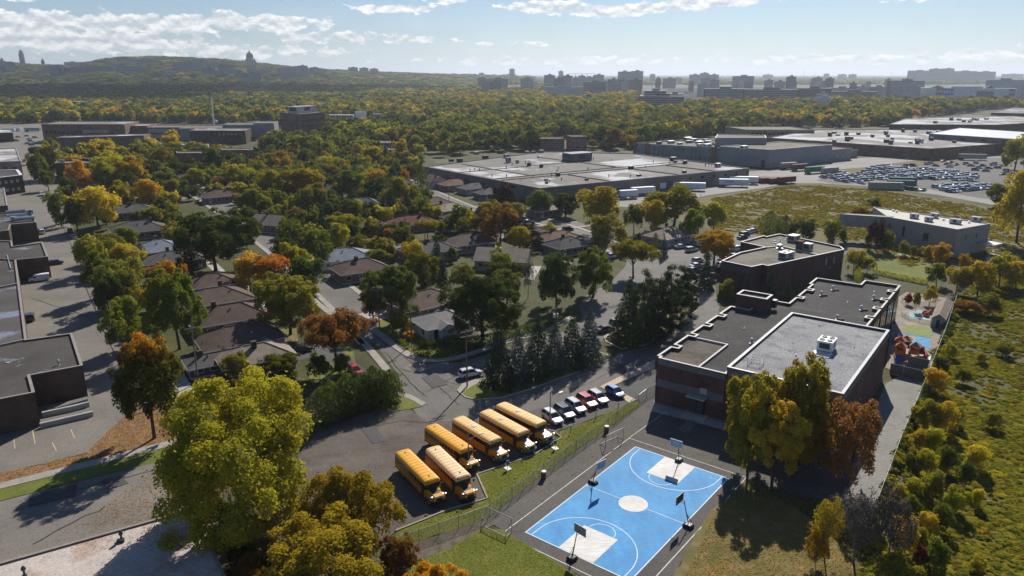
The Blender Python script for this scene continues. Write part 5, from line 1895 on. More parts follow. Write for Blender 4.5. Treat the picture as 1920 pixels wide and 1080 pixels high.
hero(1402,688,880,118,'oval','goldtop','olive green maple at the left in front of the gymnasium',22000,0.0317,28)
hero(1494,660,868,124,'oval','goldtop','tallest olive brown maple in front of the gymnasium wall',24200,0.031,29,lambda P,t,r: np.clip(t + .05,0,1))
hero(1500,748,890,118,'round','gold','yellow maple right of the front middle one at the gymnasium',19800,0.0317,30,lambda P,t,r: t * .6)
hero(1590,736,912,116,'oval','russet','rusty orange thinning maple by the head of the alley',12500,0.0330,31,lambda P,t,r: np.clip(t + .5,0,1))
hero(337,497,655,110,'oval','green','tall fresh green tree standing over the left street shadow',26400,0.029,32,lambda P,t,r: np.clip(t + .1,0,1))
hero(545,502,628,135,'round','olive','olive green maple above the brown turf left of centre',26400,0.029,33)
hero(632,573,694,135,'spread','rust','open rust tinged tree at the left of the street crossing',19800,0.029,34,lambda P,t,r: t * .75)
hero(905,500,638,150,'dome','dark','big dark maple mass behind the row of spruces',30800,0.0276,35,lambda P,t,r: np.clip(t * .9,0,1))
hero(735,492,607,112,'round','dark','dark olive maple over the street left of the brown roof',24200,0.029,36)
hero(1112,454,558,88,'oval','green','rounded bright edged green maple beside the school street',22000,0.0303,37,lambda P,t,r: np.clip(t + .12,0,1))
hero(1043,468,576,82,'oval','dark','dark green maple left of the bright edged one',19800,0.0317,38)
hero(1187,443,522,86,'spread','lime','flat crowned yellow green locust on the street corner by the side car park',19800,0.0303,39,lambda P,t,r: np.clip(t * .85,0,1))
hero(1338,425,500,100,'vase','gold','wide golden tree at the side car park',20900,0.0303,40,lambda P,t,r: t * .8)
hero(405,372,508,150,'dome','dark','broad dark maple in the gardens right of the left street',28600,0.0276,41)

MID = [  # px, top, base, width px, kind, palette, label
 # left street side
 (98,262,335,52,'round','olive','olive topped tree at the head of the left street, nearer the sheds'),
 (74,283,342,42,'round','green','green tree left of the olive topped one at the head of the left street'),
 (92,312,358,36,'oval','green','small green tree with bare trunk on the left street corner'),
 (97,257,284,28,'round','green','round green tree below the long brown school'),
 (193,255,312,86,'dome','yellow','domed golden green tree, the highest on the left'),
 (210,281,335,84,'dome','lime','domed lime tree just below the golden green dome'),
 (150,298,360,52,'oval','orange','flame orange tree by the left street'),
 (196,300,352,58,'round','lime','lime tree right of the flame orange tree'),
 (245,292,352,72,'round','gold','pale gold tree below the lime dome'),
 (186,343,430,88,'round','yellow','bright yellow tree half way down the left street'),
 (116,353,425,48,'round','green','green tree on the street side of the bright yellow tree'),
 (146,372,436,52,'round','green','dark green tree in front of the bright yellow tree'),
 (280,331,394,60,'round','gold','golden green round tree in the left gardens'),
 (245,322,364,46,'round','dark','dark tree between the gold ones in the left gardens'),
 (368,312,356,45,'round','goldtop','olive yellow round tree by the grey garden roof'),
 (445,304,352,72,'round','lime','wide lime tree in front of the brick walk up'),
 (325,334,366,40,'bush','olive','low olive tree by the garden driveway'),
 (307,274,322,52,'round','goldtop','yellow green tree in front of the white row houses'),
 (290,300,340,46,'round','green','dark green tree below the white row houses'),
 (335,296,340,60,'dome','dark','dark green mass left of the brick walk up'),
 (262,266,305,40,'round','olive','olive tree at the left end of the white row houses'),
 (365,262,295,46,'round','olive','light olive tree in front of the white row houses, right half'),
 (402,269,330,44,'oval','dark','dark oval tree between the two brick walk ups'),
 (470,470,545,78,'round','gold','brilliant golden tree right of the broad dark maple'),
 (237,421,472,58,'round','green','green tree right of the large brown grey roof'),
 (170,432,515,66,'dome','olive','olive green tree by the shaded bend of the left street'),
 (192,470,560,62,'round','green','green tree at the shaded edge of the left street'),
 (232,485,575,90,'dome','olive','olive tree mass right of the left street'),
 (205,500,590,60,'round','dark','dark green tree low at the street edge'),
 (238,553,655,86,'round','green','feathery green tree above the orange topped maple'),
 (268,455,505,22,'column','dark','dark pointed cedar left of the blue grey roof'),
 # centre gardens
 (573,311,372,84,'vase','yellow','big yellow tree in the middle gardens'),
 (510,316,372,72,'round','lime','lime tree left of the big yellow tree'),
 (578,347,405,52,'round','olive','dusky olive tree below the big yellow tree'),
 (528,382,408,38,'bush','lime','bright lime shrub tree left of the dusky olive one'),
 (475,350,400,60,'round','green','green tree above the tan gabled house'),
 (662,318,376,62,'round','green','rounded green tree beyond the green grey roof, left one'),
 (713,327,380,68,'round','dark','rounded dark tree beyond the green grey roof, right one'),
 (622,376,428,40,'round','dark','dark garden tree right of the dark gabled house'),
 (545,408,482,66,'round','green','green tree in front of the tan gabled house'),
 (596,424,502,76,'round','green','green tree left of the slate blue roof'),
 (535,440,505,50,'round','dark','dark tree below the tan gabled house'),
 (640,418,476,48,'round','lime','lime tree left of the white porch gable'),
 (672,438,480,46,'round','olive','olive small tree below the white porch gable'),
 (735,352,415,38,'spruce','spruce','spruce behind the maroon roof, left of the pair'),
 (765,357,412,36,'spruce','spruce','spruce behind the maroon roof, right of the pair'),
 (797,367,412,32,'round','green','leafy green tree right of the spruce pair'),
 (760,316,344,22,'round','orange','small bright orange tree before the long warehouse'),
 (738,298,360,34,'spruce','blue','tall dusky conifer left of the small orange tree'),
 (790,306,372,28,'column','dark','tall dark conifer right of the small orange tree'),
 (776,444,506,56,'oval','yellow','slender yellow tree before the grey brown bungalow'),
 (828,412,440,28,'bush','green','round garden shrub right of the maroon roofed house'),
 (825,438,470,36,'round','dark','dark garden tree left of the brown roofed brick bungalow'),
 (848,460,492,24,'bush','green','green shrub left of the brown roofed brick bungalow'),
 (870,490,540,60,'bush','olive','olive garden shrubs below the brown roofed brick bungalow'),
 (938,378,462,84,'round','rust','rust topped maple by the school street'),
 (975,400,466,46,'pine','pine','dark pine right of the rust topped maple'),
 (998,418,470,40,'pine','pine','second dark pine right of the rust topped maple'),
 (945,340,392,56,'round','purple','dark purple brown round tree at the warehouse corner'),
 (1012,352,405,56,'round','green','green tree below the warehouse front corner'),
 (1060,358,408,62,'round','dark','dark tree below the warehouse front wall'),
 (968,376,420,40,'round','olive','olive tree near the school street bend'),
 (1028,417,442,38,'bush','lime','lime round shrub at the school street'),
 (1118,346,440,92,'round','yellow','pale yellow tree left of the white trailers'),
 (1136,398,468,82,'round','olive','olive green tree below the pale yellow tree'),
 (1188,372,440,44,'oval','olive','olive yellow tree between the two large yellow crowns'),
 (1262,338,432,124,'dome','goldtop','great golden olive tree in front of the white trailers'),
 (1222,372,440,60,'round','yellow','yellow tree at the left foot of the great golden olive tree'),
 (1338,374,432,56,'round','lime','lime yellow tree at the edge of the brown meadow'),
 (1300,392,452,60,'round','green','green tree right under the great golden olive tree'),
 (1244,442,484,19,'spruce','blue','small blue spruce before the brown gabled bungalow'),
 (1228,436,470,14,'column','dark','dark slim cedar left of the small blue spruce'),
 (752,586,628,52,'round','olive','small grey olive street tree before the corner bungalow'),
 (700,545,600,50,'round','rust','rusty street tree beside the dark olive maple'),
 (525,656,700,78,'bush','green','round green garden tree above the huge lime maple'),
 (600,660,715,46,'bush','dark','dark green shrub behind the cedar hedge'),
 (640,660,704,40,'bush','green','green shrub under the open rust tinged tree'),
 (445,652,712,60,'bush','olive','olive shrub with an orange tip above the huge lime maple'),
 (990,480,560,30,'sparse','bare','leafless reddish grey tree between the dark maples'),
 # school surroundings
 (1322,470,545,36,'spruce','spruce','dark spruce at the corner of the side car park'),
 (1396,514,562,26,'spruce','blue','silvery small spruce in front of the brick annex'),
 (1442,502,566,34,'spruce','spruce','broad green spruce in front of the brick annex'),
 (1474,519,568,26,'spruce','spruce','dark spruce right of the broad green one at the brick annex'),
 (1360,522,560,36,'bush','olive','olive bush with rust tint at the brick annex corner'),
 (1442,395,446,44,'column','dark','dark cedar block behind the brick annex, left one'),
 (1470,404,446,34,'column','dark','dark cedar block behind the brick annex, right one'),
 (1505,408,450,58,'round','dark','rounded dark tree behind the brick annex'),
 (1562,412,458,52,'round','green','green tree beside the pavilion cantilever'),
 (1642,408,470,48,'round','purple','dark purple tree in front of the concrete pavilion'),
 (1665,428,474,22,'bush','green','green bush right of the dark purple tree'),
 (1692,449,480,24,'oval','olive','pale olive small tree against the pavilion wall, left one'),
 (1712,457,482,18,'oval','olive','pale olive small tree against the pavilion wall, right one'),
 (1735,459,486,22,'round','yellow','small yellow tree against the pavilion wall'),
 (1762,454,492,40,'round','gold','gold and yellow round tree against the pavilion wall'),
 (1600,462,512,40,'oval','goldtop','yellow edged dark tree at the end of the brick annex'),
 (1625,478,512,34,'bush','lime','lime shrub at the corner of the park lawn'),
 (1608,500,530,14,'column','lime','slim yellow green cypress beside the school roof corner'),
 (1755,490,535,42,'round','green','dark green tree right of the park lawn'),
 (1792,498,552,56,'round','goldtop','yellow topped dark tree right of the park lawn'),
 (1832,484,556,68,'round','yellow','big yellow tree below the pavilion corner'),
 (1806,474,510,26,'round','gold','small gold tree at the pavilion corner'),
 (1872,470,540,62,'round','lime','lime and yellow tree by the terrace'),
 (1904,486,540,54,'round','yellow','yellow tree at the right edge by the terrace'),
 (1742,534,574,31,'round','yellow','brilliant yellow little tree in the playground'),
 (1716,540,584,16,'oval','olive','slim olive tree in the playground'),
 (1702,548,572,18,'bush','red','brownish red shrub by the playground corner'),
 (1905,316,455,96,'round','yellow','tall yellow tree cut by the right edge beside the storage lot'),
 (1866,340,388,46,'round','green','green tree at the lower edge of the storage lot'),
 (1902,250,320,56,'round','goldtop','gold tree at the right edge above the storage lot'),
 (1636,370,396,28,'round','green','small dark tree behind the pavilion roof'),
 (1612,386,404,40,'bush','yellow','yellow shrubs behind the pavilion cantilever'),
 (1812,562,590,66,'bush','rust','rusty shrub clump at the alley fence corner'),
 (1850,548,590,50,'bush','olive','olive brown shrub clump right of the rusty one'),
 # right foreground bare trees
 (1600,905,1055,92,'sparse','bare','leafless grey tree at the lower end of the alley'),
 (1662,905,1075,96,'sparse','bare','nearly bare grey tree beside the alley mouth, nearest the fence'),
 (1545,925,1045,70,'sparse','yellow','thin yellowing tree on the leaf strewn lawn'),
 (1528,985,1060,44,'bush','gold','golden shrub on the leaf strewn lawn'),
 (1690,962,1040,58,'bush','yellow','yellow and green shrub below the alley fence'),
 (1736,958,1012,46,'round','yellow','bright yellow little tree in the meadow below the alley'),
 (1728,1022,1060,38,'bush','red','red shrub in the meadow near the bottom edge'),
 (1735,840,900,48,'bush','lime','lime bush close to the alley fence'),
 (1772,832,888,44,'bush','green','green bush right of the lime bush by the fence'),
 (1714,893,935,42,'bush','lime','round green yellow bush half way down the alley fence'),
 (1786,908,962,50,'bush','lime','large round lime bush in the lower meadow'),
 (1706,930,980,44,'bush','green','round green bush at the lower alley fence'),
 (1832,832,882,52,'bush','yellow','airy yellow shrub in the meadow'),
 (1831,914,952,28,'bush','yellow','small yellow sapling in the lower meadow'),
 (1752,690,738,52,'bush','yellow','yellow green bush beside the alley fence, upper one'),
 (1738,742,806,60,'bush','lime','bright lime bush beside the alley fence'),
 (1772,748,815,52,'bush','yellow','yellow bush next to the bright lime one by the alley fence'),
 (1805,690,720,36,'bush','green','low green bush in the upper meadow'),
 (1838,658,682,26,'bush','lime','small lime sapling in the upper meadow'),
 (1808,862,915,40,'bush','dark','dark green bush in the middle of the meadow'),
 (1752,1010,1075,60,'bush','green','green bush beside the red shrub'),
 (1668,1030,1110,70,'bush','olive','olive bush at the bottom edge below the bare trees'),
 (1830,1040,1075,30,'bush','yellow','tiny yellow bush by the bottom edge of the meadow'),
 (1700,1058,1110,60,'bush','lime','lime bush cut by the bottom edge'),
 (412,930,985,60,'bush','dark','dark understorey shrub at the corner of the pinkish depot roof'),
 (455,990,1060,80,'bush','dark','dark understorey shrub beside the pinkish depot roof, middle one'),
 (520,1010,1085,80,'bush','green','green understorey shrub under the huge lime maple, right one'),
 (470,1040,1120,90,'bush','rust','brownish understorey shrub at the bottom edge beside the depot roof'),
 (1779,640,672,34,'bush','lime','lime bush at the alley fence below the shed'),
 (1764,668,700,36,'bush','green','green bush at the alley fence beside the play yard'),
 (1722,800,848,44,'bush','yellow','yellow green bush at the alley fence, half way along'),
 (1750,800,850,48,'bush','lime','bushy lime shrub right of the half way one at the alley fence'),
 (1708,850,902,40,'bush','green','dark green shrub leaning on the alley fence'),
 (1745,880,935,46,'bush','olive','olive shrub in the lower meadow near the alley fence'),
 (1685,905,950,38,'bush','lime','lime shrub at the lower end of the alley fence'),
 (1760,940,1000,48,'bush','green','green shrub above the bright yellow little tree'),
 (1720,985,1030,40,'bush','lime','lime shrub left of the bright yellow little tree'),
 (1790,760,800,40,'bush','olive','olive bush right of the yellow one by the alley fence'),
 (1860,770,805,36,'bush','olive','lone olive bush out in the meadow'),
 (1880,640,668,34,'bush','green','lone green bush in the upper right meadow'),
]
for a in MID:
 tree(*a)

# row of blue green spruces on the island, pines on the next island
sp = [(936,598,724,70),(972,612,718,58),(1008,584,706,72),(1040,598,696,54),(1072,586,686,62),(1104,572,680,58)]
for k,(a,t_,b_,w_) in enumerate(sp):
 lb = ['leftmost spruce of the island row, nearest the tall pole','second spruce from the left in the island row, the shortest','third spruce from the left in the island row, the widest',
    'fourth spruce from the left in the island row','fifth spruce from the left in the island row','rightmost spruce of the island row, by the street mouth'][k]
 tree(a,t_,b_,w_,'spruce','blue' if k % 2 else 'spruce',lb,group='spruces on the grass island')
pn = [(1176,518,642,74),(1203,498,648,66),(1232,505,642,62),(1254,488,626,60),(1276,482,604,54),(1222,530,632,54),(1292,500,586,38)]
for k,(a,t_,b_,w_) in enumerate(pn):
 lb = ['leftmost pine of the dark grove on the kerbed island','tall pine second from left in the island grove','pine in the middle of the island grove','tall pine right of the middle of the island grove',
    'slim tall pine at the right end of the island grove','short pine low in the middle of the island grove','small pine at the far right tip of the island grove'][k]
 tree(a,t_,b_,w_,'pine' if k not in (0,5) else 'spruce','pine',lb,group='pines on the kerbed island')
ORD = ['first','second','third','fourth','fifth','sixth','seventh','eighth','last']
# cedar hedge beside the gravel lot
for k in range(9):
 t_ = k / 8
 a,b_ = 606 + t_ * 128,800 - t_ * 40 - 10 * math.sin(t_ * 3.1)
 x,y = G(a,b_)
 plant(x,y,7.0 + .7 * math.sin(k * 2.3),5.0 + .6 * math.cos(k * 1.7),'column','dark',ORD[k] + ' dark cedar from the left in the tall hedge beside the gravel lot','mid',group='cedars of the tall hedge',var=k % 3)
# small cypress row at the shaded bungalow
for k,(a,b_) in enumerate(((383,672),(394,675),(404,676),(414,678),(422,680))):
 x,y = G(a,b_)
 plant(x,y,3.6,1.3,'column','dark',ORD[k] + ' small pointed cypress from the left before the shaded bungalow','mid',group='cypress row at the shaded bungalow')

def hedge(label,pts,h,w,pal='dark',name='hedge'):
 """clipped hedge: leaf clusters over a box shaped run"""
 P = [Vector(G(*p)) for p in pts]
 rng = np.random.default_rng(len(label))
 pos,nor = [],[]
 for a,b in zip(P,P[1:]):
  d = (b - a)
  L_ = d.length
  d.normalize()
  s = Vector((-d.y,d.x))
  n = int(L_ * (h * 2 + w) * 26)
  u = rng.random(n) * L_
  v = rng.uniform(-w / 2,w / 2,n)
  z = rng.uniform(.1,h,n)
  f = rng.random(n) < w / (w + 2 * h) + .1
  z = np.where(f,h + rng.normal(size=n) * .08,z)
  v = np.where(f,v,np.sign(v) * w / 2 + rng.normal(size=n) * .07)
  pos.append(np.stack([a.x + d.x * u + s.x * v,a.y + d.y * u + s.y * v,z],1))
  nn_ = np.stack([s.x * np.where(f,0,np.sign(v)),s.y * np.where(f,0,np.sign(v)),np.where(f,1.0,.25)],1)
  nor.append(nn_ + rng.normal(size=(n,3)) * .5)
 Pn,Nn = np.concatenate(pos),np.concatenate(nor)
 o = Vector(P[0])
 Pn[:,0] -= o.x
 Pn[:,1] -= o.y
 me = quads_mesh('hedge',Pn,Nn,rng.uniform(.2,.45,len(Pn)),rng.random(len(Pn)),rng,mat=PAL[pal])
 ob = link_mesh(name,me,None,(o.x,o.y,0))
 return tag(ob,label,'hedge')

hedge('dark clipped hedge round the white corner bungalow',[(776,662),(800,670),(840,664),(880,650)],1.7,1.6)
hedge('second hedge line in front of the white corner bungalow',[(790,650),(830,648),(860,640)],1.2,1.0,'green')
hedge('long dark hedge before the charcoal roofed bungalow',[(828,436),(868,442),(905,432)],2.2,2.0)
hedge('shady hedge behind the row of spruces',[(880,650),(930,640),(1000,622),(1050,606)],1.8,2.0)
hedge('thin yellowish hedge under the park lawn',[(1636,512),(1690,524),(1740,534)],1.2,.9,'lime')
hedge('low hedge beside the front lawn path of the corner bungalow',[(745,640),(765,655)],.9,.9,'green')
hedge('short hedge beside the driveway in the left gardens',[(285,408),(310,416)],1.4,2.5,'green')

# ---- the nearer part of the wooded quarter: every tree its own object
ZONES = [  # px polygon, count, palette weights, label
 ([(60,300),(330,290),(430,322),(600,308),(600,350),(420,372),(330,400),(200,420),(120,340)],28,'garden tree among the far left houses'),
 ([(430,322),(600,300),(790,296),(795,345),(700,372),(560,400),(450,420)],30,'garden tree behind the dark gabled house'),
 ([(440,420),(560,400),(720,385),(900,400),(1000,440),(900,480),(700,520),(560,560),(480,540)],22,'garden tree among the bungalows of the middle streets'),
 ([(100,352),(150,345),(235,470),(330,560),(380,560),(330,690),(250,660),(150,480)],16,'tree of the leafy strip along the left street'),
 ([(560,520),(740,520),(900,500),(980,470),(1000,560),(860,600),(740,570),(600,560)],8,'garden tree round the brown roofs near the street crossing'),
 ([(255,300),(480,296),(740,288),(800,300),(1010,284),(1000,268),(700,262),(480,270),(260,276)],22,'tree in the belt between the row houses and the warehouse'),
 ([(800,296),(1010,280),(1190,284),(1180,262),(1000,256),(800,262)],16,'tree in the woods directly behind the patched warehouse roof'),
 ([(1190,258),(1400,256),(1500,246),(1500,236),(1300,240),(1180,248)],8,'tree in the woods behind the office block'),
]
COLW = [('dark','dark green',20),('green','green',28),('olive','olive',18),('goldtop','yellow tinged',11),('lime','lime',11),('yellow','yellow',9),('gold','golden',5),('orange','orange',2),('rust','rusty',4)]
CUM = [c for c in COLW for _ in range(c[2])]

def inside(p,poly):
 x,y = p
 r = False
 j = len(poly) - 1
 for i in range(len(poly)):
  xi,yi = poly[i]
  xj,yj = poly[j]
  if (yi > y) != (yj > y) and x < (xj - xi) * (y - yi) / (yj - yi) + xi:
   r = not r
  j = i
 return r

STREETS = [ST1,ST2,ST3,ST4,ST5]

def clear_spot(p,w,trees=True):
 for hx,hy,hr in HOUSES:
  if (p[0] - hx) ** 2 + (p[1] - hy) ** 2 < (hr + w * .25) ** 2:
   return False
 for st in STREETS:
  for q in st[::2]:
   if (p[0] - q[0]) ** 2 + (p[1] - q[1]) ** 2 < (5.2 + w * .12) ** 2:
    return False
 if trees:
  for tx,ty,tr in TREES:
   if (p[0] - tx) ** 2 + (p[1] - ty) ** 2 < ((tr + w * .5) * .46) ** 2:
    return False
 return True

zr_ = random.Random(77)
LMK = [(771,425,'the maroon roofed bungalow'),(690,432,'the white porch gable'),(677,388,'the green grey roof'),(619,370,'the dark gabled house'),(817,345,'the white gabled house'),(852,350,'the rust red roof'),
   (905,362,'the grey back street roofs'),(842,400,'the tan brown hip roof'),(868,415,'the charcoal roof'),(877,462,'the brown roofed brick bungalow'),(806,478,'the grey brown bungalow'),(648,490,'the slate blue roof'),
   (676,514,'the white gable end'),(944,492,'the tan double gabled house'),(797,575,'the large red brick bungalow'),(828,614,'the white corner bungalow'),(514,426,'the tan gabled house'),(250,400,'the upper grey brown roof'),
   (262,436,'the large brown grey hip roof'),(300,476,'the blue grey roof'),(328,497,'the tan grey bungalow'),(414,372,'the brown hip roof under the maples'),(402,542,'the small brown roof'),(436,605,'the upper large brown roof'),
   (452,648,'the shaded lower brown roof'),(1046,455,'the brown roof at the school street'),(1250,448,'the brown gabled bungalow'),(350,340,'the far grey garden roof'),(295,347,'the far brown garden roof'),(222,367,'the little brown roof'),
   (365,300,'the left brick walk up'),(450,294,'the right brick walk up'),(285,280,'the left white row house'),(358,282,'the right white row house'),(570,258,'the tall brick block'),(709,278,'the low grey block'),(743,288,'the vine covered house'),
   (640,228,'the white L shaped block'),(1036,272,'the left red brick house'),(1085,269,'the right red brick house'),(800,314,'the warehouse left corner'),(900,296,'the warehouse back edge'),(960,290,'the middle warehouse roof machines'),
   (1190,280,'the office block end'),(1340,268,'the upper grey hall'),(1460,256,'the beige factory'),(150,330,'the flame orange tree'),(190,390,'the bright yellow street tree'),(337,560,'the tall fresh green tree'),(232,520,'the olive mass by the street'),
   (573,340,'the big yellow garden tree'),(510,345,'the lime tree of the middle gardens'),(470,505,'the brilliant golden tree'),(405,440,'the broad dark maple'),(545,560,'the olive maple left of centre'),(940,420,'the rust topped maple'),(190,290,'the golden green dome'),(1187,480,'the flat crowned locust')]
LABELS = {}

def place_label(px_,py_,word,w,kind,noun=None):
 """label from the nearest landmark; the side of it on which the tree stands"""
 noun = noun or ('conifer' if kind == 'spruce' else 'tree')
 cand = sorted(LMK,key=lambda l: (l[0] - px_) ** 2 + (2.2 * (l[1] - py_)) ** 2)[:5]
 size = 'small ' if w < 8.5 else ('broad ' if w > 11.5 else '')
 for how in ('just','further'):
  for l in cand:
   dx,dy = px_ - l[0],py_ - l[1]
   if abs(dx) > abs(dy) * 1.6:
    rel = 'left of' if dx < 0 else 'right of'
   else:
    rel = 'behind' if dy < 0 else 'in front of'
   t = size + word + ' ' + noun + ' ' + how + ' ' + rel + ' ' + l[2]
   if t not in LABELS:
    LABELS[t] = 1
    return t
 return t

for poly,cnt,lab in ZONES:
 wp = px(poly)
 wx,wy = [p[0] for p in wp],[p[1] for p in wp]
 k = tries = 0
 belt = 'woods' in lab or 'belt' in lab
 while k < cnt and tries < 4000:
  tries += 1
  p = (zr_.uniform(min(wx),max(wx)),zr_.uniform(min(wy),max(wy)))
  w = zr_.uniform(9,16) if belt else zr_.uniform(6.5,13)
  if not inside(p,wp) or not clear_spot(p,w):
   continue
  pal,word,_ = zr_.choice(CUM)
  kind = zr_.choice(['round','oval','dome','vase','spread']) if zr_.random() > .12 else 'spruce'
  if kind == 'spruce':
   pal,word,w = 'spruce','dark green',w * .5
  fy = depth(p[0],p[1])
  py_ = 540 + FPX * ((H - 4) * CP - p[1] * SP) / fy
  plant(p[0],p[1],min(w * zr_.uniform(.8,1.1),14) if kind != 'spruce' else zr_.uniform(9,14),w,kind,pal,place_label(960 + FPX * p[0] / fy,py_,word,w,kind),group='trees: ' + lab)
  k += 1
# garden sheds and board fences behind some of the houses
gs = random.Random(23)
shed_wall = [MATS['white_siding'],M('brown_boards',(.16,.11,.075),(.21,.15,.1),scale=2),M('grey_boards',(.24,.23,.21),(.3,.29,.27),scale=2)]
for hx,hy,hr in HOUSES:
 if gs.random() < .55:
  continue
 a = gs.uniform(0,6.28)
 p = (hx + math.cos(a) * (hr + 3),hy + math.sin(a) * (hr + 3))
 if not clear_spot(p,0,False):
  continue
 k = gs.randrange(3)
 fy = depth(*p)
 t = thing('garden_shed',place_label(960 + FPX * p[0] / fy,540 + FPX * ((H - 1) * CP - p[1] * SP) / fy,['white','brown','grey'][k],9,'','garden shed'),'shed',p[0],p[1],yaw_of(57 + 90 * gs.randrange(2)))
 MB().box(-1.6,1.6,-1.2,1.2,0,2.1).add([(-1.6,-1.2,2.1),(-1.6,1.2,2.1),(-1.6,0,2.85),(1.6,-1.2,2.1),(1.6,1.2,2.1),(1.6,0,2.85)],[(0,2,1),(3,4,5)]).build('wall',shed_wall[k],t)
 MB().add([(-1.8,-1.45,2.0),(1.8,-1.45,2.0),(1.8,0,2.95),(-1.8,0,2.95),(1.8,1.45,2.0),(-1.8,1.45,2.0),(-1.8,-1.45,1.92),(1.8,-1.45,1.92),(1.8,1.45,1.92),(-1.8,1.45,1.92)],[(0,1,2,3),(3,2,4,5),(6,7,1,0),(8,9,5,4)]).build('roof',gs.choice([RF['grey'],RF['brown'],RF['charcoal']]),t)
 link_mesh('door',unit_box(frame_d),t,(1.62,0,.05),0,(.06,1.0,1.8))
# low shrubs round the houses
sh_n = 0
for hx,hy,hr in HOUSES:
 for _ in range(2):
  a = zr_.uniform(0,6.28)
  p = (hx + math.cos(a) * (hr + 1.2),hy + math.sin(a) * (hr + 1.2))
  if clear_spot(p,.5,False):
   pal,word,_ = zr_.choice(CUM)
   plant(p[0],p[1],zr_.uniform(1.2,2.6),zr_.uniform(1.6,3.4),'bush',pal,'low ' + word + ' garden shrub close beside a bungalow','low',group='low ' + word + ' shrubs round the bungalows')

# ------------------------------------------------------------------ school buses
yel = {'deep': M('deep_bus_yellow',(.84,.40,.025),(.90,.46,.04),scale=.5,rough=.38,coord='obj',spec=.5),
   'side': M('bus_yellow',(.66,.29,.018),(.72,.34,.025),scale=.7,rough=.35,coord='obj',spec=.5),
   'dusty': M('dusty_bus_yellow',(.84,.57,.29),(.90,.65,.37),scale=.6,rough=.55,coord='obj'),
   'faded': M('faded_bus_yellow',(.88,.52,.17),(.92,.60,.24),scale=.6,rough=.5,coord='obj')}
black_trim = M('black_trim',(.018,.018,.018),rough=.5)
lamp_red = M('red_lens',(.35,.02,.015),rough=.2)
lamp_amber = M('amber_lens',(.6,.2,.01),rough=.2)
lamp_clear = M('clear_lens',(.6,.62,.65),rough=.1,spec=.8)
hood_grey = M('bare_hood_metal',(.30,.31,.33),rough=.3,metal=.4)
blue_bumper = M('blue_bumper',(.02,.13,.24),rough=.4)

def wheel_meshes():
 t = MB()
 n = 16
 for r0,r1,y0,y1 in ((.5,.5,-.14,.14),):
  pass
 prof = [(.28,-.13),(.46,-.14),(.5,-.09),(.5,.09),(.46,.14),(.28,.13)]
 v,f = [],[]
 for r,y in prof:
  for k in range(n):
   a = 2 * math.pi * k / n
   v.append((r * math.cos(a),y,r * math.sin(a)))
 m = len(prof)
 for i in range(m):
  for k in range(n):
   a,b = i * n + k,i * n + (k + 1) % n
   c,d = ((i + 1) % m) * n + (k + 1) % n,((i + 1) % m) * n + k
   f.append((a,b,c,d))
 t.add(v,f)
 r_ = MB()
 v,f = [],[]
 for r,y in ((.29,-.10),(.29,.10),(.12,.06),(.12,.12)):
  for k in range(n):
   a = 2 * math.pi * k / n
   v.append((r * math.cos(a),y,r * math.sin(a)))
 for i in range(3):
  for k in range(n):
   a,b = i * n + k,i * n + (k + 1) % n
   f.append((a,b,b + n,a + n))
 f.append(tuple(range(n)))
 f.append(tuple(range(3 * n,4 * n)))
 r_.add(v,f)
 return t.mesh('tyre',black_rubber,True),r_.mesh('rim',grey_metal)

TYRE,RIM = wheel_meshes()

def add_wheels(t,spots,r,w=1.0):
 for x,y in spots:
  o = link_mesh('wheel',TYRE,t,(x,y,r),0 if y > 0 else math.pi,(r / .5,w,r / .5))
  link_mesh('rim',RIM,o)

def body_section(hw,z0,zs,zt,n=5):
 """bus cross section (y, z) with domed roof"""
 pts = [(-hw * .97,z0),(-hw,z0 + .1),(-hw,zs)]
 for k in range(1,n * 2):
  a = math.pi - math.pi * k / (n * 2)
  pts.append((hw * math.copysign(abs(math.cos(a)) ** .55,math.cos(a)),zs + (zt - zs) * math.sin(a) ** .7))
 pts += [(hw,zs),(hw,z0 + .1),(hw * .97,z0)]
 return pts

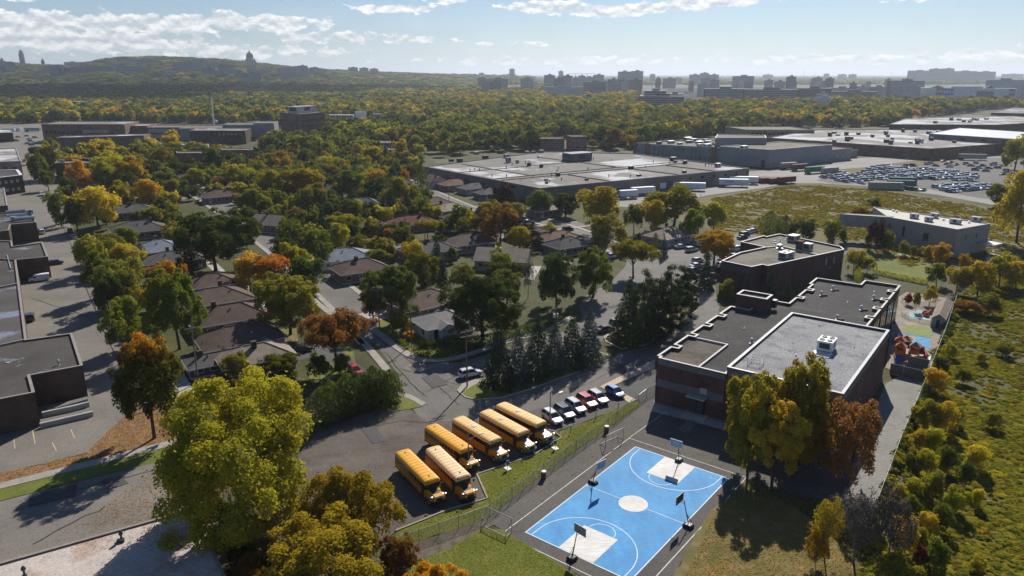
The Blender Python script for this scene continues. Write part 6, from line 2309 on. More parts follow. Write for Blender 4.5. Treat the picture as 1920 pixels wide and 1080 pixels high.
def make_bus(label,roofmat,modern):
 t = thing('school_bus',label,'school bus',0,0,0,'school buses parked in the gravel lot')
 xr,xf = -6.1,3.45
 hw = 1.2
 zs,zt = 2.62,3.1
 sec = body_section(hw,.62,zs,zt)
 low = [p for p in sec if p[1] <= zs + .001]
 # lower body
 m = MB()
 L_ = [(-hw * .97,.62),(-hw,.72),(-hw,1.78),(hw,1.78),(hw,.72),(hw * .97,.62)]
 m.loft([[(x,y,z) for y,z in L_] for x in (xr,xr + .12,xf - .1,xf)])
 m.build('body',yel['side'],t)
 # glazed belt and roof
 B_ = [(-hw + .03,1.78),(-hw + .06,zs),(hw - .06,zs),(hw - .03,1.78)]
 MB().loft([[(x,y,z) for y,z in B_] for x in (xr + .03,xf - .08)]).build('window_band',black_trim,t)
 R_ = [p for p in sec if p[1] >= zs - .001]
 R_ = [(-hw,zs - .12)] + R_ + [(hw,zs - .12)]
 secs = []
 ribs = [(xr + .5 + (xf - xr - 1.0) * k / 11 + e,1,dz) for k in range(12) for e,dz in ((-.03,0),(-.02,.03),(.02,.03),(.03,0))]
 for x,s,dz in [(xr - .02,.93,-.13),(xr + .12,.985,-.03)] + ribs + [(xf - .05,.99,-.02),(xf + .12,.95,-.16)]:
  secs.append([(x,y * s,max(zs - .12,z + dz) if z > zs else z) for y,z in R_])
 MB().loft(secs).build('roof',roofmat,t,smooth=False)
 # black rub rails
 for z in ((.86,1.22,1.58) if modern else (.92,1.5)):
  for s in (-1,1):
   MB().box(xr + .05,xf - .15,s * (hw + .012) - .02,s * (hw + .012) + .02,z - .045,z + .045).build('rub_rail',black_trim,t)
 # side windows
 nwin = 11
 w_ = (xf - xr - 1.3) / nwin
 for s in (-1,1):
  for k in range(nwin):
   x = xr + .45 + w_ * (k + .5)
   o = link_mesh('window',unit_box(glass),t,(x,s * (hw - .035),1.86),math.pi / 2,(.06,w_ - (.10 if modern else .16),.62))
  for k in range(nwin + 1):
   x = xr + .45 + w_ * k
   if not modern or k in (0,nwin):
    link_mesh('window_post',unit_box(yel['side']),t,(x,s * (hw - .02),1.78),math.pi / 2,(.07,.09,zs - 1.88))
 # door and front
 link_mesh('door',unit_box(black_trim),t,(xf - .55,-hw - .005,.75),math.pi / 2,(.05,.8,1.85))
 link_mesh('door',unit_box(black_trim),t,(xf - .5,hw + .005,.75),math.pi / 2,(.05,.5,1.8)) if modern else None
 ws = MB().add([(xf + .02,-1.06,1.72),(xf + .02,1.06,1.72),(xf - .04,.98,2.58),(xf - .04,-.98,2.58),(xf - .06,-1.06,1.72),(xf - .06,1.06,1.72),(xf - .1,.98,2.58),(xf - .1,-.98,2.58)],
      [(0,1,2,3),(7,6,5,4),(0,4,5,1),(3,2,6,7),(0,3,7,4),(1,5,6,2)])
 wo = ws.build('windshield',glass,t)
 MB().box(xf + .0,xf + .05,-.03,.03,1.72,2.55).build('centre_post',black_trim,wo)
 # hood, fenders, nose
 hs = []
 for x,w,zt_ in ((xf,.98,1.74),(xf + .5,.95,1.70),(xf + 1.3,.86,1.55),(xf + 1.85,.74,1.40),(xf + 2.0,.68,1.22)):
  hs.append([(x,-w,.85),(x,-w,zt_ - .22),(x,-w * .72,zt_),(x,w * .72,zt_),(x,w,zt_ - .22),(x,w,.85)])
 h = MB().loft(hs).build('hood',yel['side'],t)
 MB().add([(xf + .12,-.62,1.757),(xf + .12,.62,1.757),(xf + 1.25,.52,1.585),(xf + 1.25,-.52,1.585),(xf + .12,-.62,1.73),(xf + .12,.62,1.73),(xf + 1.25,.52,1.55),(xf + 1.25,-.52,1.55)],
     [(0,1,2,3),(7,6,5,4),(0,4,5,1),(1,5,6,2),(2,6,7,3),(3,7,4,0)]).build('hood_panel',black_trim if not modern else hood_grey,h)
 for s in (-1,1):
  fs = []
  for k in range(7):
   a = math.pi * k / 6
   fs.append([(xf + 1.02 - .66 * math.cos(a),s * 1.16,.55 + .66 * math.sin(a)),(xf + 1.02 - .66 * math.cos(a),s * .7,.62 + .68 * math.sin(a)),(xf + 1.02 - .58 * math.cos(a),s * .7,.5 + .58 * math.sin(a)),(xf + 1.02 - .58 * math.cos(a),s * 1.14,.5 + .58 * math.sin(a))])
  MB().loft(fs).build('fender',yel['side'],t)
  hl = MB().lathe([(.14,0),(.15,.05),(.05,.07)],0,0,10).build('headlight',lamp_clear,t)
  hl.location = (xf + 1.93,s * .62,1.08)
  hl.rotation_euler = (0,math.pi / 2,0)
  link_mesh('turn_lamp',unit_box(lamp_amber),t,(xf + 1.72,s * .9,1.0),0,(.1,.16,.12))
  # mirrors on arms
  mi = MB().box(-.06,.06,-.12,.12,0,.4).build('mirror',black_trim,t)
  mi.location = (xf + .35,s * 1.42,1.95)
  MB().tube((0,0,.2),(-.35,-s * .35,.35),.02,.02,4).build('mirror_arm',black_trim,mi)
  cm_ = MB().lathe([(.02,0),(.16,.04),(.18,.1),(.02,.14)],0,0,8).build('cross_mirror',galv,t)
  cm_.location = (xf + 1.75,s * 1.0,1.45)
  MB().tube((0,0,0),(-.1,-s * .12,-.35),.02,.02,4).build('mirror_arm',black_trim,cm_)
  for k in (0,1):
   link_mesh('warning_lamp',unit_box(lamp_red if k == 0 else lamp_amber),t,(xf + .1,s * (.85 - .3 * k),2.72),0,(.08,.2,.16))
   link_mesh('tail_lamp',unit_box(lamp_red if k == 0 else lamp_amber),t,(xr - .03,s * (.95 - .28 * k),1.5),0,(.06,.2,.2))
 MB().box(xf + 1.96,xf + 2.04,-.45,.45,.85,1.3).build('grille',black_trim,t)
 MB().loft([[(xf + 1.55,-1.18,.5),(xf + 1.6,-1.18,.82),(xf + 1.62,-1.12,.82),(xf + 1.6,-1.1,.5)],[(xf + 2.1,-.85,.5),(xf + 2.14,-.85,.82),(xf + 2.0,-.8,.82),(xf + 2.0,-.8,.5)],
     [(xf + 2.1,.85,.5),(xf + 2.14,.85,.82),(xf + 2.0,.8,.82),(xf + 2.0,.8,.5)],[(xf + 1.55,1.18,.5),(xf + 1.6,1.18,.82),(xf + 1.62,1.12,.82),(xf + 1.6,1.1,.5)]]).build('front_bumper',blue_bumper if modern else black_trim,t)
 MB().box(xr - .16,xr - .02,-1.15,1.15,.5,.78).build('rear_bumper',black_trim,t)
 link_mesh('rear_window',unit_box(glass),t,(xr + .0,0,1.86),0,(.06,1.9,.62))
 link_mesh('rear_door',unit_box(yel['side']),t,(xr - .02,0,.75),0,(.05,.9,1.0))
 MB().box(xr + .6,xf + 1.7,-.55,.55,.35,.62).build('chassis',black_trim,t)
 add_wheels(t,[(xf + 1.02,1.0),(xf + 1.02,-1.0),(xr + 2.3,1.0),(xr + 2.3,-1.0)],.5,1.0)
 if modern:
  for x in (xr + 4.3,):
   MB().box(x - .32,x + .32,-.32,.32,zt - .02,zt + .08).box(x - .1,x + .1,-.12,.12,zt + .08,zt + .13).build('roof_hatch',white_paint,t)
  MB().box(xr + 7.2,xr + 7.9,-.35,.35,zt - .02,zt + .025).build('roof_patch',MATS['faded_bus_yellow'],t)
 else:
  for x in (xr + 1.1,xf - .9):
   MB().lathe([(.1,0),(.12,.08),(.03,.12)],x,0,8).build('roof_vent',black_trim,t).location = (0,0,zt - .02)
 return t

BUS = [((740,848),(797,905),(825,897),(766,840),'deep',False,'school bus nearest the bottom left of the lot, deep yellow roof with two small vents'),
   ((797,843),(853,900),(885,889),(823,833),'dusty',False,'school bus with dusty tan roof, second from the bottom left'),
   ((796,801),(863,846),(886,838),(818,793),'deep',False,'deep yellow roofed school bus behind the dusty roofed one'),
   ((847,787),(917,828),(941,821),(870,779),'faded',True,'blue bumpered school bus behind the brown light pole'),
   ((897,773),(973,815),(993,807),(917,765),'faded',True,'blue bumpered school bus in the middle of the back three'),
   ((927,760),(1008,798),(1024,790),(947,752),'faded',True,'blue bumpered school bus beside the white car, last of the row')]
for rl_,fl_,fr_,rr_,rk,mod,lab in BUS:
 P = [Vector(G(*p,3.0)) for p in (rl_,fl_,fr_,rr_)]
 rear,front = (P[0] + P[3]) / 2,(P[1] + P[2]) / 2
 d = (front - rear).normalized()
 c = (rear + front) / 2
 b_ = make_bus(lab,yel[rk],mod)
 off = -(-6.1 + 3.45) / 2
 b_.location = (c.x + d.x * off,c.y + d.y * off,.09)
 b_.rotation_euler = (0,0,math.atan2(d.y,d.x))

# ------------------------------------------------------------------ cars
carp = objcol_paint()

def make_car(kind):
 """low car: lofted lower body, tapered cabin with glass, wheels, lights"""
 t = thing('parked_car','car','car',0,0)
 L_,W_,Hh,belt = {'sedan': (4.6,1.8,1.45,.92),'suv': (4.6,1.85,1.68,1.04),'hatch': (4.1,1.75,1.5,.95)}[kind]
 a = L_ / 2
 prof = {'sedan': [(-a,.45,.78),(-a + .12,.3,.98),(-a + 1.0,.25,1.0),(-.4,.25,.96),(.9,.25,.94),(a - .75,.28,.82),(a - .1,.32,.66),(a,.4,.55)],
   'suv': [(-a,.45,.95),(-a + .1,.32,1.08),(-a + 1.0,.3,1.08),(-.4,.3,1.06),(1.0,.3,1.04),(a - .7,.32,.95),(a - .1,.36,.8),(a,.45,.65)],
   'hatch': [(-a,.45,.9),(-a + .1,.3,1.0),(-a + .9,.28,1.0),(-.4,.28,.97),(.8,.28,.95),(a - .6,.3,.82),(a - .1,.34,.66),(a,.42,.55)]}[kind]
 secs = []
 for i,(x,z0,z1) in enumerate(prof):
  w = W_ / 2 * (1 - .10 * (abs(x) / a) ** 4)
  zm = z0 + (z1 - z0) * .62
  secs.append([(x,-w * .93,z0),(x,-w,z0 + .12),(x,-w,zm),(x,-w * .9,z1),(x,w * .9,z1),(x,w,zm),(x,w,z0 + .12),(x,w * .93,z0)])
 MB().loft(secs).build('body',carp,t,smooth=False)
 cab = {'sedan': (-a + .55,-.95,.35,1.25),'suv': (-a + .12,-a + .45,.35,1.1),'hatch': (-a + .15,-a + .6,.3,1.15)}[kind]
 x0,x1,x2,x3 = cab
 w0,w1 = W_ / 2 * .9,W_ / 2 * .74
 zt = Hh - .07
 gl = MB().add([(x0,-w0,belt),(x3,-w0,belt),(x3,w0,belt),(x0,w0,belt),(x1,-w1,zt),(x2,-w1,zt),(x2,w1,zt),(x1,w1,zt)],
      [(0,1,5,4),(1,2,6,5),(2,3,7,6),(3,0,4,7),(4,5,6,7),(3,2,1,0)]).build('glasshouse',glass,t)
 rm = MB().add([(x1 - .08,-w1 - .03,zt - .02),(x2 + .08,-w1 - .03,zt - .02),(x2 + .08,w1 + .03,zt - .02),(x1 - .08,w1 + .03,zt - .02),(x1 + .06,-w1 * .9,zt + .06),(x2 - .06,-w1 * .9,zt + .06),(x2 - .06,w1 * .9,zt + .06),(x1 + .06,w1 * .9,zt + .06)],
      [(0,1,5,4),(1,2,6,5),(2,3,7,6),(3,0,4,7),(4,5,6,7),(3,2,1,0)])
 ro = rm.build('roof',carp,t)
 pl_ = MB()
 for s in (-1,1):
  for (xa,xb) in ((x0,x1),(x3,x2),((x0 + x3) / 2,(x1 + x2) / 2)):
   pl_.tube((xa,s * (w0 + .005),belt),(xb,s * (w1 + .01),zt),.045,.04,4)
 pl_.build('pillars',carp,t)
 if kind == 'suv':
  for s in (-1,1):
   MB().tube((x1 + .2,s * w1 * .85,zt + .1),(x2 - .2,s * w1 * .85,zt + .1),.03,.03,4).build('roof_rail',galv,ro)
 for s in (-1,1):
  link_mesh('headlight',unit_box(lamp_clear),t,(a - .1,s * W_ * .34,.62 if kind != 'suv' else .72),0,(.16,.34,.14))
  link_mesh('tail_light',unit_box(lamp_red),t,(-a + .06,s * W_ * .36,.74),0,(.12,.28,.16))
  link_mesh('mirror',unit_box(black_trim),t,(x3 - .35,s * (W_ / 2 + .06),belt),0,(.12,.2,.14))
 link_mesh('grille',unit_box(black_trim),t,(a - .02,0,.45),0,(.08,W_ * .5,.16))
 r = .33 if kind != 'suv' else .36
 add_wheels(t,[(a - .85,W_ / 2 - .08),(a - .85,-W_ / 2 + .08),(-a + .85,W_ / 2 - .08),(-a + .85,-W_ / 2 + .08)],r,.75)
 remember(t)
 return t

PROTO = {k: make_car(k) for k in ('suv','sedan','hatch')}
CC = {'white': (.72,.73,.75),'silver': (.42,.43,.45),'black': (.012,.012,.016),'red': (.55,.015,.025),'blue': (.018,.09,.40),'navy': (.015,.022,.055),'grey': (.12,.125,.13),'maroon': (.12,.012,.02),'pale': (.58,.6,.62),'tan': (.3,.26,.2)}
used_proto = set()

def car(kind,col,x,y,yaw,label,group=None,z=.1):
 p = PROTO[kind]
 if kind in used_proto:
  t = copy_tree(p)
 else:
  t = p
  used_proto.add(kind)
 t.location = (x,y,z)
 t.rotation_euler = (0,0,yaw)
 t['label'] = label
 t['category'] = 'car'
 if group:
  t['group'] = group
 elif 'group' in t.keys():
  del t['group']
 c = CC[col] + (1,)
 for ch in t.children:
  ch.color = c
 return t

GB = 'cars parked beside the school buses'
for k,(fr,kind,col,lab) in enumerate([((1048,799),'suv','white','white car in the bay right beside the last bus'),((1071,789),'suv','navy','dark navy car with roof rails between two white ones'),
            ((1092,778),'suv','pale','white boxy car left of the red one'),((1113,768),'suv','red','bright red car in the parked row'),
            ((1134,761),'suv','silver','silver white car between the red and the blue one'),((1166,749),'hatch','blue','deep blue car at the end of the row by the walk')]):
 p = Vector(G(*fr))
 d = Vector(az_vec(150))
 q = p - d * 2.0
 car(kind,col,q.x,q.y,math.atan2(d.y,d.x),lab,GB,.13)
for (a,b_),kind,col,az,lab in [((882,706),'suv','white',62,'white sport wagon standing by the tall wooden pole'),((1135,622),'sedan','black',60,'black sedan at the tip of the pine island'),
         ((1160,610),'suv','grey',60,'grey car behind the black sedan under the pines'),((742,446),'hatch','white',147,'white car in the driveway of the maroon roofed bungalow'),
         ((716,577),'suv','silver',60,'silver car half hidden in the street before the brown roof'),((736,474),'suv','white',57,'white car on the cross street'),
         ((806,363),'sedan','maroon',147,'maroon car on the back street'),((566,660),'sedan','black',57,'black car on the driveway of the open rust tinged tree'),
         ((665,700),'hatch','red',147,'reddish car under the open rust tinged tree'),((985,415),'suv','silver',147,'silver van on the school street bend'),
         ((1065,433),'suv','black',57,'black car by the round lime shrub'),((1150,484),'suv','white',57,'white car under the flat crowned locust'),
         ((79,367),'suv','white',147,'white car high up on the left street'),((79,438),'suv','white',-33,'white van shaped car by the dark equipment workshop'),
         ((104,496),'sedan','navy',57,'dark blue car facing the plain brick workshop'),((57,600),'suv','black',-33,'black pickup shaped car against the workshop edge'),
         ((132,436),'suv','grey',-33,'grey car in the shade of the street trees, upper one'),((140,447),'sedan','silver',-33,'silver car in the shade of the street trees, lower one'),
         ((314,392),'suv','white',147,'white car in the left gardens driveway'),((295,374),'sedan','silver',57,'silver car by the left gardens road'),
         ((342,766),'hatch','silver',57,'pale car glimpsed right of the orange topped maple'),((690,558),'hatch','red',57,'red car behind the dark olive maple'),
         ((480,582),'suv','white',57,'white car end by the upper brown roofed bungalow'),((1012,432),'sedan','grey',57,'grey car on the cross street end')]:
 x,y = G(a,b_)
 car(kind,col,x,y,yaw_of(az),lab)
# side car park and street of the annex
ck = random.Random(8)
CP_ = [(1276,466),(1296,472),(1318,462),(1345,512),(1352,500),(1358,490),(1338,522),(1330,532),(1362,480),(1372,475),(1384,470),(1305,502),(1300,512),(1296,522),(1378,484),(1308,492),(1396,443),(1404,438),(1412,436),(1392,448)]
for k,(a,b_) in enumerate(CP_):
 x,y = G(a,b_)
 col = ck.choice(['white','silver','white','grey','black','pale'])
 car(ck.choice(['suv','sedan','hatch']),col,x,y,yaw_of(57 + ck.uniform(-4,4)),{'pale': 'white'}.get(col,col) + ' car in the side car park by the brick annex',{'pale': 'white'}.get(col,col) + ' cars in the side car park')

# white delivery van
vx,vy = G(74,527)
VAN = thing('delivery_van','white panel van parked under the brick workshop wall','van',vx,vy,yaw_of(237))
vs = []
for x,z0,z1,w in ((-2.5,.4,1.9,.92),(-2.4,.35,2.0,.95),(.6,.35,2.0,.95),(1.15,.35,1.85,.94),(1.75,.35,1.2,.93),(2.35,.38,1.0,.88),(2.5,.45,.8,.8)):
 vs.append([(x,-w,z0),(x,-w,z0 + (z1 - z0) * .6),(x,-w * .88,z1),(x,w * .88,z1),(x,w,z0 + (z1 - z0) * .6),(x,w,z0)])
MB().loft(vs).build('body',white_paint,VAN)
MB().add([(1.2,-.78,1.83),(1.2,.78,1.83),(1.78,.82,1.24),(1.78,-.82,1.24),(1.15,-.78,1.8),(1.15,.78,1.8),(1.7,.82,1.2),(1.7,-.82,1.2)],[(0,3,2,1),(4,5,6,7),(0,1,5,4),(2,3,7,6),(1,2,6,5),(3,0,4,7)]).build('windshield',glass,VAN)
for s in (-1,1):
 link_mesh('side_window',unit_box(glass),VAN,(.95,s * .92,1.2),math.pi / 2,(.06,.8,.45))
 link_mesh('headlight',unit_box(lamp_clear),VAN,(2.36,s * .65,.7),0,(.2,.3,.18))
add_wheels(VAN,[(1.65,.88),(1.65,-.88),(-1.6,.88),(-1.6,-.88)],.34,.75)

# ------------------------------------------------------------------ storage lot: packed rows of cars, one mesh each
def lot_car_mesh(kind):
 L_,W_,Hh,belt = {'sedan': (4.6,1.8,1.45,.92),'suv': (4.6,1.85,1.7,1.04)}[kind]
 a = L_ / 2
 m = MB()
 secs = []
 for x,z0,z1 in ((-a,.4,belt - .08),(-a + .3,.25,belt),(0,.25,belt),(a - .8,.25,belt - .1),(a,.35,.55)):
  w = W_ / 2
  secs.append([(x,-w,z0),(x,-w,z1 - .15),(x,-w * .88,z1),(x,w * .88,z1),(x,w,z1 - .15),(x,w,z0)])
 m.loft(secs)
 x0,x1,x2,x3 = (-a + .5,-.95,.35,1.25) if kind == 'sedan' else (-a + .12,-a + .5,.35,1.1)
 w0,w1 = W_ * .44,W_ * .37
 m.add([(x0,-w0,belt),(x3,-w0,belt),(x3,w0,belt),(x0,w0,belt),(x1,-w1,Hh - .06),(x2,-w1,Hh - .06),(x2,w1,Hh - .06),(x1,w1,Hh - .06)],[(0,1,5,4),(1,2,6,5),(2,3,7,6),(3,0,4,7)],1)
 m.box(x1 - .05,x2 + .05,-w1 - .03,w1 + .03,Hh - .06,Hh,0)
 for x in (a - .85,-a + .85):
  for s in (-1,1):
   m.tube((x,s * (W_ / 2 - .2),.33),(x,s * (W_ / 2 + .01),.33),.33,.33,8,2)
 return m.mesh('parked_car',[carp,glass,black_rubber])

LCM = [lot_car_mesh('sedan'),lot_car_mesh('suv')]
LOTS = [  # px polygon, heading, row gap
 ([(1541,334),(1580,323),(1634,336),(1622,346),(1582,343)],0),
 ([(1606,331),(1640,312),(1692,312),(1684,330),(1662,340)],0),
 ([(1674,326),(1690,315),(1782,322),(1832,330),(1830,343),(1790,339),(1700,336)],0),
 ([(1752,353),(1790,345),(1862,350),(1852,364),(1782,363)],0),
 ([(1808,336),(1872,329),(1878,339),(1820,347)],0)]
nlot = 0
du,dv_ = Vector(az_vec(64)),Vector(az_vec(154))
for poly,_ in LOTS:
 wp = px(poly)
 us = [Vector(p).dot(du) for p in wp]
 vs_ = [Vector(p).dot(dv_) for p in wp]
 v = min(vs_)
 row = 0
 while v < max(vs_):
  u = min(us)
  while u < max(us):
   p = du * u + dv_ * v
   if inside((p.x,p.y),wp) and ck.random() < .93 and nlot < 235:
    col = ck.choice(['white','white','pale','silver','white','navy','grey','silver','white','black'])
    o = link_mesh('parked_car',LCM[ck.randrange(2)],None,(p.x,p.y,.1),math.atan2(dv_.y,dv_.x) + (math.pi if ck.random() < .2 else 0) + ck.uniform(-.03,.03))
    o.color = CC[col] + (1,)
    cw_ = {'pale': 'white','navy': 'dark','grey': 'dark','black': 'dark'}.get(col,col)
    tag(o,cw_ + ' car in the packed rows of the storage lot','car',cw_ + ' cars in the storage lot rows')
    nlot += 1
   u += 2.6
  v += 7.6 if row % 2 else 5.0
  row += 1
for a,b_ in ((1769,303),(1782,306),(1777,310),(1700,312),(1712,312),(1738,309),(1745,308),(1754,312),(1812,309),(1820,312),(1830,307),(1836,316),(1842,312),(1853,317),(1862,311),(1870,316),(1828,320),(1848,322),(1780,314),(1792,310),(1866,309),(1876,312),(1880,328),(1888,322),(1696,355),(1706,357),(1716,358),(1730,358),(1705,297),(1736,300)):
 x,y = G(a,b_)
 col = ck.choice(['white','silver','navy','grey','black','silver','grey'])
 o = link_mesh('parked_car',LCM[ck.randrange(2)],None,(x,y,.1),yaw_of(ck.choice([64,154,110]) + ck.uniform(-8,8)))
 o.color = CC[col] + (1,)
 cw_ = {'navy': 'dark','grey': 'dark','black': 'dark'}.get(col,col)
 tag(o,cw_ + ' car standing loose behind the packed rows','car',cw_ + ' loose cars on the storage lot')

# ------------------------------------------------------------------ trailers and containers
def trailer(label,a,b_,az,L_,col,text=None,wheels=True,H_=2.75,zb=1.15,name='trailer',anchor=0):
 """box trailer: body with ribs, skirt, landing legs, bogie; (a, b_) = pixel of the middle of its base"""
 x,y = G(a,b_)
 t = thing(name,label,'trailer' if wheels else 'container',x,y,yaw_of(az))
 z0 = zb if wheels else .15
 MB().box(-L_ / 2,L_ / 2,-1.28,1.28,z0,z0 + H_).build('body',col,t)
 m = MB()
 n = int(L_ / 1.2)
 for k in range(n + 1):
  xx = -L_ / 2 + .04 + (L_ - .08) * k / n
  for s in (-1,1):
   m.box(xx - .04,xx + .04,s * 1.28 - .03,s * 1.28 + .03,z0,z0 + H_)
 m.box(-L_ / 2 - .02,L_ / 2 + .02,-1.31,-1.25,z0 + H_ - .1,z0 + H_ + .03).box(-L_ / 2 - .02,L_ / 2 + .02,1.25,1.31,z0 + H_ - .1,z0 + H_ + .03)
 m.build('side_ribs',col,t)
 for s in (-1,1):
  link_mesh('rear_door',unit_box(col),t,(-L_ / 2 - .03,s * .64,z0 + .1),0,(.05,1.2,H_ - .25))
 if wheels:
  MB().box(-L_ / 2,L_ / 2,-1.1,1.1,z0 - .22,z0 - .01).build('chassis',dark_metal,t)
  for xx in (-L_ / 2 + 1.3,-L_ / 2 + 2.5):
   add_wheels(t,[(xx,1.1),(xx,-1.1)],.48,1.2)
  for s in (-1,1):
   MB().box(L_ / 2 - 3.1,L_ / 2 - 2.95,s * .9 - .08,s * .9 + .08,.0,z0 - .2).build('landing_leg',dark_metal,t)
 if text:
  cu_ = bpy.data.curves.new('lettering','FONT')
  cu_.body = text
  cu_.size = 1.25
  cu_.extrude = .01
  cu_.materials.append(M('navy_lettering',(.02,.03,.12),rough=.5))
  o = bpy.data.objects.new('lettering',cu_)
  COL.objects.link(o)
  o.parent = t
  lme = bpy.data.meshes.new_from_object(o)
  bpy.data.objects.remove(o)
  o = link_mesh('lettering',lme,t)
  o.location = (-L_ / 2 + 2.3,-1.335,z0 + 1.2)
  o.rotation_euler = (math.pi / 2,0,0)
 return t

wt = M('trailer_white',(.66,.68,.70),(.74,.76,.78),scale=.4,rough=.45)
con = {'maroon': M('maroon_container',(.16,.055,.045),(.20,.075,.06),scale=.4),'green': M('green_container',(.05,.19,.09),(.07,.24,.12),scale=.4),'teal': M('teal_container',(.07,.14,.14),(.10,.18,.18),scale=.4),
   'beige': M('beige_container',(.34,.32,.27),(.40,.38,.33),scale=.4),'grey': M('grey_trailer',(.32,.33,.33),(.39,.40,.40),scale=.4)}
trailer('white trailer with dark blue lettering in front of the warehouse',1375,350,96,14.5,wt,'TFwancal')
trailer('plain white trailer directly behind the lettered one',1394,345,96,14.5,wt)
trailer('white trailer partly behind the great golden olive tree',1292,357,100,15.5,wt)
trailer('white trailer seen between the yellow tree crowns, near one',1178,372,70,9,wt)
trailer('white trailer seen between the yellow tree crowns, far one',1205,366,70,12,wt)
trailer('white trailer roof by the warehouse wall left of the golden olive tree',1226,358,70,12,wt)
for k in range(5):
 trailer(['maroon container at the right end of the maroon row','second maroon container from the right in the row','middle maroon container of the row','fourth maroon container from the right in the row','leftmost maroon container of the row beside the white trailers'][k],
   1474 - 17 * k,344 - .8 * k,64,11,con['maroon'],None,k == 0,2.6,1.0,'container' if k else 'trailer')
trailer('greyish brown trailer left of the maroon one at the docks',1478,317,64,12,con['beige'])
trailer('maroon trailer at the docks between the grey brown and the green one',1499,320,64,12,con['maroon'])
trailer('green trailer in front of the docks',1526,325,66,13,con['green'])
trailer('pale grey trailer right of the green one',1555,327,66,11,con['grey'])
trailer('long grey trailer near the far warehouse wall',1822,300,100,17,con['grey'])
trailer('beige long container at the edge of the brown meadow',1660,355,98,16,con['beige'],None,False,3.4,1.0,'container')
trailer('teal container behind the beige one, front of the two',1688,351,98,13,con['teal'],None,False,3.4,1.0,'container')
trailer('teal container behind the beige one, back of the two',1692,346,98,13,con['teal'],None,False,3.6,1.0,'container')
for k,(a,b_) in enumerate(((18,248),(62,247),(34,246))):
 trailer(['white trailer beside the far dark workshop','pale blue white trailer at the top of the left street','short white trailer between the two pale ones'][k],a,b_,95,[12,16,7][k],wt if k != 1 else con['grey'])
for k,(a,b_) in enumerate(((55,262),(58,266),(52,270),(60,273),(50,256),(66,259),(34,258),(31,265))):
 x,y = G(a,b_)
 col = ck.choice(['navy','silver','grey','blue'])
 o = link_mesh('parked_car',LCM[k % 2],None,(x,y,.1),yaw_of(57))
 o.color = CC[col] + (1,)
 cw_ = {'navy': 'dark','grey': 'dark'}.get(col,col)
 tag(o,cw_ + ' car parked at the top of the left street','car',cw_ + ' cars at the top of the left street')

# ------------------------------------------------------------------ basketball hoops
clear_board = M('clear_backboard',(.30,.33,.36),rough=.15,spec=.6)
rim_or = M('orange_rim',(.5,.10,.03),rough=.5)

def hoop(label,base,aim,h=3.05,lean=1.2,board=clear_board):
 """portable hoop: weighted base with wheels, leaning pole, arms, framed board, rim and net"""
 x,y = G(*base)
 d = Vector(aim) - Vector((x,y))
 t = thing('basketball_hoop',label,'basketball hoop',x,y,math.atan2(d.y,d.x),'portable basketball hoops around the court',.09)
 bs = []
 for xx,w,z1 in ((-.75,.38,.25),(-.55,.5,.42),(.2,.5,.42),(.5,.36,.28)):
  bs.append([(xx,-w,0),(xx,-w,z1 * .7),(xx,-w * .7,z1),(xx,w * .7,z1),(xx,w,z1 * .7),(xx,w,0)])
 b = MB().loft(bs).build('base',M('black_plastic',(.02,.021,.024),rough=.45),t)
 for s in (-1,1):
  q = MB().tube((.5,s * .3 - .04,.12),(.5,s * .3 + .04,.12),.11,.11,8).build('wheel',black_rubber,b)
 top = (lean * .55,0,h + .35)
 p = MB().tube((-.1,0,.35),top,.07,.055,8)
 p.build('pole',dark_metal,t)
 MB().tube((-.6,-.2,.4),(.12,-.03,1.6),.03,.03,5).tube((-.6,.2,.4),(.12,.03,1.6),.03,.03,5).build('brace',dark_metal,t)
 bx = lean
 am = MB()
 for s in (-1,1):
  for z in (0,.35):
   am.tube((top[0] - .05,s * .06,h + z),(bx,s * .25,h + .12 + z),.025,.025,5)
 am.build('arm',dark_metal,t)
 bd = MB().box(bx,bx + .03,-.91,.91,h - .15,h + .92).build('backboard',board,t)
 fr = MB()
 for y0,y1,z0,z1 in ((-.95,.95,h - .2,h - .12),(-.95,.95,h + .9,h + .98),(-.95,-.87,h - .12,h + .9),(.87,.95,h - .12,h + .9),(-.31,.31,h + .1,h + .15),(-.31,.31,h + .52,h + .57),(-.31,-.26,h + .15,h + .52),(.26,.31,h + .15,h + .52)):
  fr.box(bx - .01,bx + .045,y0,y1,z0,z1)
 fr.build('board_frame',white_paint if board is clear_board else dark_metal,bd)
 rg_ = MB()
 pts = [(bx + .38 + .23 * math.cos(2 * math.pi * k / 12),.23 * math.sin(2 * math.pi * k / 12),h) for k in range(13)]
 rg_.path(pts,.015,4)
 rg_.tube((bx,0,h),(bx + .16,0,h),.03,.03,4)
 ro = rg_.build('rim',rim_or,bd)
 nt_ = MB()
 for k in range(8):
  a = 2 * math.pi * k / 8
  nt_.tube((bx + .38 + .23 * math.cos(a),.23 * math.sin(a),h),(bx + .38 + .13 * math.cos(a + .4),.13 * math.sin(a + .4),h - .42),.008,.008,3)
 nt_.build('net',white_paint,ro)
 return t

hoop('hoop at the far end of the court, behind the far white key',(1272,866),cpt(0,0),3.05,1.2)
hoop('hoop on the near left long side at the half way line',(1113,907),cpt(0,0),3.0,1.2)
hoop('hoop with leaning double pole on the right long side at the half way line',(1289,988),cpt(0,0),3.05,1.3,M('dark_backboard',(.04,.04,.045),rough=.3))
hoop('hoop at the near end of the court, beside the near white key',(1074,1049),cpt(-LC / 2 + 4,1.0),3.05,1.1)

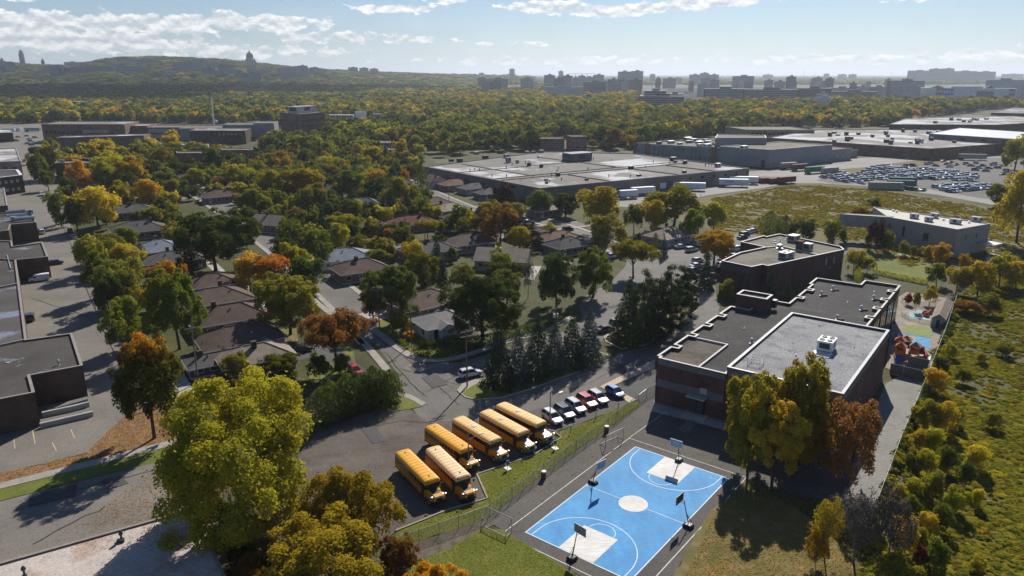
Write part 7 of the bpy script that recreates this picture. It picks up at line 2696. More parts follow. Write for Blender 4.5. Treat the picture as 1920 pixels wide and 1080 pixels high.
# ------------------------------------------------------------------ fences
def chain_fence(label,pts,h=1.9,gap=3.0,cell=.13,name='chain_link_fence',rail=True,wire=.011):
 P = [Vector(p) for p in pts]
 t = thing(name,label,'fence',P[0].x,P[0].y)
 o = P[0]
 w = MB()
 for a,b in zip(P,P[1:]):
  a2,b2 = a - o,b - o
  d = b2 - a2
  L_ = d.length
  d.normalize()
  n = max(1,round(L_ / gap))
  for k in range(n + 1):
   q = a2 + d * (L_ * k / n)
   MB().tube((q.x,q.y,0),(q.x,q.y,h + .05),.035,.035,6).lathe([(.05,h + .03),(.03,h + .1)],q.x,q.y,6).build('post',galv,t)
  if rail:
   MB().tube((a2.x,a2.y,h),(b2.x,b2.y,h),.022,.022,5).build('top_rail',galv,t)
  k = int(L_ / cell)
  s = Vector((-d.y,d.x)) * .004
  for i in range(-int(h / cell),k):
   for sg in (1,-1):
    u0,u1 = i * cell,i * cell + h
    z0,z1 = (.05,h) if sg > 0 else (h,.05)
    f0,f1 = max(0,u0),min(L_,u1)
    if f1 <= f0:
     continue
    za = z0 + (z1 - z0) * (f0 - u0) / h
    zb_ = z0 + (z1 - z0) * (f1 - u0) / h
    A,B = a2 + d * f0,a2 + d * f1
    w.add([(A.x + s.x * sg,A.y + s.y * sg,za - wire),(B.x + s.x * sg,B.y + s.y * sg,zb_ - wire),(B.x + s.x * sg,B.y + s.y * sg,zb_ + wire),(A.x + s.x * sg,A.y + s.y * sg,za + wire)],[(0,1,2,3)])
 m = w.build('wire_mesh',galv,t)
 m['kind'] = 'stuff'
 return t

chain_fence('chain link fence between the bus lot lawn and the court',px([(1197,758),(1140,803),(1080,846),(1019,892),(960,938),(918,970)]))
chain_fence('chain link fence below the gravel lot down to the gold tree',px([(918,970),(860,992),(786,1018),(740,1034)]))
chain_fence('short fence between the blue car and the school corner',px([(1197,758),(1212,746),(1228,738)]),1.8)
chain_fence('long fence along the alley and the meadow',px([(1796,556),(1772,628),(1738,716),(1690,832),(1641,964)]),2.2,3.2,.15)
chain_fence('playground fence behind the school end',px([(1690,568),(1740,578),(1792,566)]),1.6,3.0,.15)
chain_fence('low fence between the play surfaces',px([(1703,646),(1722,655),(1744,668)]),1.1,2.0,.14,'low_fence')
chain_fence('low fence beside the teal play surface',px([(1690,592),(1703,600),(1744,609)]),1.1,2.0,.14,'low_fence')

def goal(label,base,az,w=4.0,h=2.0,dpt=1.2):
 x,y = G(*base)
 t = thing('soccer_goal',label,'goal',x,y,yaw_of(az),None,.07)
 f = MB()
 for s in (-1,1):
  f.tube((0,s * w / 2,0),(0,s * w / 2,h),.05,.05,6)
  f.tube((0,s * w / 2,h),(-dpt,s * w / 2,.05),.04,.04,5)
  f.tube((0,s * w / 2,.04),(-dpt,s * w / 2,.04),.04,.04,5)
 f.tube((0,-w / 2,h),(0,w / 2,h),.05,.05,6).tube((-dpt,-w / 2,.04),(-dpt,w / 2,.04),.04,.04,5)
 f.build('frame',M('goal_frame',(.5,.45,.42),rough=.5),t)
 n = MB()
 for k in range(1,20):
  yy = -w / 2 + w * k / 20
  n.tube((-.03,yy,h),(-dpt,yy,.05),.007,.007,3,caps=False)
 for k in range(1,9):
  q = k / 9
  n.tube((-dpt * q,-w / 2,h * (1 - q)),(-dpt * q,w / 2,h * (1 - q)),.007,.007,3,caps=False)
 n.build('net',M('goal_net',(.4,.4,.4)),t)['kind'] = 'stuff'

goal('small goal with net at the upper corner of the yard, by the brick barrel',(1152,832),140)
goal('small goal with net at the lower left corner of the court',(936,988),38)

def barrel(label,base):
 x,y = G(*base)
 t = thing('waste_barrel',label,'waste barrel',x,y)
 MB().lathe([(.36,0),(.38,.3),(.36,.32),(.38,.62),(.36,.64),(.38,1.15)],0,0,14).build('body',M('brown_barrel',(.14,.05,.04),(.18,.07,.055),scale=2,coord='obj'),t)
 MB().lathe([(.39,1.15),(.4,1.25),(.3,1.3)],0,0,14).build('lid',white_paint,t)

barrel('brown barrel with white lid on the fence line beside the upper goal',(1137,812))
barrel('brown barrel with white lid half way down the fence line',(1019,898))

def info_stand(label,base,full=True):
 x,y = G(*base)
 t = thing('info_stand',label,'stand',x,y,yaw_of(150),None,.11)
 MB().box(-.5,.5,-.4,.4,0,.08).build('base',white_paint,t) if full else None
 MB().tube((0,0,.08),(0,0,1.2),.045,.045,6).build('post',dark_metal,t)
 MB().box(-.05,.05,-.28,.28,.75,1.35).build('panel',M('blue_grey_panel',(.10,.14,.22),rough=.4),t)

info_stand('blue panel stand on a white base in front of the back three buses',(1041,842))
info_stand('blue panel stand in front of the blue bumpered bus at the light pole',(952,880))
for k,b_ in enumerate(((1070,812),(1117,786),(1159,768))):
 x,y = G(*b_)
 t = thing('marker_post',['short dark post on the lawn strip, left of three','short dark post on the lawn strip, middle of three','short dark post on the lawn strip nearest the blue car'][k],'post',x,y,0,None,.1)
 MB().tube((0,0,0),(0,0,1.0),.05,.05,6).build('shaft',dark_metal,t)
 MB().box(-.1,.1,-.12,.12,1.0,1.25).build('cap',dark_metal,t)
for k,b_ in enumerate(((1030,860),(966,898),(905,975))):
 x,y = G(*b_)
 t = thing('ball',['white ball by the fence, upper one','white ball by the fence, lower one','white ball below the gravel lot edging'][k],'ball',x,y,0,None,.11)
 MB().lathe([(.02,0),(.1,.05),(.13,.13),(.1,.21),(.02,.26)],0,0,8).build('shell',white_paint,t)

# ------------------------------------------------------------------ poles, wires, masts
def pole(label,base,top,arms=1,az=57,lamp=False,r=.16,xf=False,name='utility_pole'):
 x,y = G(*base)
 h = z_at(x,y,top)
 t = thing(name,label,'utility pole' if name == 'utility_pole' else 'lamp post',x,y,yaw_of(az))
 MB().tube((0,0,0),(0,0,h),r,r * .65,8).build('pole',wood_pole,t)
 for k in range(arms):
  a = MB().box(-.08,.08,-1.25,1.25,h - .5 - .9 * k,h - .36 - .9 * k)
  ao = a.build('cross_arm',wood_pole,t)
  for s in (-1.1,-.6,.6,1.1):
   MB().lathe([(.05,0),(.07,.08),(.03,.18)],0,s,6).build('insulator',grey_metal,ao).location = (0,0,h - .36 - .9 * k)
 if xf:
  for s in (-.4,.4):
   MB().lathe([(.28,0),(.3,.05),(.3,.8),(.2,.9)],.3,s,10).build('transformer',white_paint,t).location = (0,0,h - 2.6)
 if lamp:
  MB().tube((0,0,h - 1.0),(1.9,0,h - .5),.04,.04,5).build('lamp_arm',galv,t)
  MB().box(1.7,2.4,-.14,.14,h - .6,h - .45).build('lamp_head',galv,t)
 return (x,y,h)

PO = {}
PO['a'] = pole('tall wooden pole with cross arms at the tip of the spruce island',(876,726),618,2,-33)
PO['b'] = pole('wooden pole on the front lawn of the white corner bungalow',(772,648),582,1,-33)
PO['c'] = pole('wooden pole before the white porch bungalow',(714,476),436,1,57)
PO['d'] = pole('wooden pole between the maroon roof and the yellow tree',(797,456),418,1,57)
PO['e'] = pole('thin pole on the back street pavement',(842,385),352,1,57)
PO['f'] = pole('pole with two white transformers behind the spruce row',(1043,618),575,1,-33,False,.16,True)
PO['g'] = pole('wooden pole among the street trees left of the tall fresh green tree',(262,560),470,1,-33)
PO['h'] = pole('wooden pole with lamp arm right of the orange topped maple',(372,716),612,1,-33,True)
PO['i'] = pole('pole by the dark olive maple on the street',(712,618),540,1,-33)
PO['j'] = pole('pole on the left street corner by the flame orange tree',(115,342),322,1,57)
pole('brown lamp post between the last bus and the white car',(1031,797),735,0,60,True,.12,name='lamp_post')
pole('brown lamp post in front of the deep yellow bus',(879,880),813,0,60,True,.12,name='lamp_post')
wire_m = M('cable',(.03,.03,.03),rough=.6)

def wires(label,a,b,n=3,sag=1.0,dz=.3):
 A,B = Vector(PO[a]) if isinstance(a,str) else Vector(a),Vector(PO[b]) if isinstance(b,str) else Vector(b)
 d = (B - A)
 s = Vector((-d.y,d.x,0)).normalized()
 m = MB()
 for k in range(n):
  o = s * (k - (n - 1) / 2) * .8 - Vector((0,0,dz))
  pts = [tuple(A.lerp(B,t) + o - Vector((0,0,sag * 4 * t * (1 - t)))) for t in np.linspace(0,1,9)]
  m.path(pts,.013,3)
 tag(m.build('power_line',wire_m),label,'power line')

wires('power lines from the tall wooden pole to the corner bungalow pole','a','b')
wires('power lines from the corner bungalow pole up the street','b','i')
wires('power lines between the street pole and the porch bungalow pole','i','c',2,2.0)
wires('power lines from the porch bungalow pole to the maroon roof pole','c','d',2)
wires('power lines from the tall wooden pole to the transformer pole','a','f')
wires('power lines above the left street trees','g','h',3,1.5)
wires('power lines from the lamp arm pole across the huge lime maple','h',(-24,96,9),3,1.5)
# white mast and other masts
x,y = G(404,256)
t = thing('white_mast','tall white mast standing over the brick school blocks','mast',x,y)
hm = z_at(x,y,182)
MB().tube((0,0,0),(0,0,hm),.8,.55,10).build('shaft',white_paint,t)
MB().lathe([(.1,0),(1.2,.5),(1.4,1.2),(1.0,2.0),(.1,2.4)],0,0,10).build('ball',white_paint,t).location = (2.2,0,hm * .36)

# ------------------------------------------------------------------ playground
pgc = {'orange': M('orange_plastic',(.55,.17,.05),rough=.4),'red': M('red_plastic',(.36,.03,.045),rough=.4),'blue': M('blue_plastic',(.03,.13,.36),rough=.4),'brown': M('tan_plastic',(.32,.20,.12),rough=.5)}
x,y = G(1690,668)
PS = thing('play_structure','orange and red climbing structure with tube slide beside the gymnasium','play structure',x,y,yaw_of(36))
for i,(cx_,cy_,pl_h,rc) in enumerate(((-2.6,0,1.5,'orange'),(0,.6,1.9,'orange'),(2.4,-.2,1.5,'orange'),(.2,-2.2,1.2,'brown'))):
 for sx in (-.8,.8):
  for sy in (-.8,.8):
   MB().tube((cx_ + sx,cy_ + sy,0),(cx_ + sx,cy_ + sy,pl_h + 1.6),.06,.06,6).build('post',pgc['brown'],PS)
 MB().box(cx_ - .9,cx_ + .9,cy_ - .9,cy_ + .9,pl_h - .1,pl_h).build('deck',pgc['red'],PS)
 MB().add([(cx_ - 1.05,cy_ - 1.05,pl_h + 1.5),(cx_ + 1.05,cy_ - 1.05,pl_h + 1.5),(cx_ + 1.05,cy_ + 1.05,pl_h + 1.5),(cx_ - 1.05,cy_ + 1.05,pl_h + 1.5),(cx_,cy_,pl_h + 2.4)],[(0,1,4),(1,2,4),(2,3,4),(3,0,4),(3,2,1,0)]).build('roof',pgc[rc],PS)
 for sx in (-.85,.85):
  MB().box(cx_ + sx - .03,cx_ + sx + .03,cy_ - .8,cy_ + .8,pl_h,pl_h + .8).build('panel',pgc['blue' if i == 2 else 'orange'],PS)
sl = []
for k in range(9):
 a = k / 8 * math.pi * 1.3
 sl.append((1.4 + 1.3 * math.sin(a),-1.6 - 1.3 * (1 - math.cos(a)),1.7 - 1.5 * k / 8))
MB().path(sl,.42,8).build('tube_slide',pgc['red'],PS)
MB().tube((.9,-1.1,.5),(2.7,-1.1,.5),.1,.1,6).tube((2.0,-3.6,1.5),(2.0,-2.6,1.5),.9,.9,12).build('tunnel',pgc['red'],PS)
MB().add([(-3.4,-.5,1.5),(-3.4,.5,1.5),(-5.4,.5,.2),(-5.4,-.5,.2),(-3.4,-.5,1.42),(-3.4,.5,1.42),(-5.4,.5,.12),(-5.4,-.5,.12)],[(0,1,2,3),(7,6,5,4),(0,4,5,1),(1,5,6,2),(2,6,7,3),(3,7,4,0)]).build('slide',pgc['blue'],PS)
x,y = G(1682,640)
BS = thing('blue_canopy_slide','blue sail shaped slide unit in the school shadow','play structure',x,y,yaw_of(36))
MB().add([(-2,-1,.1),(2,-1,.1),(2,1,.1),(-2,1,.1),(-1,0,1.9),(1.2,0,1.5)],[(0,1,5,4),(1,2,5),(2,3,4,5),(3,0,4),(3,2,1,0)]).build('shell',pgc['blue'],BS)
MB().path([(1.2,0,1.5),(2.0,.3,.9),(2.8,.2,.3),(3.4,0,.15)],.25,6).build('slide',M('pale_blue_plastic',(.3,.45,.6),rough=.4),BS)
x,y = G(1738,592)
RS = thing('red_climber','coral red low climbing unit by the play shed','play structure',x,y,yaw_of(36))
for k,(cx_,cy_) in enumerate(((-1.2,0),(.4,.5),(1.6,-.4))):
 MB().lathe([(.7,0),(.75,.3),(.5,.9),(.15,1.2)],cx_,cy_,8).build('module',M('coral_plastic',(.55,.13,.08),rough=.4),RS)
MB().tube((-1.2,0,1.0),(1.6,-.4,1.0),.06,.06,5).build('bar',pgc['orange'],RS)

# ------------------------------------------------------------------ scattered growth (one object per mass, geometry nodes)
def proto_collection(name,meshes):
 c = bpy.data.collections.new(name)
 for i,me in enumerate(meshes):
  o = bpy.data.objects.new('%s_%03d' % (name,i),me)
  c.objects.link(o)
 return c

def scatter(name,label,pts,scl,idx,rot,coll):
 me = bpy.data.meshes.new(name)
 n = len(pts)
 me.vertices.add(n)
 me.vertices.foreach_set('co',np.asarray(pts,dtype=np.float32).reshape(-1))
 for nm,ty,val,key in (('scl','FLOAT_VECTOR',scl,'vector'),('rot','FLOAT',rot,'value'),('idx','INT',idx,'value')):
  at = me.attributes.new(nm,ty,'POINT')
  at.data.foreach_set(key,np.asarray(val,dtype=np.int32 if ty == 'INT' else np.float32).reshape(-1))
 o = bpy.data.objects.new(name,me)
 COL.objects.link(o)
 tag(o,label,None,None,'stuff')
 ng = bpy.data.node_groups.new(name + '_nodes','GeometryNodeTree')
 ng.interface.new_socket('Geometry',in_out='INPUT',socket_type='NodeSocketGeometry')
 ng.interface.new_socket('Geometry',in_out='OUTPUT',socket_type='NodeSocketGeometry')
 N,L = ng.nodes.new,ng.links.new
 gi,go = N('NodeGroupInput'),N('NodeGroupOutput')
 ci = N('GeometryNodeCollectionInfo')
 ci.inputs['Collection'].default_value = coll
 ci.inputs['Separate Children'].default_value = True
 ci.inputs['Reset Children'].default_value = True
 ip = N('GeometryNodeInstanceOnPoints')
 ip.inputs['Pick Instance'].default_value = True

 def attr(nm,ty):
  a = N('GeometryNodeInputNamedAttribute')
  a.data_type = ty
  a.inputs['Name'].default_value = nm
  return a.outputs['Attribute']
 L(gi.outputs[0],ip.inputs['Points'])
 L(ci.outputs[0],ip.inputs['Instance'])
 L(attr('idx','INT'),ip.inputs['Instance Index'])
 cx = N('ShaderNodeCombineXYZ')
 L(attr('rot','FLOAT'),cx.inputs[2])
 L(cx.outputs[0],ip.inputs['Rotation'])
 L(attr('scl','FLOAT_VECTOR'),ip.inputs['Scale'])
 L(ip.outputs[0],go.inputs[0])
 md = o.modifiers.new('scatter','NODES')
 md.node_group = ng
 return o

FPAL = ['dark','green','green','olive','goldtop','lime','yellow','gold','orange','rust','dark','green','spruce']
FW = np.array([13,19,15,17,8,9,6,3,.7,1.8,8,13,3.])

def small_tree_meshes(lod,kinds,pals):
 out = []
 for i,p in enumerate(pals):
  k = 'spruce' if p == 'spruce' else kinds[i % len(kinds)]
  cm,_ = lib(k,lod,i % 3)
  me = cm.copy()
  me.materials.clear()
  me.materials.append(PAL[p])
  out.append(me)
 return out

LOD['far'] = (420,.17)
fc_near = proto_collection('wood_tree',small_tree_meshes('far',['round','dome','oval','round'],FPAL))
fc_far = proto_collection('distant_wood_tree',small_tree_meshes('tiny',['round','dome','dome'],FPAL))

# ---- hill terrain
CREST = [(-400,110),(-200,112),(0,116),(60,116),(100,117),(130,121),(190,123),(222,119),(270,109),(345,106.5),(420,109),(470,112.5),(520,118),(560,123.5),(640,131),(720,135),(820,139),(900,141),(980,144)]
D0,D1 = 2700.0,4500.0

def crest_z(pxx):
 xs = [c[0] for c in CREST]
 ys = [c[1] for c in CREST]
 y = float(np.interp(pxx,xs,ys))
 x = (pxx - 960) / FPX * D1 * 1.04
 return max(0.0,z_at(x,D1,y) - 12)

CZ = np.array([crest_z(p) for p in range(-400,1000,5)])

def terrain(x,y):
 """height of the far hill"""
 x,y = np.asarray(x,float),np.asarray(y,float)
 pxx = 960 + FPX * x / np.maximum(y * 1.04,1)
 cz = np.interp(pxx,np.arange(-400,1000,5),CZ,right=0)
 t = np.clip((y - D0) / (D1 - D0),0,1)
 s = t * t * (3 - 2 * t)
 b = np.clip((7500 - y) / 2500,0,1)
 return cz * s * np.where(y > 5000,b * b * (3 - 2 * b),1)

gx,gy = 90,40
hm_ = MB()
for j in range(gy + 1):
 yy = D0 + (8200 - D0) * (j / gy) ** 1.2
 for i in range(gx + 1):
  pxx = -400 + 1400 * i / gx
  xx = (pxx - 960) / FPX * yy * 1.04
  hm_.v.append((xx,yy,float(terrain(xx,yy)) + .3))
for j in range(gy):
 for i in range(gx):
  a = j * (gx + 1) + i
  hm_.f.append((a,a + 1,a + gx + 2,a + gx + 1))
  hm_.m.append(0)
struct('hill',hm_,earth_far,True)

# ---- far woods
INC = [(-260,139),(2200,139),(2200,158),(1190,160),(1130,170),(1185,172),(1200,196),(1290,200),(1440,193),(1560,188),(1660,197),(1850,199),(2200,200),(2200,205),(1860,205),(1780,216),(1690,225),(1666,237),
   (1530,241),(1440,236),(1340,254),(1190,280),(1100,282),(1010,282),(800,292),(620,300),(500,296),(490,238),(480,232),(80,231),(-260,238)]
EXR = [(500,616,240,276),(614,722,222,244),(684,760,274,300),(470,520,226,275),(1000,1110,262,300),(912,1100,163,172)]
frng = np.random.default_rng(5)

def proj(x,y,z=0.0):
 dz = z - H
 fy = y * CP - dz * SP
 uz = y * SP + dz * CP
 return 960 + FPX * x / fy,540 - FPX * uz / fy

FP = []
for (r0,r1,k0) in ((440,1000,9.0),(1000,13000,None)):
 if k0:
  n = int(1.5 * (r1 ** 2 - r0 ** 2) / 2 / k0 ** 2)
  rr = np.sqrt(frng.uniform(r0 ** 2,r1 ** 2,n))
  ss = np.full(n,k0 * 1.25)
 else:
  n = int(1.5 * 110 ** 2 * math.log(r1 / r0))
  rr = r0 * (r1 / r0) ** frng.random(n)
  ss = rr / 110 * 1.25
 aa = frng.uniform(-.75,.75,n)
 FP.append(np.stack([rr * np.sin(aa),rr * np.cos(aa),ss],1))
FP = np.concatenate(FP)
pxs,pys = proj(FP[:,0],FP[:,1])
# open spots: patchy gaps where roofs show
keep = np.array([inside((a,b),INC) for a,b in zip(pxs,pys)])
for x0,x1,y0,y1 in EXR:
 keep &= ~((pxs > x0) & (pxs < x1) & (pys > y0) & (pys < y1))
FP = FP[keep]
SKY_BLD = []
VIEWS = []

GZ = [[(120,300),(330,288),(520,296),(790,296),(792,330),(720,352),(560,372),(420,372),(300,392),(150,345)],[(430,372),(560,372),(720,360),(900,398),(1000,436),(880,470),(700,500),(560,500),(470,460)],[(240,420),(330,400),(360,520),(330,560)]]

def run_gardens():
 rr = random.Random(41)
 pts,sc,ix = [],[],[]
 for zi,poly in enumerate(GZ):
  wp = px(poly)
  wx,wy = [p[0] for p in wp],[p[1] for p in wp]
  for _ in range((1700,650,260)[zi]):
   p = (rr.uniform(min(wx),max(wx)),rr.uniform(min(wy),max(wy)))
   w = rr.uniform(5.5,10)
   if inside(p,wp) and clear_spot(p,w):
    TREES.append((p[0],p[1],w * .5))
    pts.append((p[0],p[1],0))
    h = w * rr.uniform(.7,1.05)
    sc.append((w,w,h))
    ix.append(rr.choice([0,0,1,1,2,3,3,4,5,9,10,11,11]))
 print('garden trees',len(pts))
 scatter('garden_trees','mass of smaller garden trees between the houses',pts,sc,ix,[rr.uniform(0,6.28) for _ in pts],proto_collection('garden_tree',small_tree_meshes('gard',['round','dome','oval','round'],FPAL)))

LOD['gard'] = (1300,.105)

def run_forest():
 global FP
 dist = np.hypot(FP[:,0],FP[:,1])
 ok = np.ones(len(FP),bool)
 for bx,by,br in SKY_BLD:
  ok &= (FP[:,0] - bx) ** 2 + (FP[:,1] - by) ** 2 > (br + 4) ** 2
 zt_ = terrain(FP[:,0],FP[:,1]) + 13
 qx,qy = proj(FP[:,0],FP[:,1],zt_)
 for x0,x1,y0,y1,yd in VIEWS:
  ok &= ~((qx > x0 - 2) & (qx < x1 + 2) & (qy < y1) & (FP[:,1] < yd))
 P = FP[ok]
 dist = dist[ok]
 z = terrain(P[:,0],P[:,1])
 n = len(P)
 w = P[:,2] * frng.uniform(.8,1.5,n)
 h = np.minimum(w * frng.uniform(.75,1.15,n),frng.uniform(11,19,n))
 # colour families drift over the land in patches
 ph = np.sin(P[:,0] / 170 + 1.3) * np.cos(P[:,1] / 230) + .6 * np.sin(P[:,0] / 61 + P[:,1] / 93)
 idx = np.empty(n,np.int32)
 base = FW / FW.sum()
 warm = np.array([.5,.7,.7,1.2,1.9,1.7,2.2,2.2,2,1.5,.5,.7,.5])
 for lvl in range(3):
  m = (ph > .35) if lvl == 2 else ((ph < -.35) if lvl == 0 else (np.abs(ph) <= .35))
  p = base * (warm if lvl == 2 else (1 / warm if lvl == 0 else 1))
  idx[m] = frng.choice(len(FPAL),int(m.sum()),p=p / p.sum())
 swap = (dist > 2300) & (frng.random(n) < .55)
 idx[swap] = frng.choice([0,1,10,11,12,1],int(swap.sum()))
 rot = frng.uniform(0,6.28,n)
 near = dist < 1500
 for m,nm,lb,col in ((near,'wood','mixed autumn wood spreading behind the houses and warehouses',fc_near),(~near,'distant_wood','far autumn woods running to the hill and the horizon',fc_far)):
  scatter(nm,lb,np.stack([P[m,0],P[m,1],z[m] - .3],1),np.stack([w[m],w[m],h[m]],1),idx[m],rot[m],col)

# ------------------------------------------------------------------ far buildings
def tone(name,c,rough=.7):
 return M(name,c,rough=rough,var=.1,scale=.05)

FT = {'grey': tone('far_grey',(.27,.27,.285)),'pale': tone('far_pale',(.42,.42,.42)),'white': tone('far_white',(.66,.66,.66)),'brick': tone('far_brick',(.16,.085,.07)),'dark': tone('far_dark',(.07,.075,.085)),
   'blue': tone('far_blue_grey',(.13,.16,.20)),'teal': tone('far_teal',(.32,.40,.41)),'tan': tone('far_tan',(.28,.24,.20)),'green': tone('far_copper',(.06,.14,.13)),'stone': tone('far_stone',(.30,.31,.325))}

def far_point(pxx,D=None,ybase=None):
 """ground point under a pixel column: at distance D, or where terrain meets pixel row ybase"""
 if D is None:
  best = None
  for d in np.arange(500,9000,20):
   x = (pxx - 960) / FPX * d * 1.04
   z = float(terrain(x,d))
   if proj(x,d,z)[1] <= ybase:
    best = d
    break
  D = best or 4600
 x = (pxx - 960) / FPX * (D * CP + (H - 20) * SP)
 return x,D,float(terrain(x,D))

def block(label,x0,x1,ytop,D=None,ybase=None,mat='grey',dep=None,floors=True,az=None,cat='tower',name='apartment_tower',cap=None,bright=None,vis=.72):
 pxx = (x0 + x1) / 2
 x,y,zb = far_point(pxx,D,ybase)
 w = (x1 - x0) * depth(x,y,zb) / FPX
 h = z_at(x,y,ytop) - zb
 dep = dep or min(max(14.0,w * .6),40)
 rot = math.atan2(-x,y) if az is None else yaw_of(az)
 t = thing(name,label,cat,x,y,rot,None,zb)
 m = MB().box(-w / 2,w / 2,0,dep,-3,h)
 m.build('wall',FT[mat],t)
 ro = MB().box(-w / 2 + .5,w / 2 - .5,.5,dep - .5,h - .02,h + .6).build('roof',FT['dark'],t)
 if w > 12:
  MB().box(-w * .12,w * .18,dep * .3,dep * .7,h + .6,h + min(4.5,h * .2 + 1)).build('roof_house',FT[cap or mat],ro)
 if floors and h > 6:
  nf = max(1,min(14,int(h / 3.2)))
  mb = MB()
  for k in range(nf):
   z = h * (k + .32) / nf
   mb.box(-w / 2 + w * .03,w / 2 - w * .03,-.12,.05,z,z + h / nf * .42)
   mb.box(-w / 2 - .12,-w / 2 + .05,dep * .05,dep * .95,z,z + h / nf * .42)
   mb.box(w / 2 - .05,w / 2 + .12,dep * .05,dep * .95,z,z + h / nf * .42)
  mb.build('window_band',FT['blue'] if mat not in ('dark','blue') else FT['stone'],t)
 if bright:
  MB().box(w / 2 + .13,w / 2 + .6,0,dep,0,h).build('end_wall',FT['white'],t)
 SKY_BLD.append((x - math.sin(rot) * dep / 2,y + math.cos(rot) * dep / 2,max(w,dep) * .5))
 yb = min(proj(x,y,zb)[1],200)
 VIEWS.append((x0,x1,ytop,ytop + (yb - ytop) * vis,y))
 return t,x,y,zb,w,h

for a in [
 # central skyline
 ('small far slab tower left of the tall lone tower',898,908,137,5200),('lower stub beside the small far slab tower',908,914,140,5200),('pale far block left of the tall lone tower',922,932,140,5000,None,'pale'),
 ('broad dark blue block in the trees below the tall lone tower',914,952,148,2300,None,'blue',40),('tall lone tower in the centre of the skyline',955,965,129.5,4300,None,'grey'),
 ('wide grey block at the left of the central cluster',1020,1040,141,2600,None,'grey'),('slim dark tower above the central cluster',1047,1056,133.5,4300,None,'grey'),('dark ribbed block in the central cluster',1054,1073,142,2500,None,'dark'),
 ('grey block right of the dark ribbed one',1074,1084,146,2700,None,'tan'),('flat topped block under the cranes',1084,1097,142,3000,None,'grey'),('grey block right of the cranes',1097,1112,145,2900,None,'blue'),
 ('block left of the curved residences',1112,1132,140.5,2900,None,'grey'),('pale office left of the glass slab',1158,1182,134.5,2700,None,'pale'),('light glass slab with raised right end',1182,1205,133.5,2700,None,'teal'),
 ('curved residence, left one',1139,1160,149,2000,None,'stone'),('curved residence, right one',1160,1180,150,2000,None,'grey'),('reddish block right of the curved residences',1180,1203,149.5,2000,None,'brick'),
 ('long brown building in front of the curved residences',1093,1136,154,1800,None,'tan',20),('long low white roofed hall in front of the central cluster',1020,1093,163.5,1750,None,'pale',24,False),
 ('lone far block right of the glass slab',1218,1228,139.5,4500),('long stepped hospital block, left part',1292,1312,140,3600,None,'grey'),('long stepped hospital block, raised middle',1312,1328,137,3600,None,'grey'),('long stepped hospital block, right part',1328,1347,140,3600,None,'grey'),
 ('pale cubic block under the stepped hospital',1308,1331,156,1900,None,'pale',24,False),('wide grid fronted block right of the hospital',1373,1412,143,2500,None,'grey'),
 ('dark blue low rise in front of the grid block',1321,1394,167,1500,None,'dark',30),('dark low rise with bright window groups',1393,1494,168,1500,None,'dark',30),('maroon brick low rise beside it',1494,1556,166,1500,None,'brick',30),
 ('blue grey block behind the dark low rise, left one',1452,1471,153,2200,None,'blue'),('blue grey block behind the dark low rise, right one',1473,1493,153,2200,None,'blue'),
 ('small black cube office',1593,1605,156,1900,None,'dark',20),('pale box right of the black cube',1606,1629,162,1900,None,'pale',20,False),
 ('brown shed row left of the banded office',1560,1640,172,1700,None,'brick',20,False),('low grey sheds behind the brown shed row',1556,1600,165,1950,None,'grey',24,False),
 ('grey sheds left of the banded office',1630,1664,163,1900,None,'grey',20,False),
 ('far apartment slab on the right skyline, long left one',1702,1740,132.5,4600,None,'blue'),('far apartment tower on the right skyline, second',1741,1762,129,4600,None,'blue'),('far apartment tower on the right skyline, third',1765,1785,128.5,4600,None,'blue'),
 ('far apartment slab on the right skyline, fourth',1786,1826,133.5,4600,None,'blue'),('far apartment slab on the right skyline, last',1827,1862,134.5,4600,None,'blue'),
 ('tiny far block on the horizon, left of three',1544,1554,138.5,6000),('tiny far block on the horizon, middle of three',1571,1586,139.5,6000),('tiny far block on the horizon, right of three',1591,1605,139.5,6000),
 ('far tree ringed block on the horizon left of the three',1430,1448,140,6000),('faint far slab at the right end of the horizon',1880,1915,139,6500,None,'blue'),
 ('small block on the skyline left of the lone tower, foot of the hill',840,860,138.5,5000,None,'grey'),
 ('ridge apartment block, left of three',654,672,126.5,4300,None,'grey'),('ridge apartment block, middle of three',675,692,127.5,4300,None,'grey'),('ridge apartment block, right of three',694,710,129,4300,None,'grey'),
 # hillside
 ('pale teal slab with bright end wall on the hillside',522,564,127,None,146,'teal',30,True,None,'block','hillside_block',None,True),
 ('grey residence below the domed church, left one',442,456,133,None,150,'stone'),('blue grey residence below the domed church, right one',458,490,137,None,158,'blue'),('white topped block right of the residences',490,511,154,None,163,'pale',20,False),
 ('light block with bright end on the hill, left one',222,250,124,None,141,'stone',24,True,None,'block','hillside_block',None,True),('light block with bright end on the hill, right one',251,276,125,None,141,'stone',24,True,None,'block','hillside_block',None,True),
 ('long dark blue block on the hill',158,216,127,None,142,'blue'),('dark block left of the long dark blue one',126,156,127,None,141,'dark'),('block with glaring white side on the far left hill',98,124,123,None,139,'stone',24,True,None,'block','hillside_block',None,True),
 ('ridge slab on the far left, left one',127,153,116.5,4500,None,'grey'),('ridge slab on the far left, right one',155,183,116.5,4500,None,'grey'),
 ('university block on the ridge, left one',262,287,112,None,126,'stone'),('university block on the ridge, middle one',330,386,117.5,None,134,'stone'),('university block on the ridge, right one',390,412,120,None,132,'stone'),
 ('pale wide block at the left edge of the hill',-6,18,116,None,129,'stone'),('dark block at the left edge of the hill',19,32,117,None,129,'dark'),('small grey house row on the hillside',412,440,127,None,138,'stone'),
 ('white speck house among the hillside trees',570,586,133,None,140,'stone'),
]:
 block(*a)

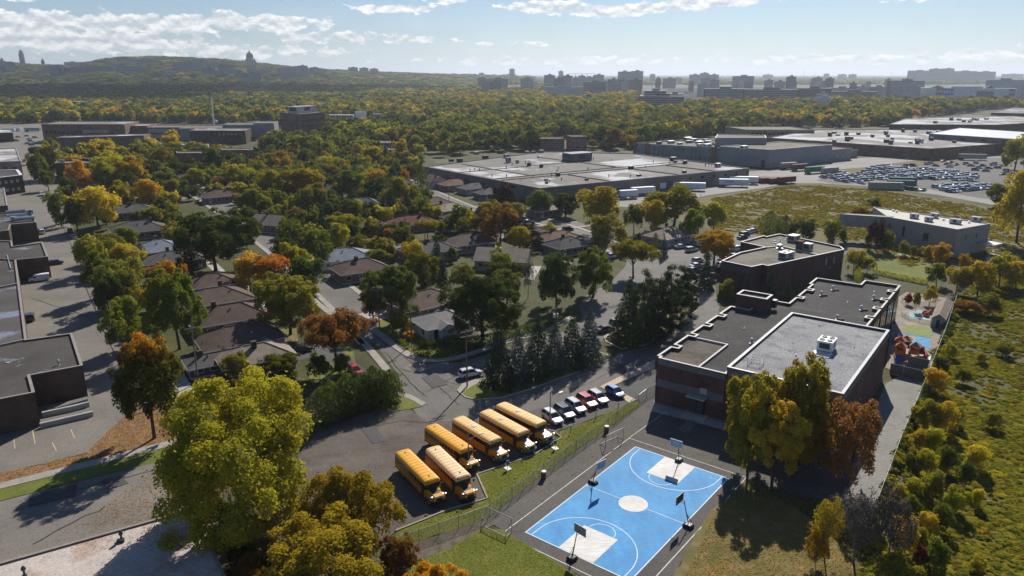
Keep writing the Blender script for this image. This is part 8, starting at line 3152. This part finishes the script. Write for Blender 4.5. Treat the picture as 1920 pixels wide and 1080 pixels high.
# small far blocks that fill the built-up bands
fl = random.Random(12)
for k in range(74):
 if k < 34:
  cx_,hw_,D_,yt_ = fl.uniform(880,1700),fl.uniform(4,13),fl.uniform(1900,5200),fl.uniform(144,158)
  D_ = max(D_,900 / max(1,(yt_ - 136)) * 9) if yt_ < 146 else fl.uniform(1800,3000)
  lb = 'in the far built up band of the plain'
 else:
  cx_,hw_,D_,yt_ = fl.uniform(0,640),fl.uniform(4,12),fl.uniform(3300,4100),fl.uniform(122,142)
  lb = 'among the hillside trees'
 x,y,zb = far_point(cx_,D_)
 if z_at(x,y,yt_) - zb < 9:
  yt_ = proj(x,y,zb + fl.uniform(16,30))[1]
 c_ = fl.choice(['grey','blue','stone','pale','tan','brick','dark','stone'])
 t = block({'blue': 'blue grey','stone': 'grey'}.get(c_,c_) + ' small block ' + lb,cx_ - hw_,cx_ + hw_,yt_,D_,None,c_,None,k % 2 == 0,None,'block','distant_block')[0]
 t['group'] = {'blue': 'blue grey','stone': 'grey'}.get(c_,c_) + ' small blocks ' + lb
# terraced glass building
for k,(x0,x1,yt,D) in enumerate(((1199,1282,181,1230),(1208,1248,171,1250),(1248,1281,177,1252))):
 block(['terraced glass office, broad base','terraced glass office, upper tier with mast','terraced glass office, right tier'][k],x0,x1,yt,D,None,'teal' if k else 'dark',30 if k else 40,True,None,'office','terraced_office')
# banded office and the long white store with coloured signs
t,x,y,zb,w,h = block('banded grey office beside the long white store',1666,1728,151.5,1750,None,'stone',30,True,None,'office','banded_office')
MB().box(-w / 2 - .5,-w / 2 + w * .08,-.5,20,0,h + .5).build('stair_wall',FT['brick'],t)
block('pale stepped wing in front of the banded office',1694,1724,160,1640,None,'pale',24,False,None,'office','stepped_wing')
t,x,y,zb,w,h = block('long white store with red, blue and purple signs',1722,1890,166,1620,None,'white',60,False,None,'store','long_store')
sgn = {'red': M('sign_red',(.35,.06,.06)),'blue': M('sign_blue',(.03,.06,.50)),'purple': M('sign_purple',(.12,.04,.28))}
for f0,f1,c in ((.24,.31,'red'),(.31,.415,'blue'),(.93,.985,'purple')):
 so = MB().box(-w / 2 + w * f0,-w / 2 + w * f1,-.5,-.1,h * .42,h * 1.02).build('sign_panel',sgn[c],t)
 bm = MB()
 n_ = 4
 for k in range(n_):
  a0 = -w / 2 + w * (f0 + (f1 - f0) * (k + .25) / n_)
  bm.box(a0,a0 + w * (f1 - f0) * .13,-.56,-.5,h * .6,h * .84)
 bm.build('sign_strokes',FT['white'],so)
MB().box(-w / 2 + w * .63,-w / 2 + w * .79,-.4,-.1,0,h * .8).build('dark_glazing',FT['dark'],t)
for f0,f1 in ((.17,.32),(.70,.80)):
 a0,a1 = -w / 2 + w * f0,-w / 2 + w * f1
 MB().loft([[(a0,20,h),(a0,50,h),(a0,50,h + .5),(a0,20,h + .5)],[((a0 + a1) / 2,20,h),((a0 + a1) / 2,50,h),((a0 + a1) / 2,50,h + 6),((a0 + a1) / 2,20,h + 6)],[(a1,20,h),(a1,50,h),(a1,50,h + .5),(a1,20,h + .5)]]).build('roof_gable',FT['dark'],t)
block('huge pale blue hall behind the purple sign',1852,1910,150.5,1800,None,'teal',60,False,None,'hall','big_hall')
block('pale hall with dark upper corner at the right edge',1911,1990,151,1800,None,'pale',60,False,None,'hall','big_hall')
block('green roofed kiosk at the edge of the parking lots',1532,1553,177,1380,None,'teal',14,False,None,'kiosk','kiosk')
block('low bright roofed shop under the green kiosk',1530,1562,183,1300,None,'white',10,False,None,'shop','low_shop')
far_lot = M3('far_lot_surface',(.06,.06,.058),(.09,.09,.085),(.14,.13,.11),.02,.01,rough=1.0,spec=.02)
sheet('commercial_lots',px([(1205,197),(1290,199),(1440,192),(1560,187),(1660,196),(2200,199),(2200,164),(1300,164),(1190,172)]),far_lot,.3)
sheet('commercial_lots',px([(910,173),(1110,172),(1130,164),(905,163)]),far_lot,.3)
hb = [G(1600,194),G(1760,190),G(1850,186),G(2000,179)]
tag(MB().loft([[(*p,0),(*p,5),(p[0],p[1] + 9,5),(p[0],p[1] + 9,0)] for p in hb]).build('highway_viaduct',FT['dark'],None),'dark raised highway in front of the store parking','viaduct')
crg = random.Random(4)
cmz = MB()
for _ in range(420):
 a,b_ = crg.uniform(1560,1900),crg.uniform(177,186)
 x,y = G(a,b_)
 s = crg.uniform(.8,1.15)
 cmz.box(x - 2.2 * s,x + 2.2 * s,y - .9,y + .9,.3,1.6 * s,0 if crg.random() < .55 else 1)
tag(cmz.build('distant_parked_cars',[FT['white'],FT['dark']],None),'glinting cars filling the store parking lots',None,None,'stuff')
# cranes
for k,(a,b_,c) in enumerate(((1079,1066,1096),(1101,1092,1117))):
 x,y,zb = far_point(a,3000)
 hh = z_at(x,y,138)
 t = thing('tower_crane',['thin tower crane over the central cluster, left one','thin tower crane over the central cluster, right one'][k],'crane',x,y)
 MB().tube((0,0,0),(0,0,hh),1.0,1.0,4).build('mast',FT['tan'],t)
 MB().tube(((b_ - a) * 2.2,0,hh),((c - a) * 2.2,0,hh),.9,.6,4).build('jib',FT['tan'],t)
for k,(a,yt,D) in enumerate(((337,98,4450),(1506,129,5000),(1527,130,5000),(1670,133,5000),(880,130,5000),(1222,161,1250))):
 x,y,zb = far_point(a,D)
 t = thing('radio_mast',['thin mast on the hill crest','hair thin mast on the horizon, left of two','hair thin mast on the horizon, right of two','thin mast left of the far apartment slabs','thin mast left of the lone tower','short mast on the terraced office'][k],'mast',x,y,0,None,zb)
 MB().tube((0,0,0),(0,0,z_at(x,y,yt) - zb),.9 if D > 2000 else .4,.35,5).build('shaft',FT['grey'],t)

# great domed basilica on the hillside
x,y,zb = far_point(472.5,4050)
k_ = depth(x,y,zb) / FPX
t = thing('domed_basilica','big green domed basilica standing out against the sky on the hill','basilica',x,y,math.atan2(-x,y),None,zb)
zt = lambda yy: z_at(x,y,yy) - zb
MB().box(-11.5 * k_,11.5 * k_,0,40,-20,zt(122)).box(-23 * k_,-11 * k_,5,40,-20,zt(121)).box(-8.5 * k_,10 * k_,-3,36,zt(122),zt(113)).build('nave',FT['stone'],t)
dr = 6.6 * k_
prof = [(dr * 1.08,zt(113)),(dr * 1.08,zt(112)),(dr * .98,zt(111.8)),(dr * .98,zt(107))]
MB().lathe(prof,0,18,20).build('drum',FT['stone'],t)
dome = [(dr * math.cos(a) ** .9,zt(107) + (zt(97.5) - zt(107)) * math.sin(a)) for a in np.linspace(0,1.42,9)]
do = MB().lathe(dome,0,18,20).build('dome',FT['green'],t)
MB().lathe([(1.2 * k_,zt(98)),(1.2 * k_,zt(95.5)),(.4 * k_,zt(94.6)),(.15 * k_,zt(93.2))],0,18,8).build('lantern',FT['green'],do)
for s in (-7,8):
 MB().lathe([(1.1 * k_,zt(114)),(1.1 * k_,zt(110.5)),(.3 * k_,zt(109.5))],s * k_,4,8).build('turret',FT['green'],t)
# slender oval tower, small domes on the left ridge
x,y,zb = far_point(48.5,4450)
k_ = depth(x,y,zb) / FPX
zt = lambda yy: z_at(x,y,yy) - zb
t = thing('university_tower','slender grey tower with rounded top on the left ridge','tower',x,y,0,None,zb)
prof = [(4.4,-10),(4.4,zt(112) / k_),(4.3,zt(106) / k_),(3.9,zt(100) / k_),(3.1,zt(96) / k_),(1.9,zt(94) / k_),(.6,zt(93) / k_)]
MB().lathe([(r * k_,z * k_) for r,z in prof],0,0,12).build('shaft',FT['stone'],t)
for s in (-2.2,0,2.2):
 MB().box(s * k_ - .5 * k_,s * k_ + .5 * k_,-4.5 * k_,-4.2 * k_,0,zt(101)).build('window_slot',FT['dark'],t)
for k,(a,yt,D) in enumerate(((86,107.5,4450),(10.5,106.5,4450))):
 x,y,zb = far_point(a,D)
 k_ = depth(x,y,zb) / FPX
 hz = z_at(x,y,yt) - zb
 t = thing('domed_church',['small domed church right of the slender tower','small domed church left of the slender tower'][k],'church',x,y,0,None,zb)
 MB().box(-6 * k_,6 * k_,-5 * k_,5 * k_,-10,hz * .25).build('nave',FT['stone'],t)
 MB().lathe([(3.2 * k_,hz * .25),(3.1 * k_,hz * .5),(2.3 * k_,hz * .7),(.8 * k_,hz * .82),(.4 * k_,hz * .9),(.15 * k_,hz)],0,0,12).build('dome',FT['dark'],t)

# scattered roofs inside the woods
rrg = random.Random(9)
for k in range(46):
 a,b_ = rrg.uniform(20,1400),rrg.uniform(166,214)
 if 60 < a < 490 and b_ > 208:
  continue
 x,y = G(a,b_)
 col = rrg.choice(['pale','white','grey','brick','tan'])
 w,d,h = rrg.uniform(12,26),rrg.uniform(10,18),rrg.uniform(9,13)
 wd = {'pale': 'pale','white': 'white','grey': 'grey','brick': 'brick','tan': 'tan'}[col]
 t = thing('low_block',wd + ' low block peeping out of the autumn woods','low block',x,y,rrg.uniform(-.6,.6),wd + ' low blocks in the woods')
 MB().box(-w / 2,w / 2,-d / 2,d / 2,0,h).build('wall',FT[col],t)
 MB().box(-w / 2 - .3,w / 2 + .3,-d / 2 - .3,d / 2 + .3,h,h + .5).build('roof',FT['pale' if rrg.random() < .5 else 'grey'],t)
 SKY_BLD.append((x,y - 8,max(w,d) * .5))
run_forest()
run_gardens()

# ------------------------------------------------------------------ meadow growth, fallen leaves, weeds
def poly_points(pxpoly,n,rng,dens=None):
 wp = px(pxpoly)
 xs,ys = [p[0] for p in wp],[p[1] for p in wp]
 out = []
 t = 0
 while len(out) < n and t < n * 30:
  t += 1
  p = (rng.uniform(min(xs),max(xs)),rng.uniform(min(ys),max(ys)))
  if inside(p,wp) and (dens is None or rng.random() < dens(p)):
   out.append(p)
 return np.array(out)

mpal = ['olive','green','green','dark','lime','rust','goldtop','yellow','olive','green']
LOD['weed'] = (80,.30)
mcol = proto_collection('weed',small_tree_meshes('weed',['bush'],mpal))
mrg = random.Random(31)

def grow(name,label,pxpoly,n,w0,w1,h0,h1,weights,dens=None):
 P = poly_points(pxpoly,n,mrg,dens)
 n = len(P)
 r = np.random.default_rng(n)
 w = r.uniform(w0,w1,n) * np.where(r.random(n) < .08,1.7,1)
 h = np.minimum(w * .9,r.uniform(h0,h1,n))
 p = np.array(weights,float)
 scatter(name,label,np.stack([P[:,0],P[:,1],np.zeros(n)],1),np.stack([w,w,h],1),r.choice(len(mpal),n,p=p / p.sum()),r.uniform(0,6.28,n),mcol)

pn_ = lambda p: .25 + .75 * (math.sin(p[0] * .21 + 1.7 * math.sin(p[1] * .13)) * math.cos(p[1] * .17 + p[0] * .05) > -.25)
grow('meadow_growth','tall weeds and low brush filling the meadow right of the alley',[(1800,556),(1890,482),(2080,478),(2200,560),(2200,1150),(1590,1150),(1610,1060),(1646,962),(1742,716)],22000,.7,1.7,.12,.42,[40,7,4,4,3,1.5,7,.5,34,4],pn_)
grow('dry_growth','dry brownish weeds over the meadow below the truck yard',[(1335,372),(1420,358),(1480,348),(1540,348),(1640,356),(1760,374),(1850,390),(1990,402),(2090,468),(1890,478),(1700,500),(1560,440),(1420,440),(1335,430)],13000,.9,2.2,.12,.38,[26,2,1,.3,.6,12,20,.6,26,2],pn_)
grow('fence_weeds','strip of weeds along the alley fence',[(1796,560),(1803,560),(1748,716),(1700,834),(1652,966),(1643,964),(1692,832),(1739,716)],520,.8,2.2,.8,2.2,[20,16,14,16,6,4,4,1,14,10])

def litter(name,label,pxpoly,n,s0,s1,pal,z,dens=None):
 P = poly_points(pxpoly,n,mrg,dens)
 n = len(P)
 r = np.random.default_rng(n + 3)
 Nn = np.array([0,0,1.0]) + r.normal(size=(n,3)) * .3
 o = P.mean(0)
 me = quads_mesh(name,np.stack([P[:,0] - o[0],P[:,1] - o[1],np.full(n,z)],1),Nn,r.uniform(s0,s1,n),r.random(n),r,mat=PAL[pal])
 ob = link_mesh(name,me,None,(o[0],o[1],0))
 tag(ob,label,None,None,'stuff')

litter('fallen_leaves','fallen leaves over the lawn below the gymnasium maples',[(1340,962),(1402,900),(1480,925),(1560,945),(1640,965),(1600,1060),(1580,1170),(1245,1170)],7000,.12,.28,'gold',.16)
litter('fallen_leaves','orange leaves drifted along the verge of the depot lot',[(0,890),(160,850),(235,780),(330,745),(365,800),(320,828),(0,905)],3800,.12,.26,'orange',.13)
litter('fallen_leaves','leaves blown over the corner street under the huge lime maple',[(150,985),(262,900),(340,850),(420,930),(366,952),(250,985)],1800,.12,.26,'orange',.10)
litter('fallen_leaves','scattered pale leaves on the dark school yard',[(1200,770),(1380,800),(1640,800),(1630,960),(1402,898),(1195,832),(1060,900),(960,1000),(930,968),(1080,850)],1500,.12,.24,'gold',.12)
litter('fallen_leaves','leaves lying on the pinkish depot roof',[(380,985),(424,1090),(250,1090),(60,1085),(200,1020),(340,965)],550,.12,.22,'rust',4.16)
litter('grass_blades','short grass on the lawn strip by the court fence',[(1180,757),(1200,760),(1020,888),(920,968),(786,1016),(742,1028),(742,1002),(836,962),(917,939),(899,894),(1000,855),(1046,834),(1054,812)],9000,.10,.22,'lime',.15)
litter('grass_blades','short grass on the lower lawn',[(790,1054),(840,1032),(905,995),(960,1008),(1100,1092),(1140,1140),(720,1150)],7000,.10,.22,'lime',.14)

# ------------------------------------------------------------------ one cumulus that shades the woods below the hill, high over the land
def cloud(name,c,rad,flat,n,seed):
 rng = np.random.default_rng(seed)
 m = MB()
 for _ in range(n):
  a,r = rng.uniform(0,6.28),rad * rng.random() ** .6
  px0,py0 = math.cos(a) * r * 1.15,math.sin(a) * r
  rr = rng.uniform(.2,.34) * rad * (1.15 - .5 * r / rad)
  prof = []
  for k in range(9):
   th = -math.pi / 2 + math.pi * k / 8
   prof.append((max(.02,rr * math.cos(th)),max(-.12 * rr,rr * flat * math.sin(th))))
  m.lathe(prof,px0,py0,14)
 m.v = [(x + 8 * math.sin(y * .031 + z * .05),y + 8 * math.sin(x * .027),z + 9 * math.sin(x * .021 + y * .033)) for x,y,z in m.v]
 o = m.build(name,M('cloud_vapour',(.85,.86,.88),rough=1.0,spec=0),None,True)
 o.location = c
 o['kind'] = 'structure'

if USE_CLOUD:
 cloud('cloud',(-760,3380,980),800,.42,60,4)

# ------------------------------------------------------------------ air
hz_top = 205.0
hb_ = MB().box(-42000,42000,-3000,42000,-1.5,hz_top)
ho = hb_.build('haze',[],None)
hmx = bpy.data.materials.new('haze_air')
hmx.use_nodes = True
nt = hmx.node_tree
nt.nodes.clear()
pv = nt.nodes.new('ShaderNodeVolumePrincipled')
pv.inputs['Color'].default_value = HAZE_COL
pv.inputs['Density'].default_value = HAZE_DENSITY
pv.inputs['Anisotropy'].default_value = .35
mo = nt.nodes.new('ShaderNodeOutputMaterial')
nt.links.new(pv.outputs[0],mo.inputs['Volume'])
ho.data.materials.append(hmx)
ho['kind'] = 'stuff'
